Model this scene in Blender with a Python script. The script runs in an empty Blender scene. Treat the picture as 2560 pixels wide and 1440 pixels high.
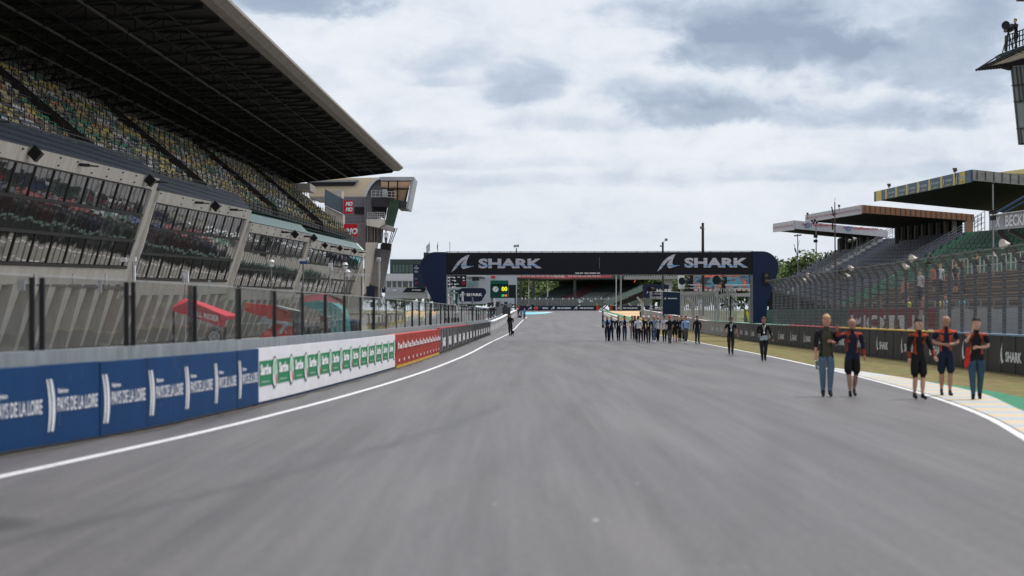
import bpy, bmesh, math, random
import numpy as np
from mathutils import Vector, Matrix
random.seed(7)
R = math.radians
scene = bpy.context.scene
col = scene.collection

# ---------------------------------------------------------------- camera, world, sun, exposure
F = 5000.0                      # focal length in pixels of the 2560 wide photograph (70 mm lens)
CX, HY, EYE = 1280.0, 785.0, 1.75
cam_d = bpy.data.cameras.new("camera"); cam = bpy.data.objects.new("camera", cam_d); col.objects.link(cam)
cam.location = (0, 0, EYE); cam.rotation_euler = (R(90), 0, 0)
cam_d.sensor_width = 36; cam_d.lens = F / 2560 * 36
cam_d.shift_y = (HY - 720) / 2560
cam_d.clip_start = 0.3; cam_d.clip_end = 6000
cam_d.dof.use_dof = True; cam_d.dof.focus_distance = 150; cam_d.dof.aperture_fstop = 1.45
scene.camera = cam
scene.view_settings.view_transform = 'Standard'; scene.view_settings.look = 'None'
scene.view_settings.gamma = 1; scene.view_settings.exposure = 0.0
scene.cycles.max_bounces = 6; scene.cycles.transparent_max_bounces = 24
scene.cycles.sample_clamp_indirect = 4

SUN_EL, SUN_AZ = 64.0, 38.0     # azimuth measured from +X towards +Y
def setup_light():
    sd = bpy.data.lights.new("sun", 'SUN'); so = bpy.data.objects.new("sun", sd); col.objects.link(so)
    sd.energy = 4.6; sd.angle = R(1.0); sd.color = (1.0, 0.965, 0.91)
    el, az = R(SUN_EL), R(SUN_AZ)
    v = Vector((math.cos(el) * math.cos(az), math.cos(el) * math.sin(az), math.sin(el)))
    so.rotation_euler = v.to_track_quat('Z', 'Y').to_euler(); so.location = v * 100
    w = bpy.data.worlds.new("World"); scene.world = w; w.use_nodes = True
    nt = w.node_tree; N = nt.nodes; L = nt.links; N.clear()
    out = N.new('ShaderNodeOutputWorld'); bg = N.new('ShaderNodeBackground'); L.new(bg.outputs[0], out.inputs[0])
    sky = N.new('ShaderNodeTexSky'); sky.sky_type = 'NISHITA'; sky.sun_disc = False
    sky.sun_elevation = el; sky.sun_rotation = R(90 - SUN_AZ)
    sky.air_density = 1.0; sky.dust_density = 2.0
    bg.inputs[1].default_value = 0.1
    def mth(op, a, b=None, c=None, clamp=False):
        n = N.new('ShaderNodeMath'); n.operation = op; n.use_clamp = clamp
        for i, q in enumerate((a, b, c)):
            if q is None: continue
            if isinstance(q, (int, float)): n.inputs[i].default_value = q
            else: L.new(q, n.inputs[i])
        return n.outputs[0]
    tc = N.new('ShaderNodeTexCoord'); sep = N.new('ShaderNodeSeparateXYZ'); L.new(tc.outputs['Generated'], sep.inputs[0])
    x, y, z = sep.outputs
    az_ = mth('ARCTAN2', x, y)                       # radians right of the track axis
    el_ = mth('ARCSINE', z)
    # cloud layer seen edge-on: height stretched, slowly compressed towards the horizon
    lift = mth('POWER', mth('MAXIMUM', el_, 0.0005), 0.8)
    cmb = N.new('ShaderNodeCombineXYZ'); L.new(mth('MULTIPLY', az_, 10.5), cmb.inputs[0]); L.new(mth('MULTIPLY', lift, 15.0), cmb.inputs[1])
    def noise(scale, detail, rough, dist=0.0, off=0.0):
        m = N.new('ShaderNodeVectorMath'); m.operation = 'ADD'; L.new(cmb.outputs[0], m.inputs[0]); m.inputs[1].default_value = (off, off * .7, off)
        n = N.new('ShaderNodeTexNoise'); n.inputs['Scale'].default_value = scale; n.inputs['Detail'].default_value = detail
        n.inputs['Roughness'].default_value = rough; n.inputs['Distortion'].default_value = dist; L.new(m.outputs[0], n.inputs['Vector'])
        return n.outputs[0]
    n1 = noise(1.3, 9, 0.60, 0.5, 3.1); n2 = noise(4.2, 8, 0.62, 0.5, 11.7); n3 = noise(0.7, 4, .55, .2, 5.2); nx = noise(2.4, 7, .6, .3, 21.3); ny = noise(2.1, 7, .6, .3, 33.9)
    edge = mth('ADD', mth('MULTIPLY', mth('SUBTRACT', n1, .5), 2.6), mth('MULTIPLY', mth('SUBTRACT', n2, .5), 2.3))
    wx = mth('MULTIPLY', mth('SUBTRACT', nx, .5), 2.9); wy = mth('MULTIPLY', mth('SUBTRACT', ny, .5), 2.6)
    # big grey cloud bases in the directions they have over the circuit (azimuth, elevation, half widths)
    acc = None
    for px, py, sx, sy, amp in ((690, 0, 190, 62, 1.1), (1960, 120, 210, 62, 1.05), (1850, 70, 200, 60, .5), (2330, 190, 260, 110, .72), (1310, 220, 85, 55, .66),
                                (1780, 285, 170, 50, .9), (1660, 240, 130, 45, .45), (2080, 20, 380, 50, .45), (2250, 310, 240, 34, .55), (1060, 350, 110, 26, .36),
                                (1110, 150, 100, 40, .34), (1110, 205, 60, 14, .3), (1400, 310, 120, 24, .3), (2490, 70, 120, 90, .45), (2100, 440, 420, 24, .26), (1500, 455, 460, 20, .22), (1250, 410, 260, 16, .2)):
        a0 = math.atan((px - CX) / F); e0 = math.atan((HY - py) / F)
        dx = mth('ADD', mth('DIVIDE', mth('SUBTRACT', az_, a0), sx / F), wx); dy = mth('ADD', mth('DIVIDE', mth('SUBTRACT', el_, e0), sy / F), wy)
        dyd = mth('MULTIPLY', mth('MINIMUM', dy, 0.0), 1.7); dy = mth('ADD', mth('MAXIMUM', dy, 0.0), dyd)      # flat bases, ragged tops
        d2 = mth('ADD', mth('MULTIPLY', dx, dx), mth('MULTIPLY', dy, dy))
        g = mth('MULTIPLY', mth('EXPONENT', mth('MULTIPLY', mth('MULTIPLY', d2, d2), -0.45)), amp)
        acc = g if acc is None else mth('ADD', acc, g)
    dark = mth('ADD', mth('ADD', acc, mth('MULTIPLY', edge, .33)), mth('MULTIPLY', mth('SUBTRACT', n3, .5), .55))
    dk = N.new('ShaderNodeMapRange'); L.new(dark, dk.inputs[0])
    dk.inputs[1].default_value = -.35; dk.inputs[2].default_value = 1.35; dk.inputs[3].default_value = 0; dk.inputs[4].default_value = 1
    cr = N.new('ShaderNodeValToRGB'); L.new(dk.outputs[0], cr.inputs[0])
    e = cr.color_ramp.elements
    e[0].position = 0; e[0].color = (9.4, 9.6, 10.0, 1)
    e[1].position = 1; e[1].color = (3.3, 4.0, 5.3, 1)
    for p_, c_ in ((.20, (8.3, 8.7, 9.4)), (.31, (7.3, 7.9, 8.8)), (.44, (6.1, 6.9, 8.0)), (.64, (4.7, 5.5, 6.8))):
        k = e.new(p_); k.color = (*c_, 1)
    # thin bluish veil low over the horizon
    hz = N.new('ShaderNodeMapRange'); L.new(el_, hz.inputs[0]); hz.inputs[1].default_value = 0.0; hz.inputs[2].default_value = .085; hz.inputs[3].default_value = .62; hz.inputs[4].default_value = 0
    hm = N.new('ShaderNodeMix'); hm.data_type = 'RGBA'; L.new(hz.outputs[0], hm.inputs[0]); L.new(cr.outputs[0], hm.inputs[6]); hm.inputs[7].default_value = (6.5, 7.5, 8.5, 1)
    # overcast cover over the clear sky
    mx = N.new('ShaderNodeMix'); mx.data_type = 'RGBA'; mx.inputs[0].default_value = .93
    L.new(sky.outputs[0], mx.inputs[6]); L.new(hm.outputs[2], mx.inputs[7])
    L.new(mx.outputs[2], bg.inputs[0])
setup_light()

# ---------------------------------------------------------------- measuring helpers
GT = [(-60, 0), (0, 0), (180, 0), (210, .25), (237, .57), (259, .83), (303, 1.33), (350, 1.87), (400, 2.42), (450, 2.6), (900, 2.8), (5000, 6.0)]
GTD = [a for a, b in GT]; GTZ = [b for a, b in GT]
def g(d): return float(np.interp(d, GTD, GTZ))
def px(x, y, d):                     # point of the photograph at distance d
    return Vector(((x - CX) * d / F, d, EYE - (y - HY) * d / F))
def gy(y):                           # distance of the ground seen at row y
    lo, hi = 8.0, 430.0
    for _ in range(60):
        m = (lo + hi) / 2
        if HY + F * (EYE - g(m)) / m > y: lo = m
        else: hi = m
    return (lo + hi) / 2
def hermite(pts):
    xs = np.array([p[0] for p in pts], float); ys = np.array([p[1] for p in pts], float)
    dl = np.diff(ys) / np.diff(xs); m = np.zeros(len(xs)); m[0] = dl[0]; m[-1] = dl[-1]
    for i in range(1, len(xs) - 1):
        h0, h1 = xs[i] - xs[i - 1], xs[i + 1] - xs[i]; m[i] = (dl[i - 1] * h1 + dl[i] * h0) / (h0 + h1)
    def f(x):
        i = int(np.clip(np.searchsorted(xs, x) - 1, 0, len(xs) - 2)); h = xs[i + 1] - xs[i]; t = (x - xs[i]) / h
        if t < 0: return float(ys[0] + m[0] * (x - xs[0]))
        if t > 1: return float(ys[-1] + m[-1] * (x - xs[-1]))
        return float((2*t**3 - 3*t**2 + 1)*ys[i] + (t**3 - 2*t**2 + t)*h*m[i] + (-2*t**3 + 3*t**2)*ys[i+1] + (t**3 - t**2)*h*m[i+1])
    return f
XLL = hermite([(8, -7.3), (21.4, -5.5), (30.9, -4.45), (37.1, -3.95), (47.6, -3.27), (58.7, -2.74), (76.8, -2.15), (123, -1.32), (156, -.68), (200, .16), (237, .85), (303, 2.3), (420, 5.5)])
XWL = hermite([(5, -9.6), (24.6, -6.3), (30.2, -5.52), (38.2, -4.86), (50, -4.27), (64.3, -3.76), (87.5, -3.2), (120, -2.6), (168, -1.8), (232, -.6), (300, .85)])
XRL = hermite([(5, 2.6), (15, 4.95), (28.2, 7.22), (33.65, 8.02), (39.3, 8.62), (44.4, 9.03), (50, 9.37), (57.6, 9.77), (74.8, 10.4), (97.2, 10.97), (120, 11.38), (139, 11.72), (168, 12.35), (238, 13.75), (300, 15.0), (350, 16.1), (400, 17.6)])
XWR = hermite([(5, 11.5), (25, 13.9), (57.6, 14.6), (75, 14.8), (107, 15.1), (127, 15.45), (150, 16.5), (195, 17.8), (240, 18.5), (300, 19.3)])

# ---------------------------------------------------------------- mesh collector
ORIG = {}
class MB:
    def __init__(s): s.v = []; s.f = []; s.m = []
    def face(s, pts, m=0):
        n = len(s.v); s.v += [tuple(p) for p in pts]; s.f.append(tuple(range(n, n + len(pts)))); s.m.append(m)
    def add(s, vs, fs, m=0):
        n = len(s.v); s.v += [tuple(p) for p in vs]; s.f += [tuple(n + i for i in f) for f in fs]; s.m += [m] * len(fs)
    def hexa(s, p, m=0):             # p[0:4] bottom loop, p[4:8] top loop
        s.add(p, [(3, 2, 1, 0), (4, 5, 6, 7), (0, 1, 5, 4), (1, 2, 6, 5), (2, 3, 7, 6), (3, 0, 4, 7)], m)
    def box(s, x0, x1, y0, y1, z0, z1, m=0):
        s.hexa([(x0, y0, z0), (x1, y0, z0), (x1, y1, z0), (x0, y1, z0), (x0, y0, z1), (x1, y0, z1), (x1, y1, z1), (x0, y1, z1)], m)
    def beam(s, a, b, w, h=None, m=0, up=(0, 0, 1)):
        a, b = Vector(a), Vector(b); h = h or w; t = (b - a)
        if t.length < 1e-6: return
        t.normalize(); u = Vector(up)
        if abs(t.dot(u)) > .98: u = Vector((1, 0, 0))
        r = t.cross(u).normalized(); u = r.cross(t).normalized(); r = r * w / 2; u = u * h / 2
        s.hexa([a - r - u, a + r - u, b + r - u, b - r - u, a - r + u, a + r + u, b + r + u, b - r + u], m)
    def tube(s, pts, r, n=8, m=0, cap=True):
        pts = [Vector(p) for p in pts]; rr = r if isinstance(r, (list, tuple)) else [r] * len(pts)
        base = len(s.v); prev = None
        for i, p in enumerate(pts):
            t = (pts[min(i + 1, len(pts) - 1)] - pts[max(i - 1, 0)]).normalized()
            u = Vector((0, 0, 1)) if abs(t.z) < .95 else Vector((0, 1, 0))
            a = t.cross(u).normalized(); b = a.cross(t).normalized()
            for k in range(n):
                q = 2 * math.pi * k / n; s.v.append(tuple(p + (a * math.cos(q) + b * math.sin(q)) * rr[i]))
        for i in range(len(pts) - 1):
            for k in range(n):
                k2 = (k + 1) % n; s.f.append((base + i*n + k, base + i*n + k2, base + (i+1)*n + k2, base + (i+1)*n + k)); s.m.append(m)
        if cap:
            s.f.append(tuple(base + k for k in range(n))[::-1]); s.m.append(m)
            s.f.append(tuple(base + (len(pts)-1)*n + k for k in range(n))); s.m.append(m)
    def extrude(s, poly, off, m=0, mside=None):    # planar polygon swept by a vector
        poly = [Vector(p) for p in poly]; off = Vector(off); n = len(poly)
        s.face(poly, m); s.face([p + off for p in poly][::-1], m if mside is None else mside)
        for i in range(n):
            j = (i + 1) % n; s.face([poly[i], poly[i] + off, poly[j] + off, poly[j]], m if mside is None else mside)
    def slab(s, pts, d, th, m=0, mside=None):      # outline measured in the photograph at distance d, given real depth th behind it
        s.extrude([px(a, b, d) for a, b in pts], (0, th, 0), m, mside)
    def rect(s, x0, y0, x1, y1, d, th, m=0): s.slab([(x0, y0), (x1, y0), (x1, y1), (x0, y1)], d, th, m)
    def ball(s, c, r, m=0, n=10, sq=(1, 1, 1)):
        c = Vector(c); base = len(s.v); k = n // 2
        for i in range(k + 1):
            a = math.pi * i / k
            for j in range(n):
                b = 2 * math.pi * j / n
                s.v.append((c.x + r*sq[0]*math.sin(a)*math.cos(b), c.y + r*sq[1]*math.sin(a)*math.sin(b), c.z + r*sq[2]*math.cos(a)))
        for i in range(k):
            for j in range(n):
                s.f.append((base+i*n+j, base+(i+1)*n+j, base+(i+1)*n+(j+1) % n, base+i*n+(j+1) % n)); s.m.append(m)
    def build(s, name, mats, parent=None, smooth=False):
        o0 = ORIG.get(parent.name, Vector((0, 0, 0))) if parent else Vector((0, 0, 0))
        me = bpy.data.meshes.new(name)
        me.from_pydata([(a[0]-o0.x, a[1]-o0.y, a[2]-o0.z) for a in s.v], [], s.f)
        mats = mats if isinstance(mats, (list, tuple)) else [mats]
        for q in mats: me.materials.append(q)
        if len(mats) > 1: me.polygons.foreach_set('material_index', s.m)
        if smooth: me.polygons.foreach_set('use_smooth', [True] * len(me.polygons))
        me.update()
        o = bpy.data.objects.new(name, me); col.objects.link(o)
        if parent: o.parent = parent; ORIG[o.name] = o0
        return o
def thing(name, label, cat, loc=(0, 0, 0), group=None):
    o = bpy.data.objects.new(name, None); col.objects.link(o); o.location = loc; o.empty_display_size = .3
    o['label'] = label; o['category'] = cat
    if group: o['group'] = group
    ORIG[o.name] = Vector(loc); return o
def tag(o, label, cat, group=None):
    o['label'] = label; o['category'] = cat
    if group: o['group'] = group
    return o
def struct(o): o['kind'] = 'structure'; return o
def copy_thing(root, delta, label, group=None):
    r = root.copy(); col.objects.link(r); r.location = Vector(root.location) + Vector(delta); r['label'] = label
    if group: r['group'] = group
    for ch in list(root.children):
        c = ch.copy(); col.objects.link(c); c.parent = r
        for q in list(ch.children):
            e = q.copy(); col.objects.link(e); e.parent = c
    return r

# ---------------------------------------------------------------- materials
def mat(name, c, rough=.6, var=.18, scale=2.0, metal=0.0, bump=0.0, bscale=40, spec=.18, streak=None, dirt=0.0, coat=0.0):
    m = bpy.data.materials.new(name); m.use_nodes = True; nt = m.node_tree; N = nt.nodes; L = nt.links
    b = N['Principled BSDF']; b.inputs['Roughness'].default_value = rough; b.inputs['Metallic'].default_value = metal
    b.inputs['Specular IOR Level'].default_value = spec
    if coat: b.inputs['Coat Weight'].default_value = coat
    tc = N.new('ShaderNodeTexCoord'); mp = N.new('ShaderNodeMapping'); L.new(tc.outputs['Object'], mp.inputs[0])
    if streak: mp.inputs['Scale'].default_value = streak
    n = N.new('ShaderNodeTexNoise'); n.inputs['Scale'].default_value = scale; n.inputs['Detail'].default_value = 6; n.inputs['Roughness'].default_value = .6
    L.new(mp.outputs[0], n.inputs[0])
    r = N.new('ShaderNodeValToRGB'); L.new(n.outputs[0], r.inputs[0])
    lo = [max(0, q * (1 - var)) for q in c[:3]]; hi = [min(1, q * (1 + var)) for q in c[:3]]
    r.color_ramp.elements[0].position = .3; r.color_ramp.elements[1].position = .7
    r.color_ramp.elements[0].color = (*lo, 1); r.color_ramp.elements[1].color = (*hi, 1)
    src = r.outputs[0]
    if dirt:
        n2 = N.new('ShaderNodeTexNoise'); n2.inputs['Scale'].default_value = scale * 3.7; n2.inputs['Detail'].default_value = 8; L.new(mp.outputs[0], n2.inputs[0])
        mr = N.new('ShaderNodeMapRange'); L.new(n2.outputs[0], mr.inputs[0]); mr.inputs[1].default_value = .5; mr.inputs[2].default_value = .75; mr.inputs[4].default_value = dirt
        mm = N.new('ShaderNodeMix'); mm.data_type = 'RGBA'; L.new(mr.outputs[0], mm.inputs[0]); L.new(src, mm.inputs[6]); mm.inputs[7].default_value = (.09, .08, .07, 1)
        src = mm.outputs[2]
    L.new(src, b.inputs['Base Color'])
    if bump:
        n3 = N.new('ShaderNodeTexNoise'); n3.inputs['Scale'].default_value = bscale; n3.inputs['Detail'].default_value = 4; L.new(tc.outputs['Object'], n3.inputs[0])
        bp = N.new('ShaderNodeBump'); bp.inputs['Strength'].default_value = bump; bp.inputs['Distance'].default_value = .02
        L.new(n3.outputs[0], bp.inputs['Height']); L.new(bp.outputs[0], b.inputs['Normal'])
    m.diffuse_color = (*c[:3], 1)
    return m
def emit(name, c, s):
    m = bpy.data.materials.new(name); m.use_nodes = True; b = m.node_tree.nodes['Principled BSDF']
    b.inputs['Base Color'].default_value = (*c, 1); b.inputs['Emission Color'].default_value = (*c, 1); b.inputs['Emission Strength'].default_value = s
    return m
def glass(name, tint, trans=.55, rough=.02):         # thin sheet: part see-through, part mirror
    m = bpy.data.materials.new(name); m.use_nodes = True; nt = m.node_tree; N = nt.nodes; L = nt.links; N.clear()
    o = N.new('ShaderNodeOutputMaterial'); t = N.new('ShaderNodeBsdfTransparent'); gl = N.new('ShaderNodeBsdfGlossy'); df = N.new('ShaderNodeBsdfDiffuse')
    t.inputs[0].default_value = (*tint, 1); gl.inputs['Roughness'].default_value = rough; gl.inputs[0].default_value = (.9, .92, .92, 1)
    df.inputs[0].default_value = (.26, .255, .24, 1)
    fr = N.new('ShaderNodeFresnel'); fr.inputs[0].default_value = 1.5
    mr = N.new('ShaderNodeMapRange'); L.new(fr.outputs[0], mr.inputs[0]); mr.inputs[3].default_value = .03; mr.inputs[4].default_value = .95
    m1 = N.new('ShaderNodeMixShader'); m1.inputs[0].default_value = 1 - trans; L.new(t.outputs[0], m1.inputs[1]); L.new(df.outputs[0], m1.inputs[2])
    tc = N.new('ShaderNodeTexCoord'); nz = N.new('ShaderNodeTexNoise'); nz.inputs['Scale'].default_value = 1.3; nz.inputs['Detail'].default_value = 7; L.new(tc.outputs['Object'], nz.inputs[0])
    md = N.new('ShaderNodeMath'); md.operation = 'MULTIPLY'; md.inputs[1].default_value = 2 * (1 - trans); L.new(nz.outputs[0], md.inputs[0]); L.new(md.outputs[0], m1.inputs[0])
    m2 = N.new('ShaderNodeMixShader'); L.new(mr.outputs[0], m2.inputs[0]); L.new(m1.outputs[0], m2.inputs[1]); L.new(gl.outputs[0], m2.inputs[2])
    nb = N.new('ShaderNodeTexNoise'); nb.inputs['Scale'].default_value = .55; L.new(tc.outputs['Object'], nb.inputs[0])
    bp = N.new('ShaderNodeBump'); bp.inputs['Strength'].default_value = .06; bp.inputs['Distance'].default_value = .15; L.new(nb.outputs[0], bp.inputs['Height']); L.new(bp.outputs[0], gl.inputs['Normal'])
    L.new(m2.outputs[0], o.inputs[0]); return m
def mirror(name, c, rough=.03):
    m = bpy.data.materials.new(name); m.use_nodes = True; nt = m.node_tree; N = nt.nodes; L = nt.links
    b = N['Principled BSDF']; b.inputs['Base Color'].default_value = (*c, 1); b.inputs['Metallic'].default_value = .9; b.inputs['Roughness'].default_value = rough
    tc = N.new('ShaderNodeTexCoord'); nb = N.new('ShaderNodeTexNoise'); nb.inputs['Scale'].default_value = .7; nb.inputs['Detail'].default_value = 1; L.new(tc.outputs['Object'], nb.inputs[0])
    bp = N.new('ShaderNodeBump'); bp.inputs['Strength'].default_value = .07; bp.inputs['Distance'].default_value = .1; L.new(nb.outputs[0], bp.inputs['Height']); L.new(bp.outputs[0], b.inputs['Normal'])
    return m
def netting(name, c, cell_w, cell_h, wire, rough=.5, metal=.3, axis='YZ', haze=0.0):   # woven wire: opaque wires, open cells
    m = bpy.data.materials.new(name); m.use_nodes = True; nt = m.node_tree; N = nt.nodes; L = nt.links
    b = N['Principled BSDF']; b.inputs['Base Color'].default_value = (*c, 1); b.inputs['Roughness'].default_value = rough; b.inputs['Metallic'].default_value = metal
    tc = N.new('ShaderNodeTexCoord'); sp = N.new('ShaderNodeSeparateXYZ'); L.new(tc.outputs['Object'], sp.inputs[0])
    def mth(op, a, v=None):
        n = N.new('ShaderNodeMath'); n.operation = op; L.new(a, n.inputs[0])
        if v is not None:
            if isinstance(v, (int, float)): n.inputs[1].default_value = v
            else: L.new(v, n.inputs[1])
        return n.outputs[0]
    u = sp.outputs['XYZ'.index(axis[0])]; v = sp.outputs['XYZ'.index(axis[1])]
    fu = mth('LESS_THAN', mth('FRACT', mth('DIVIDE', u, cell_w)), wire / cell_w)
    fv = mth('LESS_THAN', mth('FRACT', mth('DIVIDE', v, cell_h)), wire / cell_h)
    k = mth('MAXIMUM', mth('MAXIMUM', fu, fv), haze)
    L.new(k, b.inputs['Alpha']); return m

WHITE = mat('white_paint', (.74, .74, .76), .5, .05, dirt=.15)
BLACK = mat('black_steel', (.018, .018, .02), .45, .2)
DARK = mat('dark_grey_steel', (.05, .052, .056), .5, .2)
GREY = mat('grey_steel', (.22, .23, .24), .45, .15, metal=.3)
GALV = mat('galvanised_steel', (.42, .43, .44), .42, .15, metal=.5)
CONC = mat('concrete', (.40, .375, .345), .85, .12, 1.2, bump=.15, dirt=.25)
CONC2 = mat('weathered_concrete', (.27, .265, .255), .9, .2, 1.6, bump=.2, dirt=.45)
CREAM = mat('cream_concrete', (.64, .60, .54), .85, .1, .8, bump=.1, dirt=.2, streak=(1, 1, .25))
NAVY = mat('navy_vinyl', (.012, .02, .05), .4, .12)
NAVY2 = mat('blue_black_vinyl', (.010, .012, .020), .35, .15)
RED = mat('red_vinyl', (.5, .03, .04), .45, .1)
YEL = mat('yellow_paint', (.75, .55, .06), .5, .1)
GRN = mat('dark_green_paint', (.01, .09, .065), .5, .15)
LET = mat('white_print', (.72, .73, .76), .5, .04)

# ---------------------------------------------------------------- lettering
_tx = {}
def text_shape(s, bold=.02):
    key = (s, bold)
    if key in _tx: return _tx[key]
    cu = bpy.data.curves.new('t', 'FONT'); cu.body = s; cu.size = 1; cu.offset = bold; cu.resolution_u = 3; cu.fill_mode = 'FRONT'
    ob = bpy.data.objects.new('t', cu); me = bpy.data.meshes.new_from_object(ob)
    vs = np.array([(v.co.x, v.co.y) for v in me.vertices]); fs = [tuple(p.vertices) for p in me.polygons]
    mn, mx = vs.min(0), vs.max(0); asp = (mx[0] - mn[0]) / (mx[1] - mn[1]); vs = (vs - mn) / (mx - mn)
    bpy.data.objects.remove(ob); bpy.data.curves.remove(cu); bpy.data.meshes.remove(me)
    _tx[key] = (vs, fs, asp); return _tx[key]
def put_text(mb, s, o, u, v, m=0, bold=.02, shear=0.0):   # fills the parallelogram o, u, v
    vs, fs, _ = text_shape(s, bold); o, u, v = Vector(o), Vector(u), Vector(v)
    mb.add([o + u * float(a + shear * b) + v * float(b) for a, b in vs], fs, m)
FIN = [(1000, 485), (1040, 410), (1085, 345), (1140, 295), (1200, 262), (1248, 250), (1225, 290), (1207, 335), (1202, 380), (1215, 398), (1310, 400), (1250, 415),
       (1160, 443), (1130, 410), (1135, 380), (1160, 345), (1195, 314), (1140, 346), (1090, 402), (1050, 448)]
def put_fin(mb, o, u, v, m=0):
    o, u, v = Vector(o), Vector(u), Vector(v)
    mb.face([o + u * ((a - 1000) / 310) + v * ((485 - b) / 235) for a, b in FIN], m)
def put_shark(mb, o, u, v, m=0):     # fin emblem and the word beside it inside the box o, u, v
    o, u, v = Vector(o), Vector(u), Vector(v)
    put_fin(mb, o, u * .24, v, m); put_text(mb, 'SHARK', o + u * .30 + v * .26, u * .70, v * .5, m, .045)
# ================================================================ GROUND
def frange(a, b, n): return [a + (b - a) * i / n for i in range(n + 1)]
def rows(d0, d1, step=2.0):
    s = {round(q, 3) for q in frange(d0, d1, max(1, int((d1 - d0) / step)))} | {q for q in GTD if d0 < q < d1}
    return sorted(s)
def strip(name, fl, fr, d0, d1, dz, m, nx=1, step=2.0):
    mb = MB(); rs = rows(d0, d1, step); vs = []; fs = []
    for d in rs:
        a, b = fl(d), fr(d)
        for i in range(nx + 1): vs.append((a + (b - a) * i / nx, d, g(d) + dz))
    for j in range(len(rs) - 1):
        for i in range(nx):
            k = j * (nx + 1) + i; fs.append((k, k + 1, k + nx + 2, k + nx + 1))
    mb.add(vs, fs); return struct(mb.build(name, m))
def ground_mat(name, c1, c2, scale, bump=.3, c3=None, rough=.95):
    m = bpy.data.materials.new(name); m.use_nodes = True; nt = m.node_tree; N = nt.nodes; L = nt.links; b = N['Principled BSDF']
    b.inputs['Roughness'].default_value = rough; b.inputs['Specular IOR Level'].default_value = .2
    tc = N.new('ShaderNodeTexCoord')
    def nz(s, d): n = N.new('ShaderNodeTexNoise'); n.inputs['Scale'].default_value = s; n.inputs['Detail'].default_value = d; L.new(tc.outputs['Object'], n.inputs[0]); return n
    a = nz(scale, 8); r = N.new('ShaderNodeValToRGB'); L.new(a.outputs[0], r.inputs[0]); e = r.color_ramp.elements
    e[0].position = .36; e[1].position = .64; e[0].color = (*c1, 1); e[1].color = (*c2, 1)
    src = r.outputs[0]
    if c3:
        q = nz(scale * .17, 5); mr = N.new('ShaderNodeMapRange'); L.new(q.outputs[0], mr.inputs[0]); mr.inputs[1].default_value = .45; mr.inputs[2].default_value = .62
        mm = N.new('ShaderNodeMix'); mm.data_type = 'RGBA'; L.new(mr.outputs[0], mm.inputs[0]); L.new(src, mm.inputs[6]); mm.inputs[7].default_value = (*c3, 1); src = mm.outputs[2]
    L.new(src, b.inputs['Base Color'])
    h = nz(scale * 6, 5); bp = N.new('ShaderNodeBump'); bp.inputs['Strength'].default_value = bump; bp.inputs['Distance'].default_value = .03
    L.new(h.outputs[0], bp.inputs['Height']); L.new(bp.outputs[0], b.inputs['Normal']); return m
GRASS = ground_mat('dry_grass', (.075, .062, .024), (.20, .155, .068), 2.2, .6, (.12, .115, .04))
FIELD = ground_mat('field', (.06, .075, .03), (.13, .12, .06), .2, .3)
GRAVEL = ground_mat('gravel', (.42, .28, .16), (.50, .35, .21), 3, .3)

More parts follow.
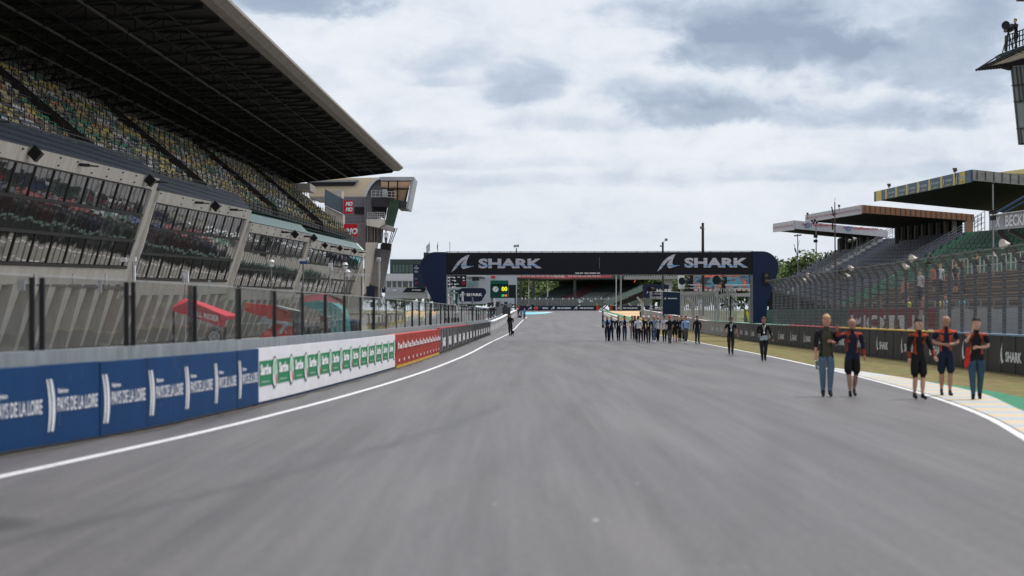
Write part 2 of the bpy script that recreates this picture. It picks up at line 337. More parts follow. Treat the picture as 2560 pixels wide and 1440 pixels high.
def asphalt():
    m = bpy.data.materials.new('asphalt'); m.use_nodes = True; nt = m.node_tree; N = nt.nodes; L = nt.links; b = N['Principled BSDF']
    b.inputs['Specular IOR Level'].default_value = .45
    tc = N.new('ShaderNodeTexCoord')
    def nz(s, d, sc=(1, 1, 1), dist=0.0, rot=0.0, rough=.55):
        mp = N.new('ShaderNodeMapping'); mp.inputs['Scale'].default_value = sc; mp.inputs['Rotation'].default_value = (0, 0, rot); L.new(tc.outputs['Object'], mp.inputs[0])
        n = N.new('ShaderNodeTexNoise'); n.inputs['Scale'].default_value = s; n.inputs['Detail'].default_value = d; n.inputs['Distortion'].default_value = dist; n.inputs['Roughness'].default_value = rough
        L.new(mp.outputs[0], n.inputs[0]); return n.outputs[0]
    def mth(op, a, bb, cc=None):
        n = N.new('ShaderNodeMath'); n.operation = op
        for i, q in enumerate((a, bb, cc)):
            if q is None: continue
            if isinstance(q, (int, float)): n.inputs[i].default_value = q
            else: L.new(q, n.inputs[i])
        return n.outputs[0]
    lanes = nz(1.0, 6, (1.1, .045, 1), .25, R(3)); lanes2 = nz(1.0, 5, (3.6, .07, 1), .3, R(-2)); blotch = nz(.18, 5, (1, .5, 1)); grain = nz(60, 3); fine = nz(6, 6)
    v = mth('ADD', mth('MULTIPLY', lanes, .42), mth('MULTIPLY', lanes2, .22)); v = mth('ADD', v, mth('MULTIPLY', blotch, .32)); v = mth('ADD', v, mth('MULTIPLY', grain, .18)); v = mth('ADD', v, mth('MULTIPLY', fine, .12)); v = mth('ADD', v, mth('MULTIPLY', mth('SUBTRACT', nz(14, 4), .5), .42)); v = mth('ADD', v, mth('MULTIPLY', mth('SUBTRACT', nz(1.0, 5, (9, .12, 1), .2, R(2)), .5), .14))
    r = N.new('ShaderNodeValToRGB'); L.new(v, r.inputs[0]); e = r.color_ramp.elements
    e[0].position = .51; e[1].position = .75; e[0].color = (.034, .031, .0325, 1); e[1].color = (.088, .081, .084, 1)
    # long dark joint between two lanes of paving, curving with the track, and a few black tyre marks
    sp = N.new('ShaderNodeSeparateXYZ'); L.new(tc.outputs['Object'], sp.inputs[0])
    X, Y = sp.outputs[0], sp.outputs[1]
    def line(x0, x1, y0, y1, w, bow, amp, src, wob=.25):
        t = mth('DIVIDE', mth('SUBTRACT', Y, y0), y1 - y0)
        path = mth('ADD', mth('MULTIPLY', t, x1 - x0), x0); path = mth('ADD', path, mth('MULTIPLY', mth('MULTIPLY', t, mth('SUBTRACT', 1.0, t)), bow))
        path = mth('ADD', path, mth('MULTIPLY', mth('SUBTRACT', nz(.5, 3), .5), wob))
        dd = mth('ABSOLUTE', mth('SUBTRACT', X, path), None); k = N.new('ShaderNodeMapRange'); k.interpolation_type = 'SMOOTHSTEP'; L.new(dd, k.inputs[0]); k.inputs[1].default_value = 0; k.inputs[2].default_value = w; k.inputs[3].default_value = amp; k.inputs[4].default_value = 0
        lim = mth('MULTIPLY', mth('GREATER_THAN', Y, y0), mth('LESS_THAN', Y, y1)); f = mth('MULTIPLY', mth('MULTIPLY', k.outputs[0], lim), mth('MULTIPLY', nz(.35, 5), 1.7))
        mm = N.new('ShaderNodeMix'); mm.data_type = 'RGBA'; L.new(f, mm.inputs[0]); L.new(src, mm.inputs[6]); mm.inputs[7].default_value = (.022, .021, .022, 1); return mm.outputs[2]
    c = r.outputs[0]
    for a in ((-4.7, -.25, 12, 38, .26, 2.2, .6), (-.25, 1.2, 38, 110, .3, .3, .3), (-1.2, 3.2, 14, 60, .25, 1.0, .18), (1.5, 7.5, 14, 70, .5, 4.0, .22),
              (2.5, 8.2, 18, 90, .35, 3.0, .2), (6.0, 5.6, 90, 135, .09, 1.6, .5), (8.0, 7.2, 85, 130, .09, 2.2, .45), (3.0, 8.8, 60, 170, .4, 1.0, .25)):
        c = line(*a[:7], c)
    ax = mth('DIVIDE', mth('SUBTRACT', X, -4.55), .75); ay = mth('DIVIDE', mth('SUBTRACT', Y, 16.5), .95); k = N.new('ShaderNodeMapRange'); k.interpolation_type = 'SMOOTHSTEP'  # soft dark blob: shadow of something out of view, painted into the asphalt colour
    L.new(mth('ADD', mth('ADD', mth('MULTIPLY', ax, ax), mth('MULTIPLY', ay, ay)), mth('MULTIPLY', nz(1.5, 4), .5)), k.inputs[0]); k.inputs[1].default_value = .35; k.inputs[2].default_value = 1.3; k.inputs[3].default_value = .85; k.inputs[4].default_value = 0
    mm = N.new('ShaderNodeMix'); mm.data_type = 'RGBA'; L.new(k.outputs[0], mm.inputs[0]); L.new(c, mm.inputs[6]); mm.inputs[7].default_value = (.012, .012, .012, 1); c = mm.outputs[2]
    L.new(c, b.inputs['Base Color'])
    rr = N.new('ShaderNodeMapRange'); L.new(blotch, rr.inputs[0]); rr.inputs[1].default_value = .3; rr.inputs[2].default_value = .7; rr.inputs[3].default_value = .44; rr.inputs[4].default_value = .58
    L.new(rr.outputs[0], b.inputs['Roughness'])
    bp = N.new('ShaderNodeBump'); bp.inputs['Strength'].default_value = .35; bp.inputs['Distance'].default_value = .004; L.new(grain, bp.inputs['Height']); L.new(bp.outputs[0], b.inputs['Normal'])
    return m
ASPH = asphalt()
PITC = mat('pit_lane_concrete', (.17, .162, .15), .8, .15, .5, dirt=.3)
def kerb_mat():
    m = bpy.data.materials.new('kerb_paint'); m.use_nodes = True; nt = m.node_tree; N = nt.nodes; L = nt.links; b = N['Principled BSDF']; b.inputs['Roughness'].default_value = .6
    tc = N.new('ShaderNodeTexCoord'); sp = N.new('ShaderNodeSeparateXYZ'); L.new(tc.outputs['Object'], sp.inputs[0])
    a = N.new('ShaderNodeMath'); a.operation = 'DIVIDE'; a.inputs[1].default_value = 2.1; L.new(sp.outputs[1], a.inputs[0])
    f = N.new('ShaderNodeMath'); f.operation = 'FRACT'; L.new(a.outputs[0], f.inputs[0])
    r = N.new('ShaderNodeValToRGB'); r.color_ramp.interpolation = 'CONSTANT'; L.new(f.outputs[0], r.inputs[0]); e = r.color_ramp.elements
    e[0].position = 0; e[0].color = (.36, .34, .31, 1); e[1].position = .17; e[1].color = (.43, .33, .19, 1)
    k = e.new(.52); k.color = (.36, .345, .33, 1); k = e.new(.68); k.color = (.20, .30, .38, 1); k = e.new(.84); k.color = (.36, .34, .31, 1)
    n = N.new('ShaderNodeTexNoise'); n.inputs['Scale'].default_value = 2.5; n.inputs['Detail'].default_value = 9; L.new(tc.outputs['Object'], n.inputs[0])
    mr = N.new('ShaderNodeMapRange'); L.new(n.outputs[0], mr.inputs[0]); mr.inputs[1].default_value = .5; mr.inputs[2].default_value = .8; mr.inputs[4].default_value = .5
    mm = N.new('ShaderNodeMix'); mm.data_type = 'RGBA'; L.new(mr.outputs[0], mm.inputs[0]); L.new(r.outputs[0], mm.inputs[6]); mm.inputs[7].default_value = (.33, .31, .30, 1); L.new(mm.outputs[2], b.inputs['Base Color']); return m
KERB = kerb_mat()
LINE = mat('road_line_paint', (.56, .56, .58), .55, .06, 1.5, dirt=.3)
GREENP = mat('green_runoff_paint', (.012, .15, .075), .6, .15, 1.2, dirt=.25)

mb = MB(); ds = [-60, 0, 60, 120, 180, 210, 237, 259, 303, 350, 400, 450, 900, 5000]; xs = [-3000, -400, -120, 0, 120, 400, 3000]
mb.add([(x, d, g(d) - .02) for d in ds for x in xs], [(j*7+i, j*7+i+1, j*7+i+8, j*7+i+7) for j in range(len(ds)-1) for i in range(6)])
struct(mb.build('ground', FIELD))
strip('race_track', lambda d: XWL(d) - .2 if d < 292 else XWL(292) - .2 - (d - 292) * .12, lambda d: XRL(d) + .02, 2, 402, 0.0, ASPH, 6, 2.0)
strip('pit_lane', lambda d: XWL(min(d, 292)) - 42, lambda d: XWL(min(d, 292)) - .2, 8, 330, -.004, PITC, 2, 6.0)
strip('track_edge_line', lambda d: XLL(d) - .07, lambda d: XLL(d) + .07, 6, 300, .006, LINE)
strip('track_edge_line', lambda d: XRL(d) - .07, lambda d: XRL(d) + .07, 5, 396, .006, LINE)
strip('wall_foot_dirt', lambda d: XWL(d) - .1, lambda d: XWL(d) + .16 + .05 * math.sin(d * 1.7) + .05 * math.sin(d * 5.1), 10, 120, .004, mat('wall_foot_dirt', (.055, .05, .046), .9, .35, 2.5))
KO = hermite([(5, 4.8), (15, 6.6), (28, 8.25), (35.7, 9.14), (43.75, 10.28), (49.4, 10.6), (54, 10.68), (60.8, 10.62), (66, 10.3)])
GO = hermite([(5, 6.6), (15, 8.2), (28, 9.8), (35, 10.3), (41.3, 10.62), (44.9, 10.82), (48.6, 10.85), (52.6, 10.72)])
strip('grass_verge', lambda d: XRL(d) - .05, lambda d: XWR(d) + .1, 3, 300, -.006, GRASS, 3)
strip('kerb', lambda d: XRL(d) + .08, lambda d: KO(d), 5, 55.5, .016, KERB, 2, 1.0)
strip('kerb_apron', lambda d: XRL(d) + .08, lambda d: KO(d), 55.5, 65, .012, mat('white_kerb_paint', (.39, .395, .39), .6, .08, 1.5, dirt=.2))
strip('green_strip', lambda d: KO(d), lambda d: GO(d), 5, 52.6, .010, GREENP)
# far end: gravel bed, green and white edging, blue painted run-off beyond the pit exit
def pxstrip(name, rws, dz, m):       # rows (y, x left, x right) of the photograph lying on the ground
    a = sorted((gy(y), (xl - CX) * gy(y) / F, (xr - CX) * gy(y) / F) for y, xl, xr in rws)
    D = [q[0] for q in a]
    return strip(name, lambda d: float(np.interp(d, D, [q[1] for q in a])), lambda d: float(np.interp(d, D, [q[2] for q in a])), D[0], D[-1], dz, m, 1, 3.0)
pxstrip('gravel_bed', [(777.6, 1521, 1640), (780, 1523, 1640), (784, 1538, 1640), (788, 1552, 1640), (792, 1570, 1640), (796, 1585, 1640)], .004, GRAVEL)
pxstrip('green_strip', [(777.7, 1500, 1523), (780, 1512, 1527), (784, 1530, 1541), (788, 1544, 1557), (792, 1555, 1574), (795.5, 1563, 1592), (797, 1572, 1592)], .010, GREENP)
pxstrip('white_edging', [(777.7, 1494, 1498), (780, 1504, 1509), (784, 1519, 1526), (788, 1532, 1540), (792, 1543, 1551), (795, 1545, 1549)], .008, LINE)
pxstrip('blue_runoff_paint', [(780.6, 1312, 1362), (782, 1311, 1380), (784.5, 1310, 1360), (786, 1309, 1330)], .008, mat('sky_blue_paint', (.15, .42, .5), .6, .1))
pxstrip('white_edging', [(780.2, 1330, 1376), (781.4, 1360, 1384)], .012, LINE)

# ================================================================ LEFT: pit wall, boards, glass screen
def along(f, d, off=0.0, z=0.0):     # point on a track-side line
    return Vector((f(d) + off, d, g(d) + z))
def ribbon(mb, f, d0, d1, off, z0, z1, th, m=0, step=2.0, rs=None):     # upright band following a line, th thick to the left (th<0) or right
    rs = rs or rows(d0, d1, step)
    for a, b in zip(rs[:-1], rs[1:]):
        p = [along(f, a, off, z0), along(f, a, off + th, z0), along(f, b, off + th, z0), along(f, b, off, z0),
             along(f, a, off, z1), along(f, a, off + th, z1), along(f, b, off + th, z1), along(f, b, off, z1)]
        if th < 0: p = [p[1], p[0], p[3], p[2], p[5], p[4], p[7], p[6]]
        mb.hexa(p, m)
W0, W1 = 8.0, 292.0
t = thing('pit_wall', 'long grey concrete pit wall behind the advertising boards on the left', 'wall', (XWL(60), 60, 0))
mb = MB(); ribbon(mb, XWL, W0, W1, -.55, 0, 1.02, -.35); mb.build('wall', CONC2, t)
mb = MB(); ribbon(mb, XWL, W0, W1, -.52, 1.02, 1.25, -.12); mb.build('coping', mat('zinc_coping', (.24, .27, .29), .55, .2, 3, streak=(1, 1, .3), metal=.2, dirt=.3), t)
# glass screen
GLS = glass('scratched_glass', (.90, .91, .90), .88)
SCR = thing('glass_screen', 'row of scratched clear glass panels between black posts along the pit wall', 'screen', (XWL(60) - .58, 60, 1.2))
edges = [11.3 + 4.0 * i for i in range(70)]
edges = [e for e in edges if e < 286]
rnd = random.Random(3)
for i, (a, b) in enumerate(zip(edges[:-1], edges[1:])):
    if i >= 49: break
    gap = .42 if a < 36 else .14
    a2, b2 = a + gap / 2, b - gap / 2
    mb = MB(); w = rnd.uniform(-.03, .03); ofs = -.58 + rnd.uniform(-.01, .01)
    P = [along(XWL, a2, ofs, 1.25), along(XWL, b2, ofs + w, 1.25), along(XWL, b2, ofs + w, 2.26), along(XWL, a2, ofs, 2.27)]
    mb.face(P); mb.build('glass_panel', GLS, SCR)
    for q in (a2 - .03, b2 + .03):
        mb = MB(); p = along(XWL, q, -.58, 1.05); mb.box(p.x - .035, p.x + .035, q - .03, q + .03, p.z - .03, p.z + 1.20)
        mb.build('post', BLACK, SCR)
mb = MB()
for a, b in list(zip(edges[:-1], edges[1:]))[:49]:
    mb.beam(along(XWL, a + .2, -.59, 2.275), along(XWL, b - .2, -.59, 2.275), .03, .02)
mb.build('top_rail', GALV, SCR)
# beyond: far screen read as many thin posts
mb = MB()
for k in range(19):
    q = edges[49] + 4.2 * k
    if q > 290: break
    p = along(XWL, q, -.58, 1.05); mb.box(p.x - .05, p.x + .05, q - .05, q + .05, p.z, p.z + 1.2)
o = mb.build('far_posts', GREY, SCR); o['kind'] = 'stuff'

# boards. frame on the board face: (d, height) -> 3D, tiny steps towards the track
def face_pt(f, d, z, off): return along(f, d, off, z)
def warp(f, d0, d1, z0, z1, off):    # maps unit square to the curved face
    return lambda u, v: face_pt(f, d0 + (d1 - d0) * u, z0 + (z1 - z0) * v, off)
def warp_text(mb, s, W, u0, u1, v0, v1, m=0, bold=.02, shear=0.0):
    vs, fs, _ = text_shape(s, bold); mb.add([W(u0 + (u1 - u0) * float(a + shear * b), v0 + (v1 - v0) * float(b)) for a, b in vs], fs, m)
def warp_poly(mb, W, pts, m=0): mb.face([W(a, b) for a, b in pts], m)
BLUE = mat('blue_board_vinyl', (.0008, .033, .112), .7, .16, .9, streak=(1, 1, .35))
ORD = ['first', 'second', 'third', 'fourth', 'fifth', 'sixth', 'seventh', 'eighth', 'ninth', 'tenth']
bd = [21.9, 24.0, 26.05, 28.1, 30.2, 32.3, 34.4, 36.35, 38.3]
for i, (a, b) in enumerate(zip(bd[:-1], bd[1:])):
    lab = 'blue advertising board with white lettering, nearest the camera and cut by the picture edge' if i == 0 else \
          ('blue advertising board with white lettering, the last one beside the white and green banner' if i == 7 else
           'blue advertising board with white lettering, %s from the left edge of the row' % ORD[i - 1])
    t = thing('advertising_board', lab, 'board', (XWL(a), a, 0), 'blue boards along the pit wall')
    mb = MB(); lean = rnd.uniform(-.012, .012); ribbon(mb, XWL, a + .006, b - .006, -.0 + lean, .035 + rnd.uniform(0, .02), 1.08 + rnd.uniform(-.006, .006), -.06, 0, .7); mb.build('panel', BLUE, t)
    W = warp(XWL, a, b, 0.0, 1.08, .008 + lean); mb = MB()
    for k in (0, 1):
        L_ = []; Rr = []
        for j in range(13):
            v = j / 12; bul = .034 * (1 - (2 * v - 1) ** 2); vv = .19 + .64 * v; wd = .034 * (.6 + .4 * (1 - abs(2 * v - 1) ** 2)) + (.014 if k else 0)
            x0 = .025 + (1 - v) * .025 + bul + k * .056
            L_.append((x0, vv)); Rr.append((x0 + wd, vv))
        for j in range(12): warp_poly(mb, W, [L_[j], Rr[j], Rr[j + 1], L_[j + 1]])
    mb.build('emblem', LET, t)
    mb = MB(); warp_text(mb, 'PAYS DE LA LOIRE', W, .215, .95, .42, .595, bold=.012); warp_text(mb, 'Région', W, .225, .40, .63, .705); mb.build('lettering', LET, t)
    mb = MB()
    for k in range(5):
        u = rnd.uniform(0, 1); v = rnd.uniform(.1, .9); h = rnd.uniform(.05, .3); w = rnd.uniform(.002, .006); W2 = warp(XWL, a, b, 0, 1.08, .0095 + lean)
        warp_poly(mb, W2, [(u, v), (u + w, v), (u + w * 1.5, min(.98, v + h)), (u + w * .4, min(.98, v + h))])
    mb.build('scuff_mark', mat('scuffs', (.12, .2, .33), .6, .2), t) if i in (2, 4, 6) else None

BW = mat('white_board_vinyl', (.66, .66, .70), .5, .06, 1.2, dirt=.12); BG = mat('green_print', (.012, .19, .075), .5, .1); BLG = mat('light_green_print', (.28, .55, .36), .5, .2)
t = thing('advertising_banner', 'long white banner with repeated green panels and oval emblems after the blue boards', 'banner', (XWL(50), 50, 0))
mb = MB(); ribbon(mb, XWL, 38.33, 64.28, 0, .06, 1.09, -.06, 0, .9); mb.build('panel', BW, t)
mb = MB(); ribbon(mb, XWL, 38.33, 64.28, -.02, 0.0, .075, -.1, 0, 1.3); mb.build('base_board', mat('blue_base', (.02, .06, .16), .6, .3), t)
n = 13; wd = (64.28 - 38.33) / n
for i in range(n):
    a = 38.33 + wd * i; W = warp(XWL, a, a + wd, .06, 1.09, .008); W2 = warp(XWL, a, a + wd, .06, 1.09, .014); W3 = warp(XWL, a, a + wd, .06, 1.09, .020)
    mb = MB(); warp_poly(mb, W, [(.02, .29), (.98, .29), (.98, .76), (.02, .76)]); mb.build('green_panel', BG, t)
    mb = MB(); warp_text(mb, 'Sarthe', W2, .05, .60, .49, .70, bold=.05); warp_text(mb, 'Le Département', W2, .08, .50, .34, .385, bold=.0); mb.build('lettering', LET, t)
    mb = MB(); el = [(.80 + .15 * math.cos(q), .52 + .31 * math.sin(q)) for q in frange(0, 2 * math.pi * 27 / 28, 27)]
    warp_poly(mb, W2, el, 1)
    e2 = [(.80 + .125 * math.cos(q), .52 + .275 * math.sin(q)) for q in frange(0, 2 * math.pi * 27 / 28, 27)]; warp_poly(mb, warp(XWL, a, a + wd, .06, 1.09, .017), e2, 0)
    warp_poly(mb, W3, [(.69, .48), (.73, .68), (.80, .76), (.87, .70), (.91, .56), (.84, .50), (.80, .36), (.76, .50)], 2)
    warp_poly(mb, W3, [(.82, .28), (.89, .34), (.90, .50), (.86, .47), (.84, .36)], 3)
    mb.build('emblem', [BW, mat('dark_green_print', (.03, .12, .06), .5) if i == 0 else bpy.data.materials['dark_green_print'], BLG, RED], t)

t = thing('tyre_barrier', 'red quilted barrier covers with white print between white banner and grey boards', 'barrier', (XWL(76), 76, 0))
REDB = mat('faded_red_cover', (.34, .055, .045), .6, .2, 1.5, streak=(1, 1, .3), dirt=.2)
mb = MB(); n = 46
for i in range(n):
    a = 64.4 + 23.0 * i / n; b = a + 23.0 / n; c = (a + b) / 2; bul = .07
    A, B, Cc = along(XWL, a, -.02, .10), along(XWL, b, -.02, .10), along(XWL, c, bul, .10); up = Vector((0, 0, .98))
    mb.face([A, Cc, Cc + up, A + up]); mb.face([Cc, B, B + up, Cc + up]); bk = Vector((-.35, 0, 0)); mb.face([A + up, Cc + up, B + up, B + up + bk, A + up + bk])
mb.build('cover', REDB, t)
mb = MB(); ribbon(mb, XWL, 64.5, 87.3, .03, 0.0, .105, -.3, 0, .9); mb.build('skirt', mat('yellow_base', (.55, .33, .05), .7, .3, 3), t)
for i in range(12):
    a = 64.4 + 23.0 * i / 12; W = warp(XWL, a, a + 1.92, 0, 1.09, .085)
    mb = MB(); warp_text(mb, 'Total', W, .1, .85, .57, .73, bold=.03); warp_poly(mb, W, [(.0, .56), (.08, .56), (.12, .80), (.03, .78)]); warp_text(mb, 'E', W, .2, .42, .19, .27, bold=.03); mb.build('lettering', LET, t)

GB = mat('grey_board', (.15, .145, .15), .5, .12, 1.2, dirt=.2)
t = thing('advertising_board_row', 'row of grey boards with small white lettering beyond the red barrier', 'board row', (XWL(120), 120, 0))
mb = MB(); ribbon(mb, XWL, 87.5, 168, 0, .04, 1.10, -.06, 0, 2.0); mb.build('panel', GB, t)
mb = MB(); ribbon(mb, XWL, 87.5, 118, 0, 1.10, 1.14, -.10, 0, 2.0); mb.build('top_rail', RED, t)
for k in range(58): mb = MB(); a = 88 + k * 1.35; p = along(XWL, a, .01, .04); mb.box(p.x, p.x + .03, a - .03, a + .03, p.z, p.z + 1.06); mb.build('seam', DARK, t)
for i in range(15):
    a = 89 + i * 5.3; W = warp(XWL, a, a + 3.2, .04, 1.1, .045)
    mb = MB(); warp_text(mb, 'SHARK', W, .25, 1, .22, .62, bold=.05); warp_poly(mb, W, [(.03, .1), (.08, .1), (.16, .85), (.12, .75)]); mb.build('lettering', LET, t)
t = thing('low_barrier', 'light grey low barrier with pale top rail running to the pit exit', 'barrier', (XWL(230), 230, g(230)))
mb = MB(); ribbon(mb, XWL, 168, 292, .02, 0, 1.08, -.3, 0, 3); mb.build('wall', mat('pale_grey_board', (.27, .27, .28), .6, .1), t)
mb = MB(); ribbon(mb, XWL, 168, 292, .05, 1.08, 1.17, -.3, 0, 3); mb.build('top_rail', WHITE, t)
mb = MB()
for i in range(24):
    a = 170 + i * 5; W = warp(XWL, a, a + 3.0, 0, 1.08, .03); warp_text(mb, 'SHARK', W, .1, 1, .3, .75, bold=.05)
mb.build('lettering', LET, t)
mb = MB(); a = px(1294, 795, 293); mb.box(a.x, a.x + .6, 293, 293.5, a.z - .05, a.z + 1.2)
t = thing('marker_panel', 'navy padded panel with white fin emblem at the left end of the pit wall', 'panel', (a.x, 293, a.z)); mb.build('pad', NAVY, t)
mb = MB(); put_fin(mb, (a.x + .06, 292.98, a.z + .12), (.5, 0, 0), (0, 0, .95)); mb.build('emblem', LET, t)

# ================================================================ RIGHT: wall with boards and catch fence
WALLR = mat('dark_board_vinyl', (.036, .036, .042), .5, .15, 1.0, streak=(1, 1, .3))
t = thing('track_wall', 'dark low wall with repeated white fin emblems and words behind the grass verge on the right', 'wall', (XWR(100), 100, 0))
mb = MB(); ribbon(mb, XWR, 8, 155, 0, 0, 1.10, .4); mb.build('wall', WALLR, t)
mb = MB(); ribbon(mb, XWR, 155, 300, 0, 0, 1.10, .4); mb.build('wall', mat('pale_concrete', (.33, .32, .31), .85, .12, 1), t)
sm_ = mat('board_seam', (.02, .02, .022), .6)
for k in range(64): mb = MB(); a = 40 + k * 1.8; p = along(XWR, a, -.012, 0); mb.box(p.x, p.x + .012, a - .015, a + .015, p.z, p.z + 1.09); mb.build('seam', sm_, t)
for a, b, c in ((8, 68, (.18, .27, .36)), (68, 92, (.62, .42, .12)), (92, 110, (.5, .12, .12)), (110, 178, (.25, .42, .36)), (178, 260, (.65, .55, .57)), (260, 300, (.4, .4, .4))):
    mb = MB(); ribbon(mb, XWR, a, b, -.03, 1.10, 1.15, .46); mb.build('cap', mat('cap_paint', c, .5, .1), t)
for i in range(24):
    a = 46.4 + i * 5.4
    if a > 172: break
    W = warp(XWR, a + 3.0, a, 0, 1.1, -.02)
    mb = MB(); warp_poly(mb, W, [(u, .16 + .68 * v) for u, v in ((1 - .95, 0), (.09, .25), (.13, .6), (.2, 1), (.185, .6), (.21, .30), (.27, .22), (.17, .12), (.13, .3), (.12, .5), (.085, .25))]); mb.build('emblem', LET, t)
    mb = MB(); warp_text(mb, 'SHARK', W, .34, 1, .30, .58, bold=.04); mb.build('lettering', LET, t)

NET = netting('fence_mesh', (.24, .25, .265), .05, .10, .0085, haze=0.0)
def catch_fence(label, d0, d1, step, off=.25, h=3.35, bases=1.0, f=XWR, posts_m=None, lean=.33, pr=.05):
    t = thing('catch_fence', label, 'fence', (f((d0+d1)/2) + off, (d0+d1)/2, 1))
    pts = []; q = d0
    while q <= d1: pts.append(q); q += step
    pm = posts_m or mat('fence_post_paint', (.07, .078, .09), .5, .15)
    prof = [(0, bases), (0, h - .10), (-.05, h + .04), (-lean, h + .40)]
    for d in pts:
        mb = MB(); b = [along(f, d, off + a, z) for a, z in prof]
        for p, q2 in zip(b[:-1], b[1:]): mb.beam(p, q2 + (q2 - p).normalized() * .02, pr * 2, pr * 2, 0, (0, 1, 0))
        mb.build('post', pm, t)
    mb = MB()
    for a, b in zip(pts[:-1], pts[1:]):
        for (o1, z1), (o2, z2) in zip(prof[:-1], prof[1:]):
            mb.face([along(f, a, off + o1 - .06, z1), along(f, b, off + o1 - .06, z1), along(f, b, off + o2 - .06, z2), along(f, a, off + o2 - .06, z2)])
    mb.build('wire_mesh', NET, t)
    mb = MB()
    for k in range(13):
        z = bases + .1 + k * (h - bases - .3) / 12; rs = pts
        for a, b in zip(rs[:-1], rs[1:]): mb.beam(along(f, a, off - .075, z), along(f, b, off - .075, z), .010)
    for a, b in zip(pts[:-1], pts[1:]): mb.beam(along(f, a, off - lean, h + .38), along(f, b, off - lean, h + .38), .03)
    mb.build('cable', GREY, t); return t
catch_fence('tall dark catch fence with curved top behind the right wall, in front of the stands', 38.5, 118.6, 2.0)
catch_fence('lighter catch fence beyond the right leg of the overhead gantry', 150, 236, 2.6, posts_m=GALV, off=.3)

rsn = random.Random(5)
for x_, d_, r_ in ((.71, 16.95, .032), (-.16, 18.4, .02), (1.29, 20.6, .02)):
    mb = MB(); mb.face([(x_ + r_ * math.cos(2*math.pi*k/9) * rsn.uniform(.7, 1.2), d_ + r_ * 1.3 * math.sin(2*math.pi*k/9), .004) for k in range(9)]); struct(mb.build('paint_spot', LINE))
# ================================================================ LEFT GRANDSTAND over the pit garages
def XF(d): return -25 + .044 * d     # line of the facade top
GST = thing('grandstand', 'huge concrete pit grandstand with leaning mirror windows, coloured seats and a dark cantilever roof', 'grandstand', (-22, 130, 0))
# bay: d0, d1, top of fascia at both ends, bottom of windows at both ends, canopy pale?
BAYS = [(56, 83.3, 9.5, 9.95, 4.2, 4.55, 0), (83.3, 113.6, 9.0, 9.43, 3.92, 4.38, 0), (113.6, 143.7, 8.75, 9.2, 3.75, 4.1, 0),
        (143.7, 173.6, 8.3, 8.62, 3.7, 3.95, 1), (173.6, 213.7, 8.17, 8.45, 3.62, 3.92, 1)]
LEAN = .30                            # how far the facade leans out per metre of height
MIRR = mirror('mirror_glass', (.31, .31, .30)); FRM = mat('window_frame', (.05, .05, .05), .5, .1); BAR = mat('black_glazing_bar', (.012, .012, .014), .4, .1)
MESHD = netting('blue_grey_perforated_screen', (.07, .085, .11), .22, .30, .15, .5, .2); PALE = mat('pale_green_slats', (.66, .80, .76), .5, .1, 2)
rb = random.Random(5)
def fp(d, z, ztop, off=0.0): return Vector((XF(d) - LEAN * (ztop - z) + off, d, z))
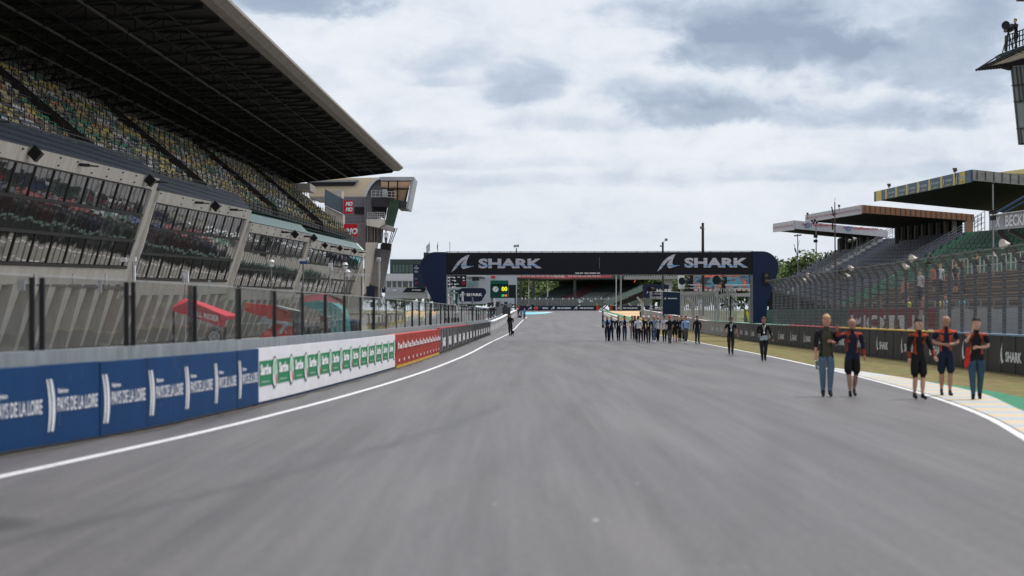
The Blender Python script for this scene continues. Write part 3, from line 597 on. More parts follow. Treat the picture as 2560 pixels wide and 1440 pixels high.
for bi, (d0, d1, zt0, zt1, zb0, zb1, pale) in enumerate(BAYS):
    L_ = d1 - d0
    def zt(d): return zt0 + (zt1 - zt0) * (d - d0) / L_
    def zb(d): return zb0 + (zb1 - zb0) * (d - d0) / L_
    fh = .66; e0, e1 = d0 + .25, d1 - 1.35
    # fascia beam
    mb = MB(); n = max(1, int(L_ / 3))
    for k in range(n):
        a = d0 + L_ * k / n + .02; b = d0 + L_ * (k + 1) / n - .02
        q = [fp(a, zt(a) - fh, zt(a)), fp(b, zt(b) - fh, zt(b)), fp(b, zt(b), zt(b)), fp(a, zt(a), zt(a))]
        mb.extrude(q, (-.5, 0, 0))
    for k in range(n):
        a = d0 + L_ * k / n + .35
        for dz in (.14, .50):
            if rb.random() < .75: p = fp(a, zt(a) - dz, zt(a), .03); mb.box(p.x - .04, p.x + .04, p.y - .05, p.y + .1, p.z - .03, p.z + .03, 1)
    mb.build('fascia', [CREAM, BLACK], GST)
    # three window bands of leaning mirror panes, each with its frame
    top = lambda d: zt(d) - fh
    for r_ in range(3):
        f0, f1 = (1 - r_ / 3), (1 - (r_ + 1) / 3)
        pan = MB(); fr = MB(); np_ = int((e1 - e0) / 1.0)
        for k in range(np_):
            a = e0 + (e1 - e0) * k / np_; b = e0 + (e1 - e0) * (k + 1) / np_
            za1 = zb(a) + (top(a) - zb(a)) * f0 - .06; za0 = zb(a) + (top(a) - zb(a)) * f1 + .06
            zb1_ = zb(b) + (top(b) - zb(b)) * f0 - .06; zb0_ = zb(b) + (top(b) - zb(b)) * f1 + .06
            j = [rb.uniform(-.005, .005) for _ in range(4)]
            P = [fp(a, za0, zt(a), -.08 + j[0]), fp(b, zb0_, zt(b), -.08 + j[1]), fp(b, zb1_, zt(b), -.08 + j[2]), fp(a, za1, zt(a), -.08 + j[3])]
            # pane split by a slight bow so that reflections ripple
            M1 = (P[0] + P[3]) / 2 + Vector((j[0] * .6, 0, 0)); M2 = (P[1] + P[2]) / 2 + Vector((j[2] * .6, 0, 0))
            pan.face([P[0], P[1], M2, M1]); pan.face([M1, M2, P[2], P[3]])
            thick = (k % 3 == 0) and r_ != 1
            w = .20 if thick else .05
            fr.extrude([fp(a - w/2, za0, zt(a), -.06), fp(a + w/2, za0, zt(a), -.06), fp(a + w/2, za1, zt(a), -.06), fp(a - w/2, za1, zt(a), -.06)], (.03 if thick else .006, 0, 0), 1 if thick else 0)
        for f in (f0, f1):
            A = [(e0, f), (e1, f)]
            za, zz = [zb(d) + (top(d) - zb(d)) * f for d, _ in A]
            fr.extrude([fp(e0, za - .075, zt(e0), -.06), fp(e1, zz - .075, zt(e1), -.06), fp(e1, zz + .075, zt(e1), -.06), fp(e0, za + .075, zt(e0), -.06)], (.05 if f == f1 else .045, 0, 0), 0)
        if r_ == 0:
            jb = MB(); q = [fp(d0 - .08, zb(d0) - .9, zt(d0), -.04), fp(d0 + .3, zb(d0) - .9, zt(d0), -.04), fp(d0 + .3, top(d0) - .004, zt(d0), -.04), fp(d0 - .08, top(d0) - .004, zt(d0), -.04)]; jb.extrude(q, (-1.6, 0, 0)); jb.build('jamb', CREAM, GST)
        w_ = pan.build('window', MIRR, GST); fr.build('frame', [FRM, BAR], w_)
    # slanted pier at the far end of the bay
    mb = MB(); a, b = d1 - 1.15, d1 - .1
    lo = 2.6
    q = [fp(a, lo, zt(a), -.15), fp(b, lo, zt(b), -.15), fp(b, zt(b) - fh - .003, zt(b), .05), fp(a, zt(a) - fh - .003, zt(a), .05)]
    mb.extrude(q, (-.9, 0, 0)); mb.build('pier', CREAM, GST)
    # panels below the windows, tapered fins and the dark garages behind them
    mb = MB(); n = int(L_ / 2.9)
    for k in range(n):
        a = d0 + L_ * k / n + .015; b = d0 + L_ * (k + 1) / n - .015
        q = [fp(a, zb(a) - .95, zt(a), -.1), fp(b, zb(b) - .95, zt(b), -.1), fp(b, zb(b) - .08, zt(b), -.1), fp(a, zb(a) - .08, zt(a), -.1)]
        mb.extrude(q, (-.5, 0, 0))
    mb.build('apron_panels', CREAM, GST)
    for k in range(n + 1):
        a = d0 + L_ * k / n
        mb = MB(); z1 = zb(min(a, d1)) - .95; x1 = fp(a, z1, zt(min(a, d1)), -.1).x
        for s in (1,):
            mb.hexa([(x1 - 1.9, a - .28, 0), (x1 - 1.0, a - .28, 0), (x1 - 1.0, a + .28, 0), (x1 - 1.9, a + .28, 0),
                     (x1 - 1.6, a - .75, z1), (x1, a - .75, z1), (x1, a + .75, z1), (x1 - 1.6, a + .75, z1)])
        mb.build('fin_column', CREAM, GST)
    # balustrade or canopy strip above the fascia
    mb = MB(); A = lambda d: Vector((XF(d) - .05, d, zt(d) + .04)); B = lambda d: Vector((XF(d) - .85, d, zt(d) + (.85 if pale else 1.12)))
    if pale:
        nn = int(L_ / .75)
        for k in range(nn):
            a = d0 + .2 + (L_ - 1) * k / nn; b = a + (L_ - 1) / nn * .8
            mb.extrude([A(a), A(b), B(b), B(a)], (0, 0, -.05))
        c = mb.build('canopy', PALE, GST)
        mb = MB(); mb.extrude([A(d0 + .2) + Vector((-.02, 0, -.09)), A(d1 - .9) + Vector((-.02, 0, -.09)), B(d1 - .9) + Vector((0, 0, -.09)), B(d0 + .2) + Vector((0, 0, -.09))], (0, 0, -.04)); mb.build('canopy_sheet', mat('pale_sheet', (.24, .46, .40), .5, .1) if bi == 3 else bpy.data.materials['pale_sheet'], GST)
    else:
        mb.face([A(d0), A(d1 - .3), B(d1 - .9), B(d0)]); mb.build('balustrade_screen', MESHD, GST)
        mb = MB(); mb.face([A(d0) + Vector((-.12, 0, -.1)), A(d1 - .3) + Vector((-.12, 0, -.1)), B(d1 - .9) + Vector((-.12, 0, -.1)), B(d0) + Vector((-.12, 0, -.1))])
        mb.build('backing_screen', netting('dark_screen', (.04, .05, .065), .35, .22, .11) if bi == 0 else bpy.data.materials['dark_screen'], GST)
    mb = MB()
    for e in (A, B): mb.beam(e(d0), e(d1 - .5), .06, .06)
    mb.beam(B(d0) + Vector((0, 0, .22)), B(d1 - .9) + Vector((0, 0, .22)), .04)
    for k in range(int(L_ / 1.5)): q = B(d0 + k * 1.5); mb.beam(q, q + Vector((0, 0, .22)), .035)
    mb.build('handrail', DARK if not pale else GRN, GST)
    # loudspeaker boxes set on edge and lamp arms on the fascia
    for fr_ in ((.14, .88) if bi < 2 else (.5,) if bi == 2 else (.62, .98) if bi == 3 else (.16, .42, .70)):
        d = d0 + L_ * fr_; p = fp(d, zt(d) - .28, zt(d), .32); s = .36 if bi < 4 else .3
        mb = MB(); mb.extrude([(p.x, p.y - .0, p.z + s), (p.x + s * .9, p.y, p.z), (p.x, p.y, p.z - s), (p.x - s * .9, p.y, p.z)], (0, .5, 0)); mb.beam(p, p + Vector((-.5, .1, 0)), .08); mb.build('loudspeaker', BLACK, GST)
    for fr_ in ((.42, .93) if bi < 2 else (.33, .72) if bi == 2 else (.45, .85) if bi == 3 else (.3, .55, .84)):
        d = d0 + L_ * fr_; p = fp(d, zt(d) - .26, zt(d), .05)
        mb = MB(); mb.beam(p, p + Vector((.75, .9, -.02)), .07); mb.beam(p + Vector((.05, .05, .0)), p + Vector((.4, .45, 0)), .13, .15); mb.build('lamp_arm', BLACK, GST)
# garage back wall, floor slab and doors
mb = MB(); rs = [56, 83.3, 113.6, 143.7, 173.6, 213.7]
for a, b in zip(rs[:-1], rs[1:]):
    xa, xb = XF(a) - 5.2, XF(b) - 5.2
    mb.extrude([(xa, a, 0), (xb, b, 0), (xb, b, 5.2), (xa, a, 5.2)], (-.3, 0, 0))
    mb.extrude([(xa + .1, a, 3.1), (xb + .1, b, 3.1), (XF(b) - 1.9, b, 3.1), (XF(a) - 1.9, a, 3.1)], (0, 0, .2))
mb.build('garage_wall', mat('garage_wall', (.14, .13, .12), .8, .3, .8), GST)
for k in range(16):
    a = 60 + k * 9.4; mb = MB(); x = XF(a) - 5.15; mb.box(x, x + .06, a, a + 4.2, 0, 2.8); mb.build('garage_door', GREY if k % 3 else DARK, GST)
mb = MB(); mb.box(XF(213) - 14, XF(213) - .3, 213.75, 214.4, 0, 8.4); mb.build('end_wall', CREAM, GST)
mb = MB()
for a, b in zip(rs[:-1], rs[1:]):
    mb.hexa([(XF(a) - 5.5, a, 5.2), (XF(a) - 3.2, a, 5.2), (XF(b) - 3.2, b, 5.2), (XF(b) - 5.5, b, 5.2), (XF(a) - 3, a, 8.6), (XF(a) - .7, a, 8.6 - .3), (XF(b) - .7, b, 8.3), (XF(b) - 3, b, 8.6)])
mb.build('upper_core', DARK, GST)

# seating terrace
NR = 13; ZB, ZTP = 9.7, 15.2
def row_x(d, r): return XF(d) - 1.35 - .5 * r
def row_z(r): return ZB + (ZTP - ZB) * r / NR
TD0, TD1 = 60.0, 213.5
AISLE = [78, 104, 133, 162, 189]
TERR = mat('terrace_concrete', (.17, .168, .165), .9, .2, 1.5)
mb = MB()
for r_ in range(NR):
    z0, z1 = row_z(r_), row_z(r_ + 1)
    mb.face([(row_x(TD0, r_), TD0, z0), (row_x(TD1, r_), TD1, z0), (row_x(TD1, r_), TD1, z1), (row_x(TD0, r_), TD0, z1)])
    mb.face([(row_x(TD0, r_), TD0, z1), (row_x(TD1, r_), TD1, z1), (row_x(TD1, r_ + 1), TD1, z1), (row_x(TD0, r_ + 1), TD0, z1)])
mb.face([(row_x(TD1, 0), TD1, ZB)] + [p for r_ in range(NR) for p in ((row_x(TD1, r_), TD1, row_z(r_ + 1)), (row_x(TD1, r_ + 1), TD1, row_z(r_ + 1)))] + [(row_x(TD1, NR), TD1, ZB)])
mb.face([(row_x(TD0, 0), TD0, ZB), (row_x(TD1, 0), TD1, ZB), (row_x(TD1, NR), TD1, ZB), (row_x(TD0, NR), TD0, ZB)])
mb.build('terrace', TERR, GST)
SC = [mat('seat_yellow', (.92, .70, .22), .5, .1), mat('seat_white', (.88, .88, .86), .5, .1), mat('seat_cream', (.85, .72, .42), .5, .1), mat('seat_green', (.08, .36, .20), .5, .1), mat('seat_orange', (.75, .38, .18), .5, .1)]
rs_ = random.Random(11); seats = []
for r_ in range(NR):
    d = TD0 + rs_.uniform(0, 2); cm = 0
    while d < TD1 - .8:
        run = rs_.randint(2, 5); cm = rs_.choices(range(5), (.36, .24, .2, .13, .07))[0]
        for _ in range(run):
            if any(abs(d - q) < .9 for q in AISLE) or d > TD1 - .8: d += .5; continue
            seats.append((d, r_, cm)); d += .5
        d += rs_.choice((.5, .5, 1.0, 1.0, 1.5, 2.5))
def seat_geo(mb, d, r_, cm):
    x = row_x(d, r_ + 1) + .12; z = row_z(r_ + 1); x = row_x(d, r_) - .02
    x = row_x(d, r_) - .28; zz = row_z(r_ + 1)
    mb.hexa([(x - .20, d - .2, zz + .16), (x + .18, d - .2, zz + .13), (x + .18, d + .2, zz + .13), (x - .20, d + .2, zz + .16), (x - .20, d - .2, zz + .20), (x + .18, d - .2, zz + .17), (x + .18, d + .2, zz + .17), (x - .20, d + .2, zz + .20)], cm)
    mb.hexa([(x - .17, d - .21, zz + .17), (x - .13, d - .21, zz + .17), (x - .13, d + .21, zz + .17), (x - .17, d + .21, zz + .17), (x - .26, d - .2, zz + .50), (x - .22, d - .2, zz + .50), (x - .22, d + .2, zz + .50), (x - .26, d + .2, zz + .50)], cm)
vis = sorted([s for s in seats if row_x(s[0], s[1]) / s[0] > -.2555 and s[1] < 8], key=lambda s: s[0])
near = set(vis[:99])
for s in vis[:99]: mb = MB(); seat_geo(mb, *s); mb.m = [0] * len(mb.m); mb.build('seat', SC[s[2]], GST)
mb = MB()
for s in seats:
    if s not in near: seat_geo(mb, *s)
o = mb.build('far_seats', SC, GST); o['kind'] = 'stuff'
# black rails in front of every row, aisle walls, white panels and posts at the top
mb = MB()
for r_ in range(NR):
    zz = row_z(r_)
    a = Vector((row_x(TD0, r_) + .07, TD0, zz + .30)); b = Vector((row_x(TD1, r_) + .07, TD1, zz + .30))
    mb.beam(a, b, .045, .055)
    if r_ % 2 == 0: mb.beam(a + Vector((0, 0, .32)), b + Vector((0, 0, .32)), .03)
    d = TD0 + .4 * (r_ % 3)
    while d < TD1: mb.beam((row_x(d, r_) + .07, d, zz), (row_x(d, r_) + .07, d, zz + (.85 if r_ % 2 == 0 else .5)), .05); d += 1.7
mb.build('row_railings', BLACK, GST)
AW = mat('aisle_wall', (.055, .048, .042), .9, .2)
for q in AISLE:
    mb = MB()
    for s in (-.75, .75):
        mb.hexa([(row_x(q + s, 0) + .1, q + s - .1, ZB - .2), (row_x(q + s, 0) + .1, q + s + .1, ZB - .2), (row_x(q + s, NR), q + s + .1, ZTP - .2), (row_x(q + s, NR), q + s - .1, ZTP - .2),
                 (row_x(q + s, 0) + .1, q + s - .1, ZB + .75), (row_x(q + s, 0) + .1, q + s + .1, ZB + .75), (row_x(q + s, NR), q + s + .1, ZTP + .75), (row_x(q + s, NR), q + s - .1, ZTP + .75)])
    mb.build('aisle_wall', AW, GST)
d = TD0; k = 0
while d < 208:
    L_ = 4.2 if k % 4 else 2.4
    mb = MB(); mb.hexa([(row_x(d, NR), d + .2, ZTP - .1), (row_x(d, NR) + .05, d + .2, ZTP - .1), (row_x(d + L_, NR) + .05, d + L_ - .2, ZTP - .1), (row_x(d + L_, NR), d + L_ - .2, ZTP - .1),
                        (row_x(d, NR), d + .2, ZTP + .62), (row_x(d, NR) + .05, d + .2, ZTP + .62), (row_x(d + L_, NR) + .05, d + L_ - .2, ZTP + .62), (row_x(d + L_, NR), d + L_ - .2, ZTP + .62)])
    mb.build('top_panel', mat('pale_panel', (.30, .31, .32), .6, .1) if k == 0 else bpy.data.materials['pale_panel'], GST); d += L_ + .35; k += 1

# roof
def XE(d): return -15.1 + .0216 * (d - 98)
def ZE(d): return 17.15
RS_ = .0; BK = 16.5
def zr(x, d): return ZE(d) - RS_ * (XE(d) - x)
R0, R1 = 50.0, 214.0
ROOF = mat('roof_sheet', (.032, .032, .032), .8, .15, .6, streak=(.3, 2, 1)); STL = mat('roof_truss_steel', (.018, .020, .020), .6, .2); STL2 = mat('light_purlin', (.10, .10, .095), .6, .1)
mb = MB(); xa, xb = XE(R0) - BK, XE(R1) - BK - 1
mb.hexa([(XE(R0) - BK, R0, zr(XE(R0) - BK, R0)), (XE(R0), R0, ZE(R0)), (XE(R1), R1, ZE(R1)), (XE(R1) - BK, R1, zr(XE(R1) - BK, R1)),
         (XE(R0) - BK, R0, zr(XE(R0) - BK, R0) + .25), (XE(R0), R0, ZE(R0) + .25), (XE(R1), R1, ZE(R1) + .25), (XE(R1) - BK, R1, zr(XE(R1) - BK, R1) + .25)])
rf = mb.build('roof', ROOF, GST)
GUT = mat('beige_gutter', (.30, .275, .245), .7, .12, .8, dirt=.2)
mb = MB()
for a, b in zip(frange(R0, R1, 20)[:-1], frange(R0, R1, 20)[1:]):
    a += .02; b -= .02
    def pr(d): return [Vector((XE(d) - .05, d, ZE(d) - .12)), Vector((XE(d) + .5, d, ZE(d) - .12)), Vector((XE(d) + .95, d, ZE(d) + .18)), Vector((XE(d) + .95, d, ZE(d) + .34)), Vector((XE(d) - .05, d, ZE(d) + .30))]
    A, B = pr(a), pr(b)
    for i in range(5): mb.face([A[i], B[i], B[(i+1) % 5], A[(i+1) % 5]])
    mb.face(A[::-1]); mb.face(B)
mb.build('gutter', GUT, rf)
def depth(u): return .15 + 1.75 * u      # truss depth, u from edge to back
tr_d = frange(R0 + 1, R1 - .3, 34)
for d in tr_d:
    mb = MB(); n = 11; top = []; bot = []
    for i in range(n + 1):
        u = i / n; x = XE(d) - .2 - (BK - .6) * u; z = zr(x, d) - .1; top.append(Vector((x, d, z))); bot.append(Vector((x, d, z - depth(u))))
    for i in range(n):
        mb.beam(top[i], top[i + 1], .12); mb.beam(bot[i], bot[i + 1], .14); mb.beam(bot[i], top[i], .06); mb.beam(bot[i] if i % 2 else top[i], top[i + 1] if i % 2 else bot[i + 1], .07)
    mb.build('roof_truss', STL, rf)
mb = MB()
for i, (u, w) in enumerate(((.12, .07), (.22, .07), (.42, .07), (.58, .07), (.70, .07), (.82, .07), (.92, .07))):
    pts = [Vector((XE(d) - .2 - (BK - .6) * u, d, zr(XE(d) - .2 - (BK - .6) * u, d) - .1 - depth(u))) for d in (R0 + 1, R1 - .3)]; mb.beam(pts[0], pts[1], w)
    for a, b in zip(tr_d[:-1], tr_d[1:]):
        def q(d, dz): x = XE(d) - .2 - (BK - .6) * u; return Vector((x, d, zr(x, d) - .1 - dz))
        mb.beam(q(a, 0), q((a + b) / 2, depth(u)), .05); mb.beam(q((a + b) / 2, depth(u)), q(b, 0), .05)
mb.build('longitudinal_bracing', STL, rf)
mb = MB(); xa = XE(R1); mb.extrude([(xa, R1 + .02, ZE(R1)), (xa - .2, R1 + .02, ZE(R1) - .25), (xa - BK, R1 + .02, ZE(R1) - 2.05), (xa - BK, R1 + .02, ZE(R1))], (0, .12, 0)); mb.build('gable_panel', STL, rf)
for u in (.30, .50, .66):
    mb = MB(); pts = [Vector((XE(d) - .2 - (BK - .6) * u, d, zr(XE(d) - .2 - (BK - .6) * u, d) - .12 - depth(u))) for d in (R0 + 1, R1 - .3)]; mb.beam(pts[0], pts[1], .12, .09)
    for k in range(26):
        a = pts[0].lerp(pts[1], (k + .5) / 26); mb.box(a.x - .1, a.x + .1, a.y - .16, a.y + .16, a.z - .22, a.z - .05) if u > .6 else None
    mb.build('light_gangway', STL2, rf)
d = R0 + 2; pg = mat('post_grey', (.09, .095, .1), .7, .1)
while d < R1: x2 = row_x(d, NR) - .7; mb = MB(); mb.box(x2 - .18, x2 + .18, d - .2, d + .2, 13, zr(x2, d)); mb.build('roof_post', pg, rf); d += 6.2
mb = MB(); a = XE(R0) - BK + .3; d = R0
k = 0
while d < R1 - 3:
    x0, x1 = XE(d) - BK + .3, XE(d + 3.1) - BK + .3
    h0 = 14.6 if k % 5 else 13.6
    mb.extrude([(x0, d, 5), (x1, d + 3.06, 5), (x1, d + 3.06, h0), (x0, d, h0)], (-.2, 0, 0)); d += 3.1; k += 1
mb.build('back_wall', mat('back_wall', (.02, .021, .022), .8, .3), GST)
mb = MB(); p = px(884, 312, 190); mb.tube([p, p + Vector((0, 0, -.95))], .04, 5); mb.build('mast', DARK, rf)

# ---------------------------------------------------------------- pit lane between the screen and the garages
GREYT = mat('tent_grey', (.35, .37, .38), .6, .1)
def tent(label, x0, y0, x1, y1, h, hr, m, text=None, sub=None):
    t = thing('gazebo_tent', label, 'tent', ((x0 + x1) / 2, (y0 + y1) / 2, 0)); c = Vector(((x0 + x1) / 2, (y0 + y1) / 2, hr)); P = [Vector((x0, y0, h)), Vector((x1, y0, h)), Vector((x1, y1, h)), Vector((x0, y1, h))]
    mb = MB()
    for i in range(4):
        a, b = P[i], P[(i + 1) % 4]; mid = (a + b) / 2; q = c.lerp(mid, .45) - Vector((0, 0, (hr - h) * .05)); mb.face([a, b, c]); dn = Vector((0, 0, -.42)); mb.face([a + dn, b + dn, b, a])
    mb.build('canopy', m, t)
    for p in P: mb = MB(); mb.box(p.x - .03, p.x + .03, p.y - .03, p.y + .03, 0, h); mb.build('leg', GREY, t)
    if text:
        mb = MB(); put_text(mb, text, (x1 + .01, y0 + (y1 - y0) * .08, h - .30), (0, (y1 - y0) * .84, 0), (0, 0, .24), 0, .03); mb.build('lettering', LET, t)
    return t
REDT = mat('bright_red_tent', (.55, .03, .06), .6, .08)
t = thing('gazebo_tent', 'red pop-up tent with white lettering behind the glass screen, seen over a wheel emblem', 'tent', (-8, 44, 0))
def sl(name, pts, d, th, m, t, ms=None):
    mb = MB(); mb.slab(pts, d, th); return mb.build(name, m, t)
# tent seen at an angle: ridge runs back and to the left
def P(x, y, d): return px(x, y, d)
mb = MB(); A, B, C, D, E, G_ = P(430, 769, 50), P(457, 747, 50.5), P(490, 750, 51.5), P(600, 790, 44), P(564, 792, 42.0), P(562, 818, 42.0)
mb.face([A, B, P(475, 752, 46), P(564, 790, 42)]); mb.face([P(475, 752, 46), C, D, P(564, 790, 42)]); mb.face([B, C, P(475, 752, 46)])
mb.face([A, P(564, 790, 42), P(562, 818, 42), P(432, 778, 50)]); mb.face([P(564, 790, 42), D, P(599, 798, 44), P(562, 800, 42)])
mb.build('canopy', REDT, t)
mb = MB(); o_ = P(468, 787, 47.1) + Vector((.03, -.08, 0)); e_ = P(546, 808, 42.6) + Vector((.03, -.08, 0)); put_text(mb, 'SKULL RIDER', o_ + Vector((0, 0, .02)), e_ - o_, (0, 0, .125), 0, .03); put_text(mb, 'MOTO', o_ + Vector((.02, 0, -.13)), (e_ - o_) * .75, (0, 0, .06), 0, 0); mb.build('lettering', LET, t)
for a in ((434, 778, 50), (563, 818, 42), (598, 798, 44)): q = P(*a); mb = MB(); mb.box(q.x - .03, q.x + .03, q.y - .03, q.y + .03, 0, q.z); mb.build('leg', BLACK, t)
t = thing('spare_wheel', 'black tyre with silver rim standing behind the glass under the red tent', 'wheel', (P(536, 842, 40).x, 40, .9))
c = P(536, 842, 40); mb = MB()
def ring(mb, c, r0, r1, y0, y1, n=28, m=0):
    for k in range(n):
        a, b = 2*math.pi*k/n, 2*math.pi*(k+1)/n
        def q(r, an, y): return Vector((c.x + r*math.cos(an), y, c.z + r*math.sin(an)))
        mb.hexa([q(r0, a, y0), q(r1, a, y0), q(r1, b, y0), q(r0, b, y0), q(r0, a, y1), q(r1, a, y1), q(r1, b, y1), q(r0, b, y1)], m)
ring(mb, c, .115, .185, 40, 40.14); mb.build('tyre', BLACK, t)
mb = MB(); ring(mb, c, .155, .165, 39.985, 39.999); ring(mb, c, .085, .114, 39.99, 40.1); ring(mb, c, .0, .03, 39.99, 40.1, 10)
for k in range(5): a = 2*math.pi*k/5 + .3; mb.beam((c.x, 40.04, c.z), (c.x + .095*math.cos(a), 40.04, c.z + .095*math.sin(a)), .035, .035)
mb.build('rim', GALV, t)
t = thing('pit_crate', 'dark trolley under the wheel behind the glass screen', 'trolley', (c.x, 40, 0)); mb = MB(); mb.box(c.x - .4, c.x + .45, 39.9, 40.6, .25, c.z - .19); mb.box(c.x - .35, c.x - .3, 40, 40.5, 0, .25); mb.box(c.x + .3, c.x + .35, 40, 40.5, 0, .25); mb.build('body', DARK, t)
t = thing('inflatable_arch', 'red inflatable shelter with grey letters behind the glass screen', 'shelter', (-7.5, 56, 0))
RA = mat('orange_red_fabric', (.55, .045, .03), .55, .1)
sl('roof', [(611, 757), (700, 766), (730, 778), (730, 815), (680, 800), (612, 777)], 58, .6, RA, t)
sl('front', [(648, 842), (690, 800), (730, 812), (730, 850), (650, 851)], 57.6, .4, RA, t)
mb = MB(); mb.slab([(640, 812), (660, 790), (668, 790), (666, 800), (688, 794), (676, 822), (668, 822), (674, 806), (658, 812), (660, 800), (646, 816)], 57.5, .05); mb.slab([(686, 800), (733, 808), (730, 816), (716, 814), (704, 836), (696, 834), (708, 812), (686, 808)], 57.5, .05); mb.build('lettering', GREYT, t)
sl('side', [(730, 777), (748, 778), (748, 850), (730, 850)], 57.8, 1.5, DARK, t)
mb = MB(); mb.slab([(690, 764), (748, 778), (700, 773)], 57.7, 1.2); mb.build('roof_edge', GREYT, t)
t = thing('inflatable_arch', 'teal inflatable arch standing behind the glass screen right of the red one', 'arch', (-6.5, 66, 0))
TEAL = mat('teal_fabric', (.05, .30, .31), .5, .1)
ar = [(742, 757), (790, 752), (830, 757), (852, 772), (860, 795), (861, 850), (830, 850), (828, 812), (818, 790), (790, 775), (770, 768)]
sl('arch', ar, 68, 2.6, TEAL, t); mb = MB(); put_text(mb, 'MOTO RACING', P(778, 779, 67.9) , (P(818, 776, 67.9) - P(778, 779, 67.9)), (0, 0, .07), 0, .0); mb.build('lettering', LET, t)
sl('liner', [(800, 790), (818, 792), (816, 825), (800, 825)], 68.4, .5, mat('dark_red_fabric', (.12, .02, .02), .6), t)
t = thing('parked_van', 'pale grey van parked behind the glass screen beside the teal arch', 'van', (P(855, 820, 74).x, 74, 0))
c = P(854, 815, 74); mb = MB(); w = .75
mb.extrude([(c.x - w, 74, .45), (c.x + w, 74, .45), (c.x + w, 74, 1.0), (c.x + w * .82, 74, 1.62), (c.x - w * .82, 74, 1.62), (c.x - w, 74, 1.0)], (0, 3.6, 0)); mb.build('body', mat('van_paint', (.42, .42, .46), .3, .05), t)
mb = MB(); mb.extrude([(c.x - w * .86, 73.97, 1.02), (c.x + w * .86, 73.97, 1.02), (c.x + w * .74, 73.97, 1.52), (c.x - w * .74, 73.97, 1.52)], (0, .02, 0)); mb.build('windscreen', mirror('tinted_glass', (.1, .1, .12)), t)
for s in (-1, 1):
    mb = MB(); mb.tube([(c.x + s * (w - .2), 74.5, .3), (c.x + s * (w + .02), 74.5, .3)], .3, 12); mb.build('wheel', BLACK, t)
    mb = MB(); mb.box(c.x + s * .55 - .12, c.x + s * .55 + .12, 73.95, 73.99, .8, .92); mb.build('headlight', WHITE, t)
t = thing('gazebo_tent', 'dark red tent with white edge behind the glass right of the teal arch', 'tent', (-6, 84, 0)); mb = MB()
mb.face([P(748, 742, 92), P(812, 733, 90), P(868, 752, 84), P(868, 764, 84), P(760, 756, 86)]); mb.build('canopy', mat('wine_tent', (.20, .03, .04), .6), t)
mb = MB()
for a in ((750, 744, 91), (866, 756, 84)): q = P(*a); mb.box(q.x - .04, q.x + .04, q.y - .04, q.y + .04, 0, q.z)
mb.build('frame', GREY, t)

# team stands along the pit lane: what the leaning windows mirror
def pit_stand(label, d, L_, mbody, mroof, x_off=-3.6):
    x = XWL(d) + x_off; t = thing('team_stand', label, 'stand', (x, d, 0), 'team pit stands along the pit lane')
    mb = MB(); mb.box(x - .7, x + .7, d, d + L_, .0, .9); mb.build('counter', mbody, t)
    mb = MB(); mb.box(x - .9, x + .9, d - .1, d + L_ + .1, 1.70, 1.78); mb.build('roof', mroof, t)
    for a in (d + .1, d + L_ - .1): mb = MB(); mb.box(x - .04, x + .04, a - .04, a + .04, .9, 1.70); mb.build('post', GREY, t)
PS = [NAVY, mat('pit_red', (.14, .02, .02), .6), BLACK, mat('pit_green', (.02, .10, .06), .5), DARK, mat('pit_blue', (.02, .03, .12), .5), GREY, mat('pit_darkred', (.16, .01, .015), .5)]
PN = ['navy', 'red', 'black', 'green', 'grey', 'blue', 'pale grey', 'dark red']
q = 90.0; k = 0
spots = []
while q < 205: spots.append(q); q += 5.4
for k, q in enumerate(spots):
    pit_stand('low %s team stand behind the glass, number %d of its row' % (PN[(k * 3 + 1) % 8], k + 1), q, 4.4, PS[(k * 3 + 1) % 8], PS[(k * 5 + 2) % 8])

t = thing('equipment_wall', 'low dark green barrier along the pit lane behind the glass screen', 'barrier', (XWL(150) - 7, 150, 0)); mb = MB(); ribbon(mb, XWL, 96, 250, -6.6, 0, 1.15, -.5, 0, 4); mb.build('body', mat('pit_dark_green', (.006, .035, .022), .5), t)
mb = MB(); ribbon(mb, XWL, 96, 250, -8.2, .004, .012, -.15, 0, 4); struct(mb.build('pit_lane_line', LINE)); mb = MB(); ribbon(mb, XWL, 96, 250, -10.6, .004, .012, -.12, 0, 4); struct(mb.build('pit_lane_line', LINE))

for k, (x, y, w, h) in enumerate(((83, 684, 6, 34), (179, 684, 6, 26), (261, 684, 5, 30), (42, 700, 20, 26), (245, 700, 9, 32), (456, 690, 5, 20), (520, 700, 5, 22))):
    mb = MB(); mb.rect(x, y, x + w, y + h, 76 if x < 300 else 96, .08); mb.build('sign_plate', mat('sign_plate', (.42, .44, .47), .5, .1) if k == 0 else bpy.data.materials['sign_plate'], GST)
# ================================================================ RACE CONTROL TOWER at the far end of the grandstand
def piece(name, m, t, *slabs):       # each slab: (outline in the photograph, distance, real depth)
    mb = MB()
    for pts, d, th in slabs: mb.slab(pts, d, th)
    return mb.build(name, m, t)
LOUV = mat('louvred_cladding', (.30, .30, .32), .5, .12, 1, streak=(.3, .3, 6)); CLAD = mat('grey_cladding', (.27, .27, .30), .55, .1, .8, streak=(.2, .2, 5))
T = thing('control_tower', 'grey race control tower with curved roof end and a glazed cabin leaning out', 'tower', (px(930, 760, 232).x, 232, 0))
piece('barrel_roof', mat('cream_roof', (.56, .46, .33), .6, .06, .4), T, ([(772, 447), (948, 443.5), (938, 448), (924, 461), (915, 479), (911, 491), (772, 491)], 239, 14))
piece('roof_window_strip', BLACK, T, ([(768, 456), (893, 455), (883, 464.5), (768, 465.5)], 238.7, .25)); piece('roof_vent_box', GREY, T, ([(768, 452), (895, 450), (893, 454.5), (768, 455.5)], 238.4, .5), ([(885, 464.8), (895, 450), (897, 450), (888, 465)], 238.6, .3))
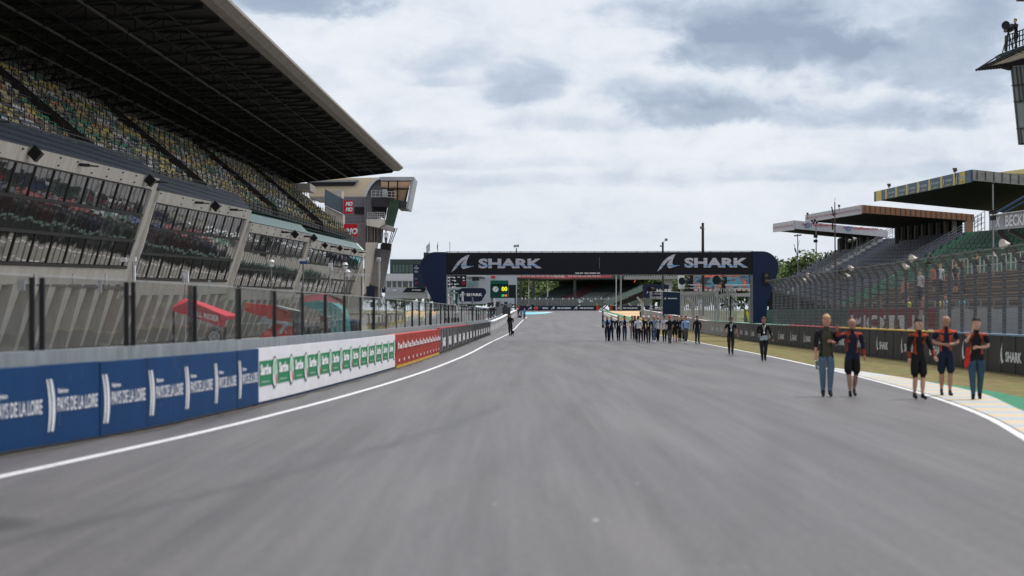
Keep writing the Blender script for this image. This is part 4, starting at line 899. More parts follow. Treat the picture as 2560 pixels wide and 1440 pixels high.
piece('arc_rim', mat('silver_rim', (.55, .56, .58), .35, .05, metal=.4), T, ([(951, 442), (937, 447), (922, 461), (913, 480), (911, 492), (916, 492), (919.5, 479), (929, 463), (941, 451), (952, 447)], 231.2, 8))
w = piece('end_wall', LOUV, T, ([(916, 492), (919.5, 479), (929, 463), (941, 451), (952, 447), (952, 498), (940, 560), (919, 612), (914, 612)], 232, 6))
mb = MB()
for k in range(26): y = 456 + k * 4.2; x0 = 921 if y < 470 else 917; mb.slab([(max(x0, 944 - (y - 450) * 1.4), y), (951 if y < 500 else 951 - (y - 500) * .2, y), (951 if y < 500 else 951 - (y - 500) * .2, y + 1.1), (max(x0, 944 - (y - 450) * 1.4), y + 1.1)], 231.9, .09)
mb.build('louvres', GREY, w)
piece('cladding_block', CLAD, T, ([(857, 491), (914, 491), (914, 612), (857, 600)], 232.6, 10))
mb = MB()
for k in range(12): mb.slab([(857, 494 + k * 5.4), (913, 494 + k * 5.4), (913, 495 + k * 5.4), (857, 495 + k * 5.4)], 232.5, .09)
mb.build('cladding_ribs', mat('rib_grey', (.17, .17, .19), .5), T)
piece('lower_cladding', mat('mauve_cladding', (.23, .20, .22), .6), T, ([(857, 556), (912, 556), (912, 640), (857, 640)], 232.3, .19))
piece('window_opening', BLACK, T, ([(886, 518), (911, 518), (911, 535), (886, 534)], 232.35, .2)); piece('corner_pipe', GREY, T, ([(911, 492), (914.5, 492), (914.5, 720), (911, 720)], 231.9, .35))
piece('flat_roof', mat('silver_roof', (.36, .37, .40), .5), T, ([(950, 442), (1035, 442), (1032, 451), (952, 451)], 229.5, 9))
piece('slanted_rim', bpy.data.materials['silver_roof'], T, ([(1032, 451), (1034.5, 443), (1035, 446), (1020, 521), (1014.5, 521), (1024, 470), (1027.5, 451)], 229.7, 8))
cb = piece('cabin_glass', mirror('amber_glass', (.35, .22, .14), .08), T, ([(953, 452), (1027, 452), (1015, 505), (953, 500)], 230.6, .1))
mb = MB()
for a, b in (((971, 452), (971, 500)), ((994, 452), (993, 503)), ((953, 472), (1023, 472))): mb.beam(px(*a, 230.45), px(*b, 230.45), .13)
mb.build('cabin_mullions', BLACK, cb); piece('cabin_interior', mat('cabin_interior', (.35, .24, .14), .7), T, ([(985, 474), (1018, 474), (1010, 503), (985, 500)], 230.5, .06))
piece('cabin_base', DARK, T, ([(993, 500), (1016, 503), (1015, 522), (996, 521)], 229.9, 6)); piece('lit_door', mat('pale_door', (.45, .48, .42), .4), T, ([(956, 473), (968, 473), (968, 492), (956, 492)], 230.3, .1))
piece('balcony_front', mat('charcoal_band', (.035, .033, .04), .6), T, ([(928, 494), (976, 494), (971, 516), (928, 516)], 229.4, 3), ([(930, 516), (969, 516), (962, 548), (930, 530)], 231.6, .3))
mb = MB()
for y in (476, 483, 490): mb.beam(px(928, y, 229.4), px(992, y + 4, 228.9), .06)
for k in range(7): mb.beam(px(929 + k * 10, 476 + k * .6, 229.4), px(929 + k * 10, 494, 229.4), .07)
for y in (531, 536, 541): mb.beam(px(918, y, 229.2), px(962, y, 229.2), .06)
for k in range(8): mb.beam(px(919 + k * 6, 531, 229.2), px(919 + k * 6, 548, 229.2), .07)
mb.build('balcony_railing', GALV, T)
piece('mirror_panel', mirror('green_mirror', (.16, .24, .17), .15), T, ([(976, 494), (997, 503), (996, 523), (984, 568), (963, 561), (967, 530)], 229.2, .3))
piece('balcony_slab', CREAM, T, ([(916, 548), (963, 548), (962, 560), (948, 569), (916, 563)], 228.8, 3.2)); piece('sloping_soffit', CONC, T, ([(962, 561), (985, 569), (983, 578), (950, 571)], 229.0, 3))
mb = MB()
for k in range(9): x = 918 + k * 4.3; mb.slab([(x, 566), (x + 1.7, 566), (x + 1.7, 608), (x, 608)], 230.5 + (k % 2) * .3, .3)
mb.build('terrace_columns', CONC, T); piece('terrace_recess', mat('recess_dark', (.06, .06, .07), .7), T, ([(916, 563), (958, 567), (956, 608), (916, 608)], 231.5, .3))
piece('slanted_wall', CREAM, T, ([(914, 606), (943, 606), (930, 698), (912, 735), (905, 735), (912, 690)], 230.0, 2))
piece('mirror_slope', mirror('dark_mirror', (.18, .17, .17), .15), T, ([(938, 621), (977, 622), (958, 722), (926, 712)], 229.6, 1.4)); piece('hanging_box', BLACK, T, ([(951, 612), (957, 606), (978, 609), (976, 625), (951, 623)], 228.9, 1.4))
mb = MB(); 
for a, b in (((993, 570), (979, 608)), ((988, 570), (975, 608)), ((981, 575), (972, 608))): mb.beam(px(*a, 229.6), px(*b, 229.6), .09)
mb.build('struts', DARK, T); piece('lower_wall', mat('lower_wall', (.16, .15, .14), .8), T, ([(905, 700), (952, 720), (950, 750), (905, 750)], 231, 2))
piece('banner_stand_panel', NAVY, T, ([(915, 716), (937, 716), (937, 745), (918, 745)], 228, .2))
t = thing('wing_wall', 'blue-grey slanted wall panel between the end of the seats and red signs', 'wall', (px(835, 700, 226).x, 226, 0))
piece('panel', mat('blue_grey_panel', (.10, .125, .16), .6, .1), t, ([(812, 472), (858, 498), (858, 535), (811, 513)], 226, .5)); piece('block', CONC, t, ([(826, 476), (854, 476), (854, 494), (826, 478)], 229, 3), ([(812, 514), (857, 535.5), (857, 640), (812, 620)], 226.3, 3))
piece('ledge', mat('ledge', (.24, .23, .21), .8), t, ([(775, 492), (812, 492), (812, 505), (775, 497)], 228, 3), ([(705, 458), (775, 458), (775, 476), (760, 474), (705, 470)], 216, 6))
for lab, x0, y0, x1, y1, rows_ in (('tall red sign with cropped white letters on the tower cladding', 859, 501, 881, 534, ((504, 515), (518, 529))), ('wide red sign with cropped white letters low on the tower cladding', 859, 560, 893, 592, ((570, 586),))):
    a = px(x0, y1, 225.4); t = thing('wall_sign', lab, 'sign', tuple(a)); piece('board', mat('motor_red', (.48, .015, .03), .5) if x1 == 881 else bpy.data.materials['motor_red'], t, ([(x0, y0), (x1, y0), (x1, y1), (x0, y1)], 225.4, .25)); mb = MB()
    for ya, yb in rows_: a = px(x0 + 5, yb, 225.37); b = px(x1 - .6, yb, 225.37); put_text(mb, 'MO', a, b - a, (0, 0, (yb - ya) * 225 / F), 0, .06, .12)
    mb.build('lettering', LET, t)

# ================================================================ FAR BACKGROUND beyond the bridge, left side
GLD = mirror('green_window', (.16, .24, .21), .15)
T = thing('paddock_building', 'low dark green and white building beyond the pit exit, left of the gantry', 'building', (px(1010, 760, 330).x, 330, 1))
piece('upper_wall', mat('dark_green_cladding', (.045, .07, .065), .6), T, ([(975, 648), (1064, 648), (1064, 684), (975, 684)], 330, 12)); piece('window', GLD, T, ([(982, 662), (1032, 662), (1032, 682), (982, 682)], 329.8, .15))
mb = MB()
for x in (988, 996, 1004, 1013, 1022): mb.beam(px(x, 662, 329.7), px(x, 682, 329.7), .15)
mb.build('mullion', DARK, T)
piece('white_band', mat('off_white_wall', (.50, .50, .52), .6, .05), T, ([(962, 684), (1036, 684), (1036, 703), (962, 703)], 329, 12)); piece('ribbon_window', mirror('grey_window', (.14, .17, .18), .15), T, ([(955, 703), (1036, 703), (1036, 718), (955, 718)], 329.6, 10))
mb = MB()
for x in (964, 978, 991, 1004, 1020, 1030): mb.slab([(x, 703), (x + 3, 703), (x + 3, 718), (x, 718)], 329.3, .2)
mb.slab([(955, 700), (1036, 700), (1036, 701.5), (955, 701.5)], 328.6, .2); mb.build('pillar', bpy.data.materials['off_white_wall'], T)
T = thing('hospitality_strip', 'long grey and navy banner strip with small white words below the green building', 'banner', (px(1020, 760, 322).x, 322, 1))
piece('grey_part', mat('mid_grey_vinyl', (.33, .34, .38), .5), T, ([(964, 719), (1017, 719), (1006, 731), (964, 731)], 322, .3)); piece('navy_part', NAVY2, T, ([(1017, 719), (1092, 719), (1092, 731), (1006, 731)], 322, .3), ([(953, 718), (964, 718), (964, 732), (953, 732)], 322, .3))
piece('white_wall', mat('pale_wall', (.42, .43, .45), .6, .06), T, ([(962, 731), (1092, 731), (1092, 746), (962, 746)], 323, 1))
mb = MB(); put_shark(mb, px(1029, 728, 321.9), px(1053, 728, 321.9) - px(1029, 728, 321.9), (0, 0, .36)); put_text(mb, 'FIM', px(981, 728, 321.9), px(991, 728, 321.9) - px(981, 728, 321.9), (0, 0, .3), 0, .03, .15); mb.build('lettering', LET, T)
T = thing('sponsor_board', 'upright navy board with small white logos beside the left gantry leg', 'board', (px(1050, 760, 318).x, 318, 1))
piece('panel', NAVY, T, ([(1033, 661), (1066, 661), (1066, 718), (1033, 718)], 318, .3)); mb = MB(); put_fin(mb, px(1038, 668, 317.9), (.28, 0, 0), (0, 0, .3)); put_text(mb, 'SHARK', px(1034.5, 671.5, 317.9), (.76, 0, 0), (0, 0, .16), 0, .03)
for y, a, b in ((676, 1038, 1044), (679, 1035, 1045), (682, 1037, 1044), (698, 1036, 1044)): put_text(mb, 'GRAND PRIX', px(a, y, 317.9), px(b, y, 317.9) - px(a, y, 317.9), (0, 0, .09), 0, .01)
mb.build('lettering', LET, T); mb = MB(); ring(mb, px(1041, 708, 317.9), .14, .2, 317.9, 317.98, 14); mb.build('round_emblem', RED, T)
T = thing('sponsor_board', 'wide navy board of small white logos seen under the left end of the gantry', 'board', (px(1140, 760, 312).x, 312, 1))
piece('panel', NAVY2, T, ([(1112, 686), (1166, 686), (1166, 718), (1112, 718)], 312, .3)); mb = MB()
for y, xs_ in ((692, (1120, 1127, 1134, 1144, 1157)), (700, (1119, 1130, 1136, 1157)), (709, (1121, 1126, 1136, 1141)), (716, (1130, 1134))):
    for i, x in enumerate(xs_): mb.slab([(x, y), (x + 3 + (i % 2) * 2, y), (x + 4.5 + (i % 2) * 2, y + 3.6 if i % 2 == 0 else y + 1.6), (x - .8, y + 3.6 if i % 2 == 0 else y + 1.6)], 311.9, .05)
mb.build('logos', LET, T); mb = MB(); ring(mb, px(1159, 708, 311.9), .15, .24, 311.85, 311.95, 14); mb.build('round_emblem', RED, T)
T = thing('museum_building', 'pale grey building with dark lettering on its edge behind the clock board', 'building', (px(1230, 760, 350).x, 350, 1.8))
piece('wall', mat('light_grey_wall', (.42, .44, .48), .6, .05, .3), T, ([(1100, 684), (1292, 684), (1292, 760), (1100, 760)], 350, 14)); piece('ribbon_window', mirror('teal_window', (.2, .3, .3), .2), T, ([(1168, 703), (1194, 703), (1194, 716), (1168, 716)], 349.7, .2))
piece('eaves', WHITE, T, ([(1166, 687), (1212, 687), (1216, 693), (1214, 693), (1210, 690), (1166, 690)], 349, .6)); mb = MB(); put_text(mb, 'Centre Le Mans', px(1168, 697, 349.6), px(1213, 697, 349.6) - px(1168, 697, 349.6), (0, 0, .38), 0, .03); mb.build('lettering', BLACK, T)
mb = MB(); mb.slab([(1228, 690), (1238, 690), (1238, 696), (1228, 696)], 349.7, .1); mb.build('red_logo', RED, T)
T = thing('press_screen', 'small dark screen on a mast in front of the pale grey building', 'screen', (px(1189, 760, 316).x, 316, 1.5)); piece('screen', BLACK, T, ([(1180, 692), (1198, 692), (1198, 702), (1180, 702)], 316, .3)); mb = MB(); a = px(1187.5, 690, 316.4); mb.tube([a, (a.x, a.y, g(316))], .07, 6); mb.build('pole', GREY, T)
T = thing('inflatable_banner', 'navy rounded inflatable with a white word and fin behind the pit wall', 'inflatable', (px(1180, 760, 262).x, 262, .9))
piece('body', NAVY, T, ([(1145, 725), (1156, 720), (1208, 720), (1214, 724), (1216, 731), (1204, 752), (1198, 754), (1150, 754), (1147, 745)], 262, 1.6)); mb = MB(); a = px(1149, 744, 261.9); put_shark(mb, a, px(1206, 744, 261.9) - a, (0, 0, .75)); mb.build('lettering', LET, T)
piece('green_truss', GRN, T, ([(1122, 724), (1146, 724), (1143, 762), (1140, 762), (1126, 728)], 263, .4))
# clock and lap board
T = thing('timing_board', 'dark green timing board with a round clock and yellow digits', 'scoreboard', (px(1250, 760, 285).x, 285, 1.1))
piece('frame', mat('bright_green_box', (.006, .10, .065), .5), T, ([(1226, 701), (1271, 701), (1271, 710), (1226, 710)], 284.6, 1.6)); piece('board', mat('deep_green', (.004, .045, .032), .5), T, ([(1225.5, 710), (1271, 710), (1271, 745), (1225.5, 745)], 285, 1.2))
piece('side_screen', mat('black_screen', (.006, .014, .014), .3), T, ([(1271.5, 712), (1290, 712), (1290, 745), (1271.5, 745)], 285.3, 1))
mb = MB(); c = px(1239, 723, 284.9); mb.extrude([(c.x + .4*math.cos(a), c.y, c.z + .4*math.sin(a)) for a in frange(0, 2*math.pi*27/28, 27)], (0, .09, 0)); dial = mb.build('clock_dial', WHITE, T)
mb = MB(); mb.beam(c + Vector((0, -.03, 0)), c + Vector((.2, -.03, .2)), .05); mb.beam(c + Vector((0, -.03, 0)), c + Vector((-.06, -.03, -.26)), .04); mb.build('clock_hands', BLACK, dial)
mb = MB(); a = px(1254, 727.5, 284.9); put_text(mb, '00', a, px(1268, 727.5, 284.9) - a, (0, 0, .60), 0, .03); mb.build('yellow_digits', emit('lit_yellow', (.75, .75, .02), 1.0), T)
mb = MB(); a = px(1254, 741, 284.9); put_text(mb, '23', a, (.34, 0, 0), (0, 0, .27), 0, .03); mb.build('green_digits', emit('lit_green', (.05, .8, .25), 1.0), T)
mb = MB(); a = px(1261.5, 741, 284.9); put_text(mb, '05', a, (.34, 0, 0), (0, 0, .27), 0, .03); mb.build('orange_digits', emit('lit_orange', (.9, .25, .05), 1.0), T)
mb = MB()
for x in (1230, 1288): a = px(x, 745, 285.5); mb.box(a.x - .1, a.x + .1, 285.4, 285.6, g(285), a.z)
mb.build('legs', DARK, T)

# far grandstand under the gantry
T = thing('far_grandstand', 'distant covered grandstand with green, red and white seat rows under the gantry', 'grandstand', (px(1480, 770, 420).x, 420, 2.4))
D = 425
piece('roof', mat('grey_green_roof', (.06, .08, .08), .7), T, ([(1282, 683), (1612, 683), (1612, 697), (1400, 700), (1282, 697)], D + 1, 22))
piece('back_wall', mat('far_dark_wall', (.035, .045, .045), .8), T, ([(1402, 697), (1612, 697), (1612, 712), (1395, 712)], D + 21, .5))
# sloping seat banks built row by row, climbing away from the camera
SG = [mat('far_green_seats', (.10, .145, .13), .7), mat('far_red_seats', (.26, .085, .10), .7), mat('far_white_seats', (.34, .37, .36), .7), mat('far_dark_step', (.02, .03, .03), .8)]
nrow = 14; mb = MB()
for r_ in range(nrow):
    y0 = 749 - r_ * 2.75; d = D + r_ * 1.4; xl = 1335 + r_ * 5.2; xr = 1612
    x = xl; k = 0
    bounds = [xl, xl + 62 , xl + 105, xl + 165, xl + 205, 1612 + 40]; cs = [0, 1, 2, 2, 1]
    for j in range(5):
        a, b = bounds[j], min(bounds[j + 1], 1612)
        if a >= 1612: break
        c_ = cs[j] if not (cs[j] == 2 and r_ > 6) else 0
        if j: mb.slab([(a - 2.2, y0 - 2.6), (a + .8, y0 - 2.6), (a + .8, y0), (a - 2.2, y0)], d - .15, .5, 3)
        mb.slab([(a, y0 - 1.3), (b, y0 - 1.3), (b, y0), (a, y0)], d, 1.4, c_); mb.slab([(a, y0 - 2.75), (b, y0 - 2.75), (b, y0 - 1.3), (a, y0 - 1.3)], d + .7, .7, 3)
mb.build('seat_bank', SG, T)
for x in (1302, 1334, 1437): mb = MB(); a = px(x, 697, D); mb.box(a.x - .28, a.x + .28, D, D + .5, g(D), a.z); mb.build('column', DARK, T)
for x in (1322, 1369): mb = MB(); a = px(x, 697, D + 3); mb.box(a.x - .12, a.x + .12, D + 3, D + 3.2, g(D), a.z); mb.build('white_post', WHITE, T)
T = thing('roof_banner', 'long red banner of repeated white words along the far grandstand roof edge', 'banner', (px(1400, 700, 424).x, 424, 8))
piece('panel', mat('pinkish_red', (.50, .10, .12), .5), T, ([(1280, 686), (1530, 685), (1530, 694), (1412, 696.5), (1380, 696.5), (1280, 694)], 424, .3)); mb = MB()
for k in range(18):
    if k == 9 or k == 10: continue
    x = 1281 + k * 12 + (8 if k > 10 else 0); a = px(x, 692.2, 423.9); put_text(mb, 'MOTUL', a, px(x + 9, 692, 423.9) - a, (0, 0, .42), 0, .04)
a = px(1382, 693.5, 423.9); put_text(mb, 'MOTUL', a, px(1412, 693.5, 423.9) - a, (0, 0, .62), 0, .05); mb.build('lettering', LET, T)
# far boards, fence and gate
for i, (x0, x1, lab, fins) in enumerate(((1297, 1492, 'long navy board with three white words and fins at the far corner', (1320, 1377, 1434)), (1531, 1609, 'navy board with one white word at the far right of the gravel', (1540,)), (1612, 1668, 'navy board with a cut-off white word behind the portrait banner', (1622,)))):
    d = 402 if i == 0 else 404 if i == 1 else 330; T = thing('corner_board', lab, 'board', (px((x0 + x1)/2, 777, d).x, d, g(d)))
    piece('panel', NAVY, T, ([(x0, 764.5), (x1, 764.5), (x1, 778), (x0, 778)], d, .5)); mb = MB()
    for x in fins: a = px(x, 774.5, d - .08); put_shark(mb, a, px(x + (52 if i == 0 else 56 if i == 1 else 50), 774.5, d - .08) - a, (0, 0, .68))
    mb.build('lettering', LET, T)
T = thing('corner_marker', 'orange red padded block at the right end of the long navy board', 'marker', tuple(px(1493, 777, 401))); piece('pad', mat('orange_pad', (.5, .08, .04), .6), T, ([(1491, 763), (1497, 763), (1498, 777), (1491, 777)], 401, 1))
T = thing('corner_marker', 'orange red padded block at the left end of the gravel board', 'marker', tuple(px(1529, 777, 401))); piece('pad', bpy.data.materials['orange_pad'], T, ([(1527, 763), (1532, 763), (1530, 777), (1525, 777)], 401, 1))
T = thing('corner_marker', 'orange red padded block by the pit exit at the far left', 'marker', tuple(px(1296, 775, 400))); piece('pad', bpy.data.materials['orange_pad'], T, ([(1295, 764), (1299, 764), (1297.5, 776), (1294, 776)], 400, 1))
T = thing('marker_panel', 'navy padded panel with white fin emblem at the start of the right wall', 'panel', tuple(px(1605, 796, 296))); piece('pad', NAVY, T, ([(1599, 778), (1611, 779), (1611, 799), (1600, 797)], 296, .4)); mb = MB(); put_fin(mb, px(1601.5, 794, 295.9), (.45, 0, 0), (0, 0, .85)); mb.build('emblem', LET, T)
T = thing('far_fence', 'distant mesh fence on posts in front of the far grandstand', 'fence', (px(1450, 770, 407).x, 407, 2.4))
piece('mesh', netting('far_mesh', (.22, .23, .25), .22, .30, .105, axis='XZ'), T, ([(1290, 746), (1625, 746), (1625, 764.5), (1290, 764.5)], 407, .02))
mb = MB(); rf_ = random.Random(4)
for k in range(64): x = 1291 + k * 5.2; mb.slab([(x, 745 + rf_.uniform(-1, 1)), (x + 1.1, 745), (x + 1.1, 765), (x, 765)], 406.8, .1)
mb.build('post', GREY, T)
mb = MB()
for k in range(18): x = 1300 + k * 17 + rf_.uniform(-5, 5); mb.slab([(x, 744 + rf_.uniform(-2, 2)), (x + 2, 744), (x + 2, 749), (x, 749)], 406.5, .1)
mb.build('notice_plate', WHITE, T)
T = thing('access_stairs', 'green-grey access stairs rising to the right beside the far grandstand', 'stairs', (px(1570, 770, 400).x, 400, 2.4))
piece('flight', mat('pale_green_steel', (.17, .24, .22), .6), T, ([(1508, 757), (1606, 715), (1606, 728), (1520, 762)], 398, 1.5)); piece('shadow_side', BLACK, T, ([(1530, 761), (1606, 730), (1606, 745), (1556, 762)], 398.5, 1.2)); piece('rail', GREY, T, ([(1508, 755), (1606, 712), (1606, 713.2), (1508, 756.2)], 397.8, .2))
T = thing('fence_brace', 'grey diagonal strut fence opening beside the right corner marker', 'strut', tuple(px(1505, 777, 399))); mb = MB()
for a, b in (((1500, 776), (1521, 750)), ((1504, 777), (1527, 752)), ((1507, 770), (1520, 776))): mb.beam(px(*a, 399), px(*b, 399), .22)
mb.build('strut', GREY, T)
T = thing('footbridge', 'grey steel footbridge beam with an angled support beyond the gantry', 'bridge', (px(1640, 770, 345).x, 345, 1.8))
piece('beam', mat('bridge_grey', (.27, .29, .31), .6, .06), T, ([(1562, 691), (1706, 690), (1706, 698), (1562, 698)], 345, 2.5)); piece('support', bpy.data.materials['bridge_grey'], T, ([(1650, 698), (1682, 698), (1680, 740), (1671, 740), (1671, 716)], 346, 1.5)); mb = MB()
for k in range(24): mb.beam(px(1564 + k * 6, 685.5, 344.8), px(1564 + k * 6, 691, 344.8), .07)
mb.beam(px(1564, 685.5, 344.8), px(1704, 685.5, 344.8), .08); mb.build('handrail', WHITE, T)
T = thing('safety_orange_windsock', 'small orange windsock hanging under the footbridge beam', 'windsock', tuple(px(1588, 700, 344))); piece('sock', mat('orange_cloth', (.7, .15, .06), .6), T, ([(1587, 700), (1590, 699), (1587, 706), (1584.5, 707)], 344, .2))
T = thing('lamp_column', 'white column lamp in front of the far seats, left of the footbridge', 'lamp', (px(1540, 770, 385).x, 385, 2.2)); mb = MB(); a = px(1540.5, 686, 385); mb.tube([(a.x, 385, g(385)), a], .1, 6); mb.build('pole', GALV, T)
T = thing('lamp_column', 'thicker grey column standing just right of the white lamp column', 'lamp', (px(1552, 770, 385).x, 385, 2.2)); mb = MB(); a = px(1552, 686, 385); mb.tube([(a.x, 385, g(385)), a], .16, 6); mb.build('pole', GREY, T)
T = thing('banner_wall', 'navy board with part of a white fin and word behind the scaffold towers', 'banner', (px(1650, 770, 300).x, 300, 1.3)); piece('panel', NAVY, T, ([(1608, 710), (1672, 712), (1672, 746), (1608, 744)], 300, .3)); mb = MB(); a = px(1616, 735, 299.9); put_shark(mb, a, px(1680, 735, 299.9) - a, (0, 0, 1.0)); mb.build('lettering', LET, T)

# ================================================================ GANTRY across the track
T = thing('overhead_gantry', 'navy start gantry spanning the track with white fin logos and words', 'gantry', (0, 130, 0))
D = 130
GN = mat('gantry_navy', (.010, .022, .062), .35, .1, .5); GB_ = mat('gantry_screen', (.0075, .0085, .014), .3, .1)
def arc(cx, cy, rx, ry, a0, a1, n=10): return [(cx + rx * math.cos(R(a)), cy - ry * math.sin(R(a))) for a in frange(a0, a1, n)]
lg = [(1115, 630)] + arc(1088, 668, 38, 38, 90, 180, 12) + [(1052, 682), (1065, 718), (1083, 757), (1086, 800), (1086, 838), (1117, 838)]
mb = MB(); mb.slab(lg, D - .1, 1.5); mb.build('left_leg', GN, T)
rg = [(1882, 628)] + arc(1905, 667, 41, 39, 90, 0, 12)[0:] + [(1944, 683), (1930, 725), (1917, 762), (1916, 800), (1916, 842), (1883, 842)]
mb = MB(); mb.slab(rg, D - .1, 1.5); mb.build('right_leg', GN, T)
mb = MB(); mb.slab([(1115, 631.5), (1882, 629.5), (1882, 685), (1115, 685.5)], D, 1.3); beam_ = mb.build('banner', GB_, T)
mb = MB(); mb.slab([(1115, 629), (1882, 627), (1882, 628.4), (1115, 630.4)], D - .03, .1)
for k in range(30): x = 1118 + k * 26.3; mb.slab([(x, 628), (x + 1.2, 628), (x + 1.2, 632), (x, 632)], D - .02, .08)
mb.build('top_rail', BLACK, T)
mb = MB(); mb.slab([(1115, 686.2), (1882, 685.8), (1882, 687.4), (1115, 687.8)], D + .1, 1.0); mb.build('bottom_rail', GREY, T)
mb = MB(); mb.slab([(1115, 686), (1119, 686), (1119, 838), (1115, 838)], D + .2, .5); mb.build('ladder', GALV, T)
def stripes():
    m = bpy.data.materials.new('iridescent_print'); m.use_nodes = True; nt = m.node_tree; N = nt.nodes; L = nt.links; b = N['Principled BSDF']; b.inputs['Roughness'].default_value = .4
    tc = N.new('ShaderNodeTexCoord'); sp = N.new('ShaderNodeSeparateXYZ'); L.new(tc.outputs['Object'], sp.inputs[0])
    mr = N.new('ShaderNodeMapRange'); L.new(sp.outputs[2], mr.inputs[0]); mr.inputs[1].default_value = px(0, 680, D).z; mr.inputs[2].default_value = px(0, 636, D).z
    r = N.new('ShaderNodeValToRGB'); r.color_ramp.interpolation = 'CONSTANT'; L.new(mr.outputs[0], r.inputs[0]); e = r.color_ramp.elements
    cols = [(0, (.52, .50, .54)), (.15, (.42, .46, .62)), (.22, (.60, .50, .46)), (.30, (.17, .36, .62)), (.40, (.55, .50, .52)), (.48, (.42, .45, .60)), (.54, (.60, .54, .52)), (.62, (.45, .47, .58)), (.70, (.60, .58, .60)), (.85, (.48, .48, .58))]
    e[0].position = 0; e[0].color = (*cols[0][1], 1); e[1].position = .15; e[1].color = (*cols[1][1], 1)
    for p_, c_ in cols[2:]: k = e.new(p_); k.color = (*c_, 1)
    L.new(r.outputs[0], b.inputs['Base Color']); return m
IR = stripes()
for x0, x1, xt0, xt1, dy in ((1128, 1186, 1196, 1355, 0), (1643, 1701, 1711, 1870, -2)):
    mb = MB(); a = px(x0, 681 + dy, D - .04); put_fin(mb, a, px(x1, 681 + dy, D - .04) - a, (0, 0, 44 * D / F)); mb.build('emblem', IR, beam_)
    mb = MB(); a = px(xt0, 671 + dy, D - .04); put_text(mb, 'SHARK', a, px(xt1, 671 + dy, D - .04) - a, (0, 0, 24.5 * D / F), 0, .045); mb.build('lettering', IR, beam_)
mb = MB()
for x0, x1 in ((1438, 1448), (1450, 1458), (1461, 1471), (1473, 1490), (1492, 1500)): mb.slab([(x0, 681.5), (x1, 681.5), (x1, 684), (x0, 684)], D - .03, .02)
mb.build('start_light_strip', WHITE, T)
mb = MB(); mb.slab([(1456, 684.5), (1461.5, 684.5), (1461.5, 688.5), (1456, 688.5)], D - .1, .3); mb.build('camera', BLACK, T)
mb = MB(); mb.slab([(1909, 682), (1924, 682), (1924, 710), (1909, 710)], D - .35, .24); s_ = mb.build('signal_box', BLACK, T)
mb = MB()
for y in (689, 702): mb.ball(px(1916.5, y, D - .36), .11, 0, 12, (1, .15, 1))
mb.build('signal_lens', mat('unlit_lens', (.12, .10, .07), .3), s_)
mb = MB(); mb.slab([(1498.2, 643), (1499, 643), (1499, 672), (1498.2, 672)], D - .02, .015); mb.build('screen_joint', GREY, T)

# ================================================================ RIGHT STANDS
def stand(name, label, Nc, Fc, run, drop, fh, mside, mfasc, ribs, wall_m=None, back=True, T=None):
    T = thing(name, label, 'grandstand', (Nc[0], Nc[1], 0)); N_ = Vector(Nc); F_ = Vector(Fc); rv = Vector((run, 0, -drop)); dn = Vector((0, 0, -fh))
    mb = MB(); th = Vector((0, 0, -.12)); u0 = dn * .85
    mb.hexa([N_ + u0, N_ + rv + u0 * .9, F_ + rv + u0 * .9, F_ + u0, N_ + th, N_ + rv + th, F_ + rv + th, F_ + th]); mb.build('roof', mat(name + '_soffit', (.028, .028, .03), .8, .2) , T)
    o_ = Vector((-.06, 0, 0)); mb = MB(); mb.hexa([N_ + dn + o_ * 2, N_ + dn, F_ + dn, F_ + dn + o_ * 2, N_ + o_ * 2, N_, F_, F_ + o_ * 2]); fa = mb.build('fascia', mfasc, T)
    mb = MB(); a = N_ + Vector((0, -.1, 0)); b = N_ + rv + Vector((0, -.1, 0)); dn2 = dn * .88; mb.hexa([a + dn2, b + dn2 * .8, b + dn2 * .8 + Vector((0, .09, 0)), a + dn2 + Vector((0, .09, 0)), a, b, b + Vector((0, .09, 0)), a + Vector((0, .09, 0))])
    sd = mb.build('side_fascia', mside, T)
    if ribs:
        mb = MB()
        for k in range(ribs): q = a.lerp(b, (k + .5) / ribs); mb.box(q.x - .03, q.x + .03, q.y - .05, q.y - .002, q.z - fh * .78, q.z - .03)
        mb.box(0, .001, 0, .001, 0, .001) if False else None
        mb.build('ribs', DARK, sd)
    return T, fa
ADB = mat('stand_blue_print', (.055, .10, .17), .5); ADY = mat('stand_yellow_print', (.62, .48, .07), .5)
NA, FA = Vector((32.7, 142, 12.0)), Vector((32.7, 180, 12.75))
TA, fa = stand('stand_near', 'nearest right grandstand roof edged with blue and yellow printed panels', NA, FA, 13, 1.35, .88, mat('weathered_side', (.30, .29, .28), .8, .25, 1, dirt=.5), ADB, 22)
TA.name = 'covered_stand'
def on_fascia(N_, F_, fh): return lambda u, v: N_.lerp(F_, u) + Vector((-.14, 0, -fh + fh * v))
W = on_fascia(FA, NA, .88); mb = MB()
for u0, u1 in ((.03, .10), (.145, .165), (.265, .285), (.385, .405), (.505, .525), (.62, .64), (.735, .755), (.85, .87), (.905, .955)): mb.face([W(u0, 0), W(u1, 0), W(u1, 1), W(u0, 1)])
for k in range(7): u0 = .17 + k * .117; mb.face([W(u0 + .02, .12), W(u0 + .07, .12), W(u0 + .075, .2), W(u0 + .02, .16)])
mb.build('yellow_stripe', ADY, fa)
W2 = on_fascia(FA, NA, .88); mb = MB()
for k in range(7):
    u0 = .175 + k * .117; vs, fs, _ = text_shape('MICHELIN', .03); mb.add([W2(u0 + .02 + .062 * float(a), .42 + .2 * float(b)) + Vector((-.01, 0, 0)) for a, b in vs], fs)
    mb.face([W2(u0, .1) + Vector((-.01, 0, 0)), W2(u0 + .006, .1) + Vector((-.01, 0, 0)), W2(u0 + .012, .8) + Vector((-.01, 0, 0)), W2(u0 + .004, .7) + Vector((-.01, 0, 0))])
mb.build('lettering', mat('faded_print', (.45, .5, .54), .5), fa)
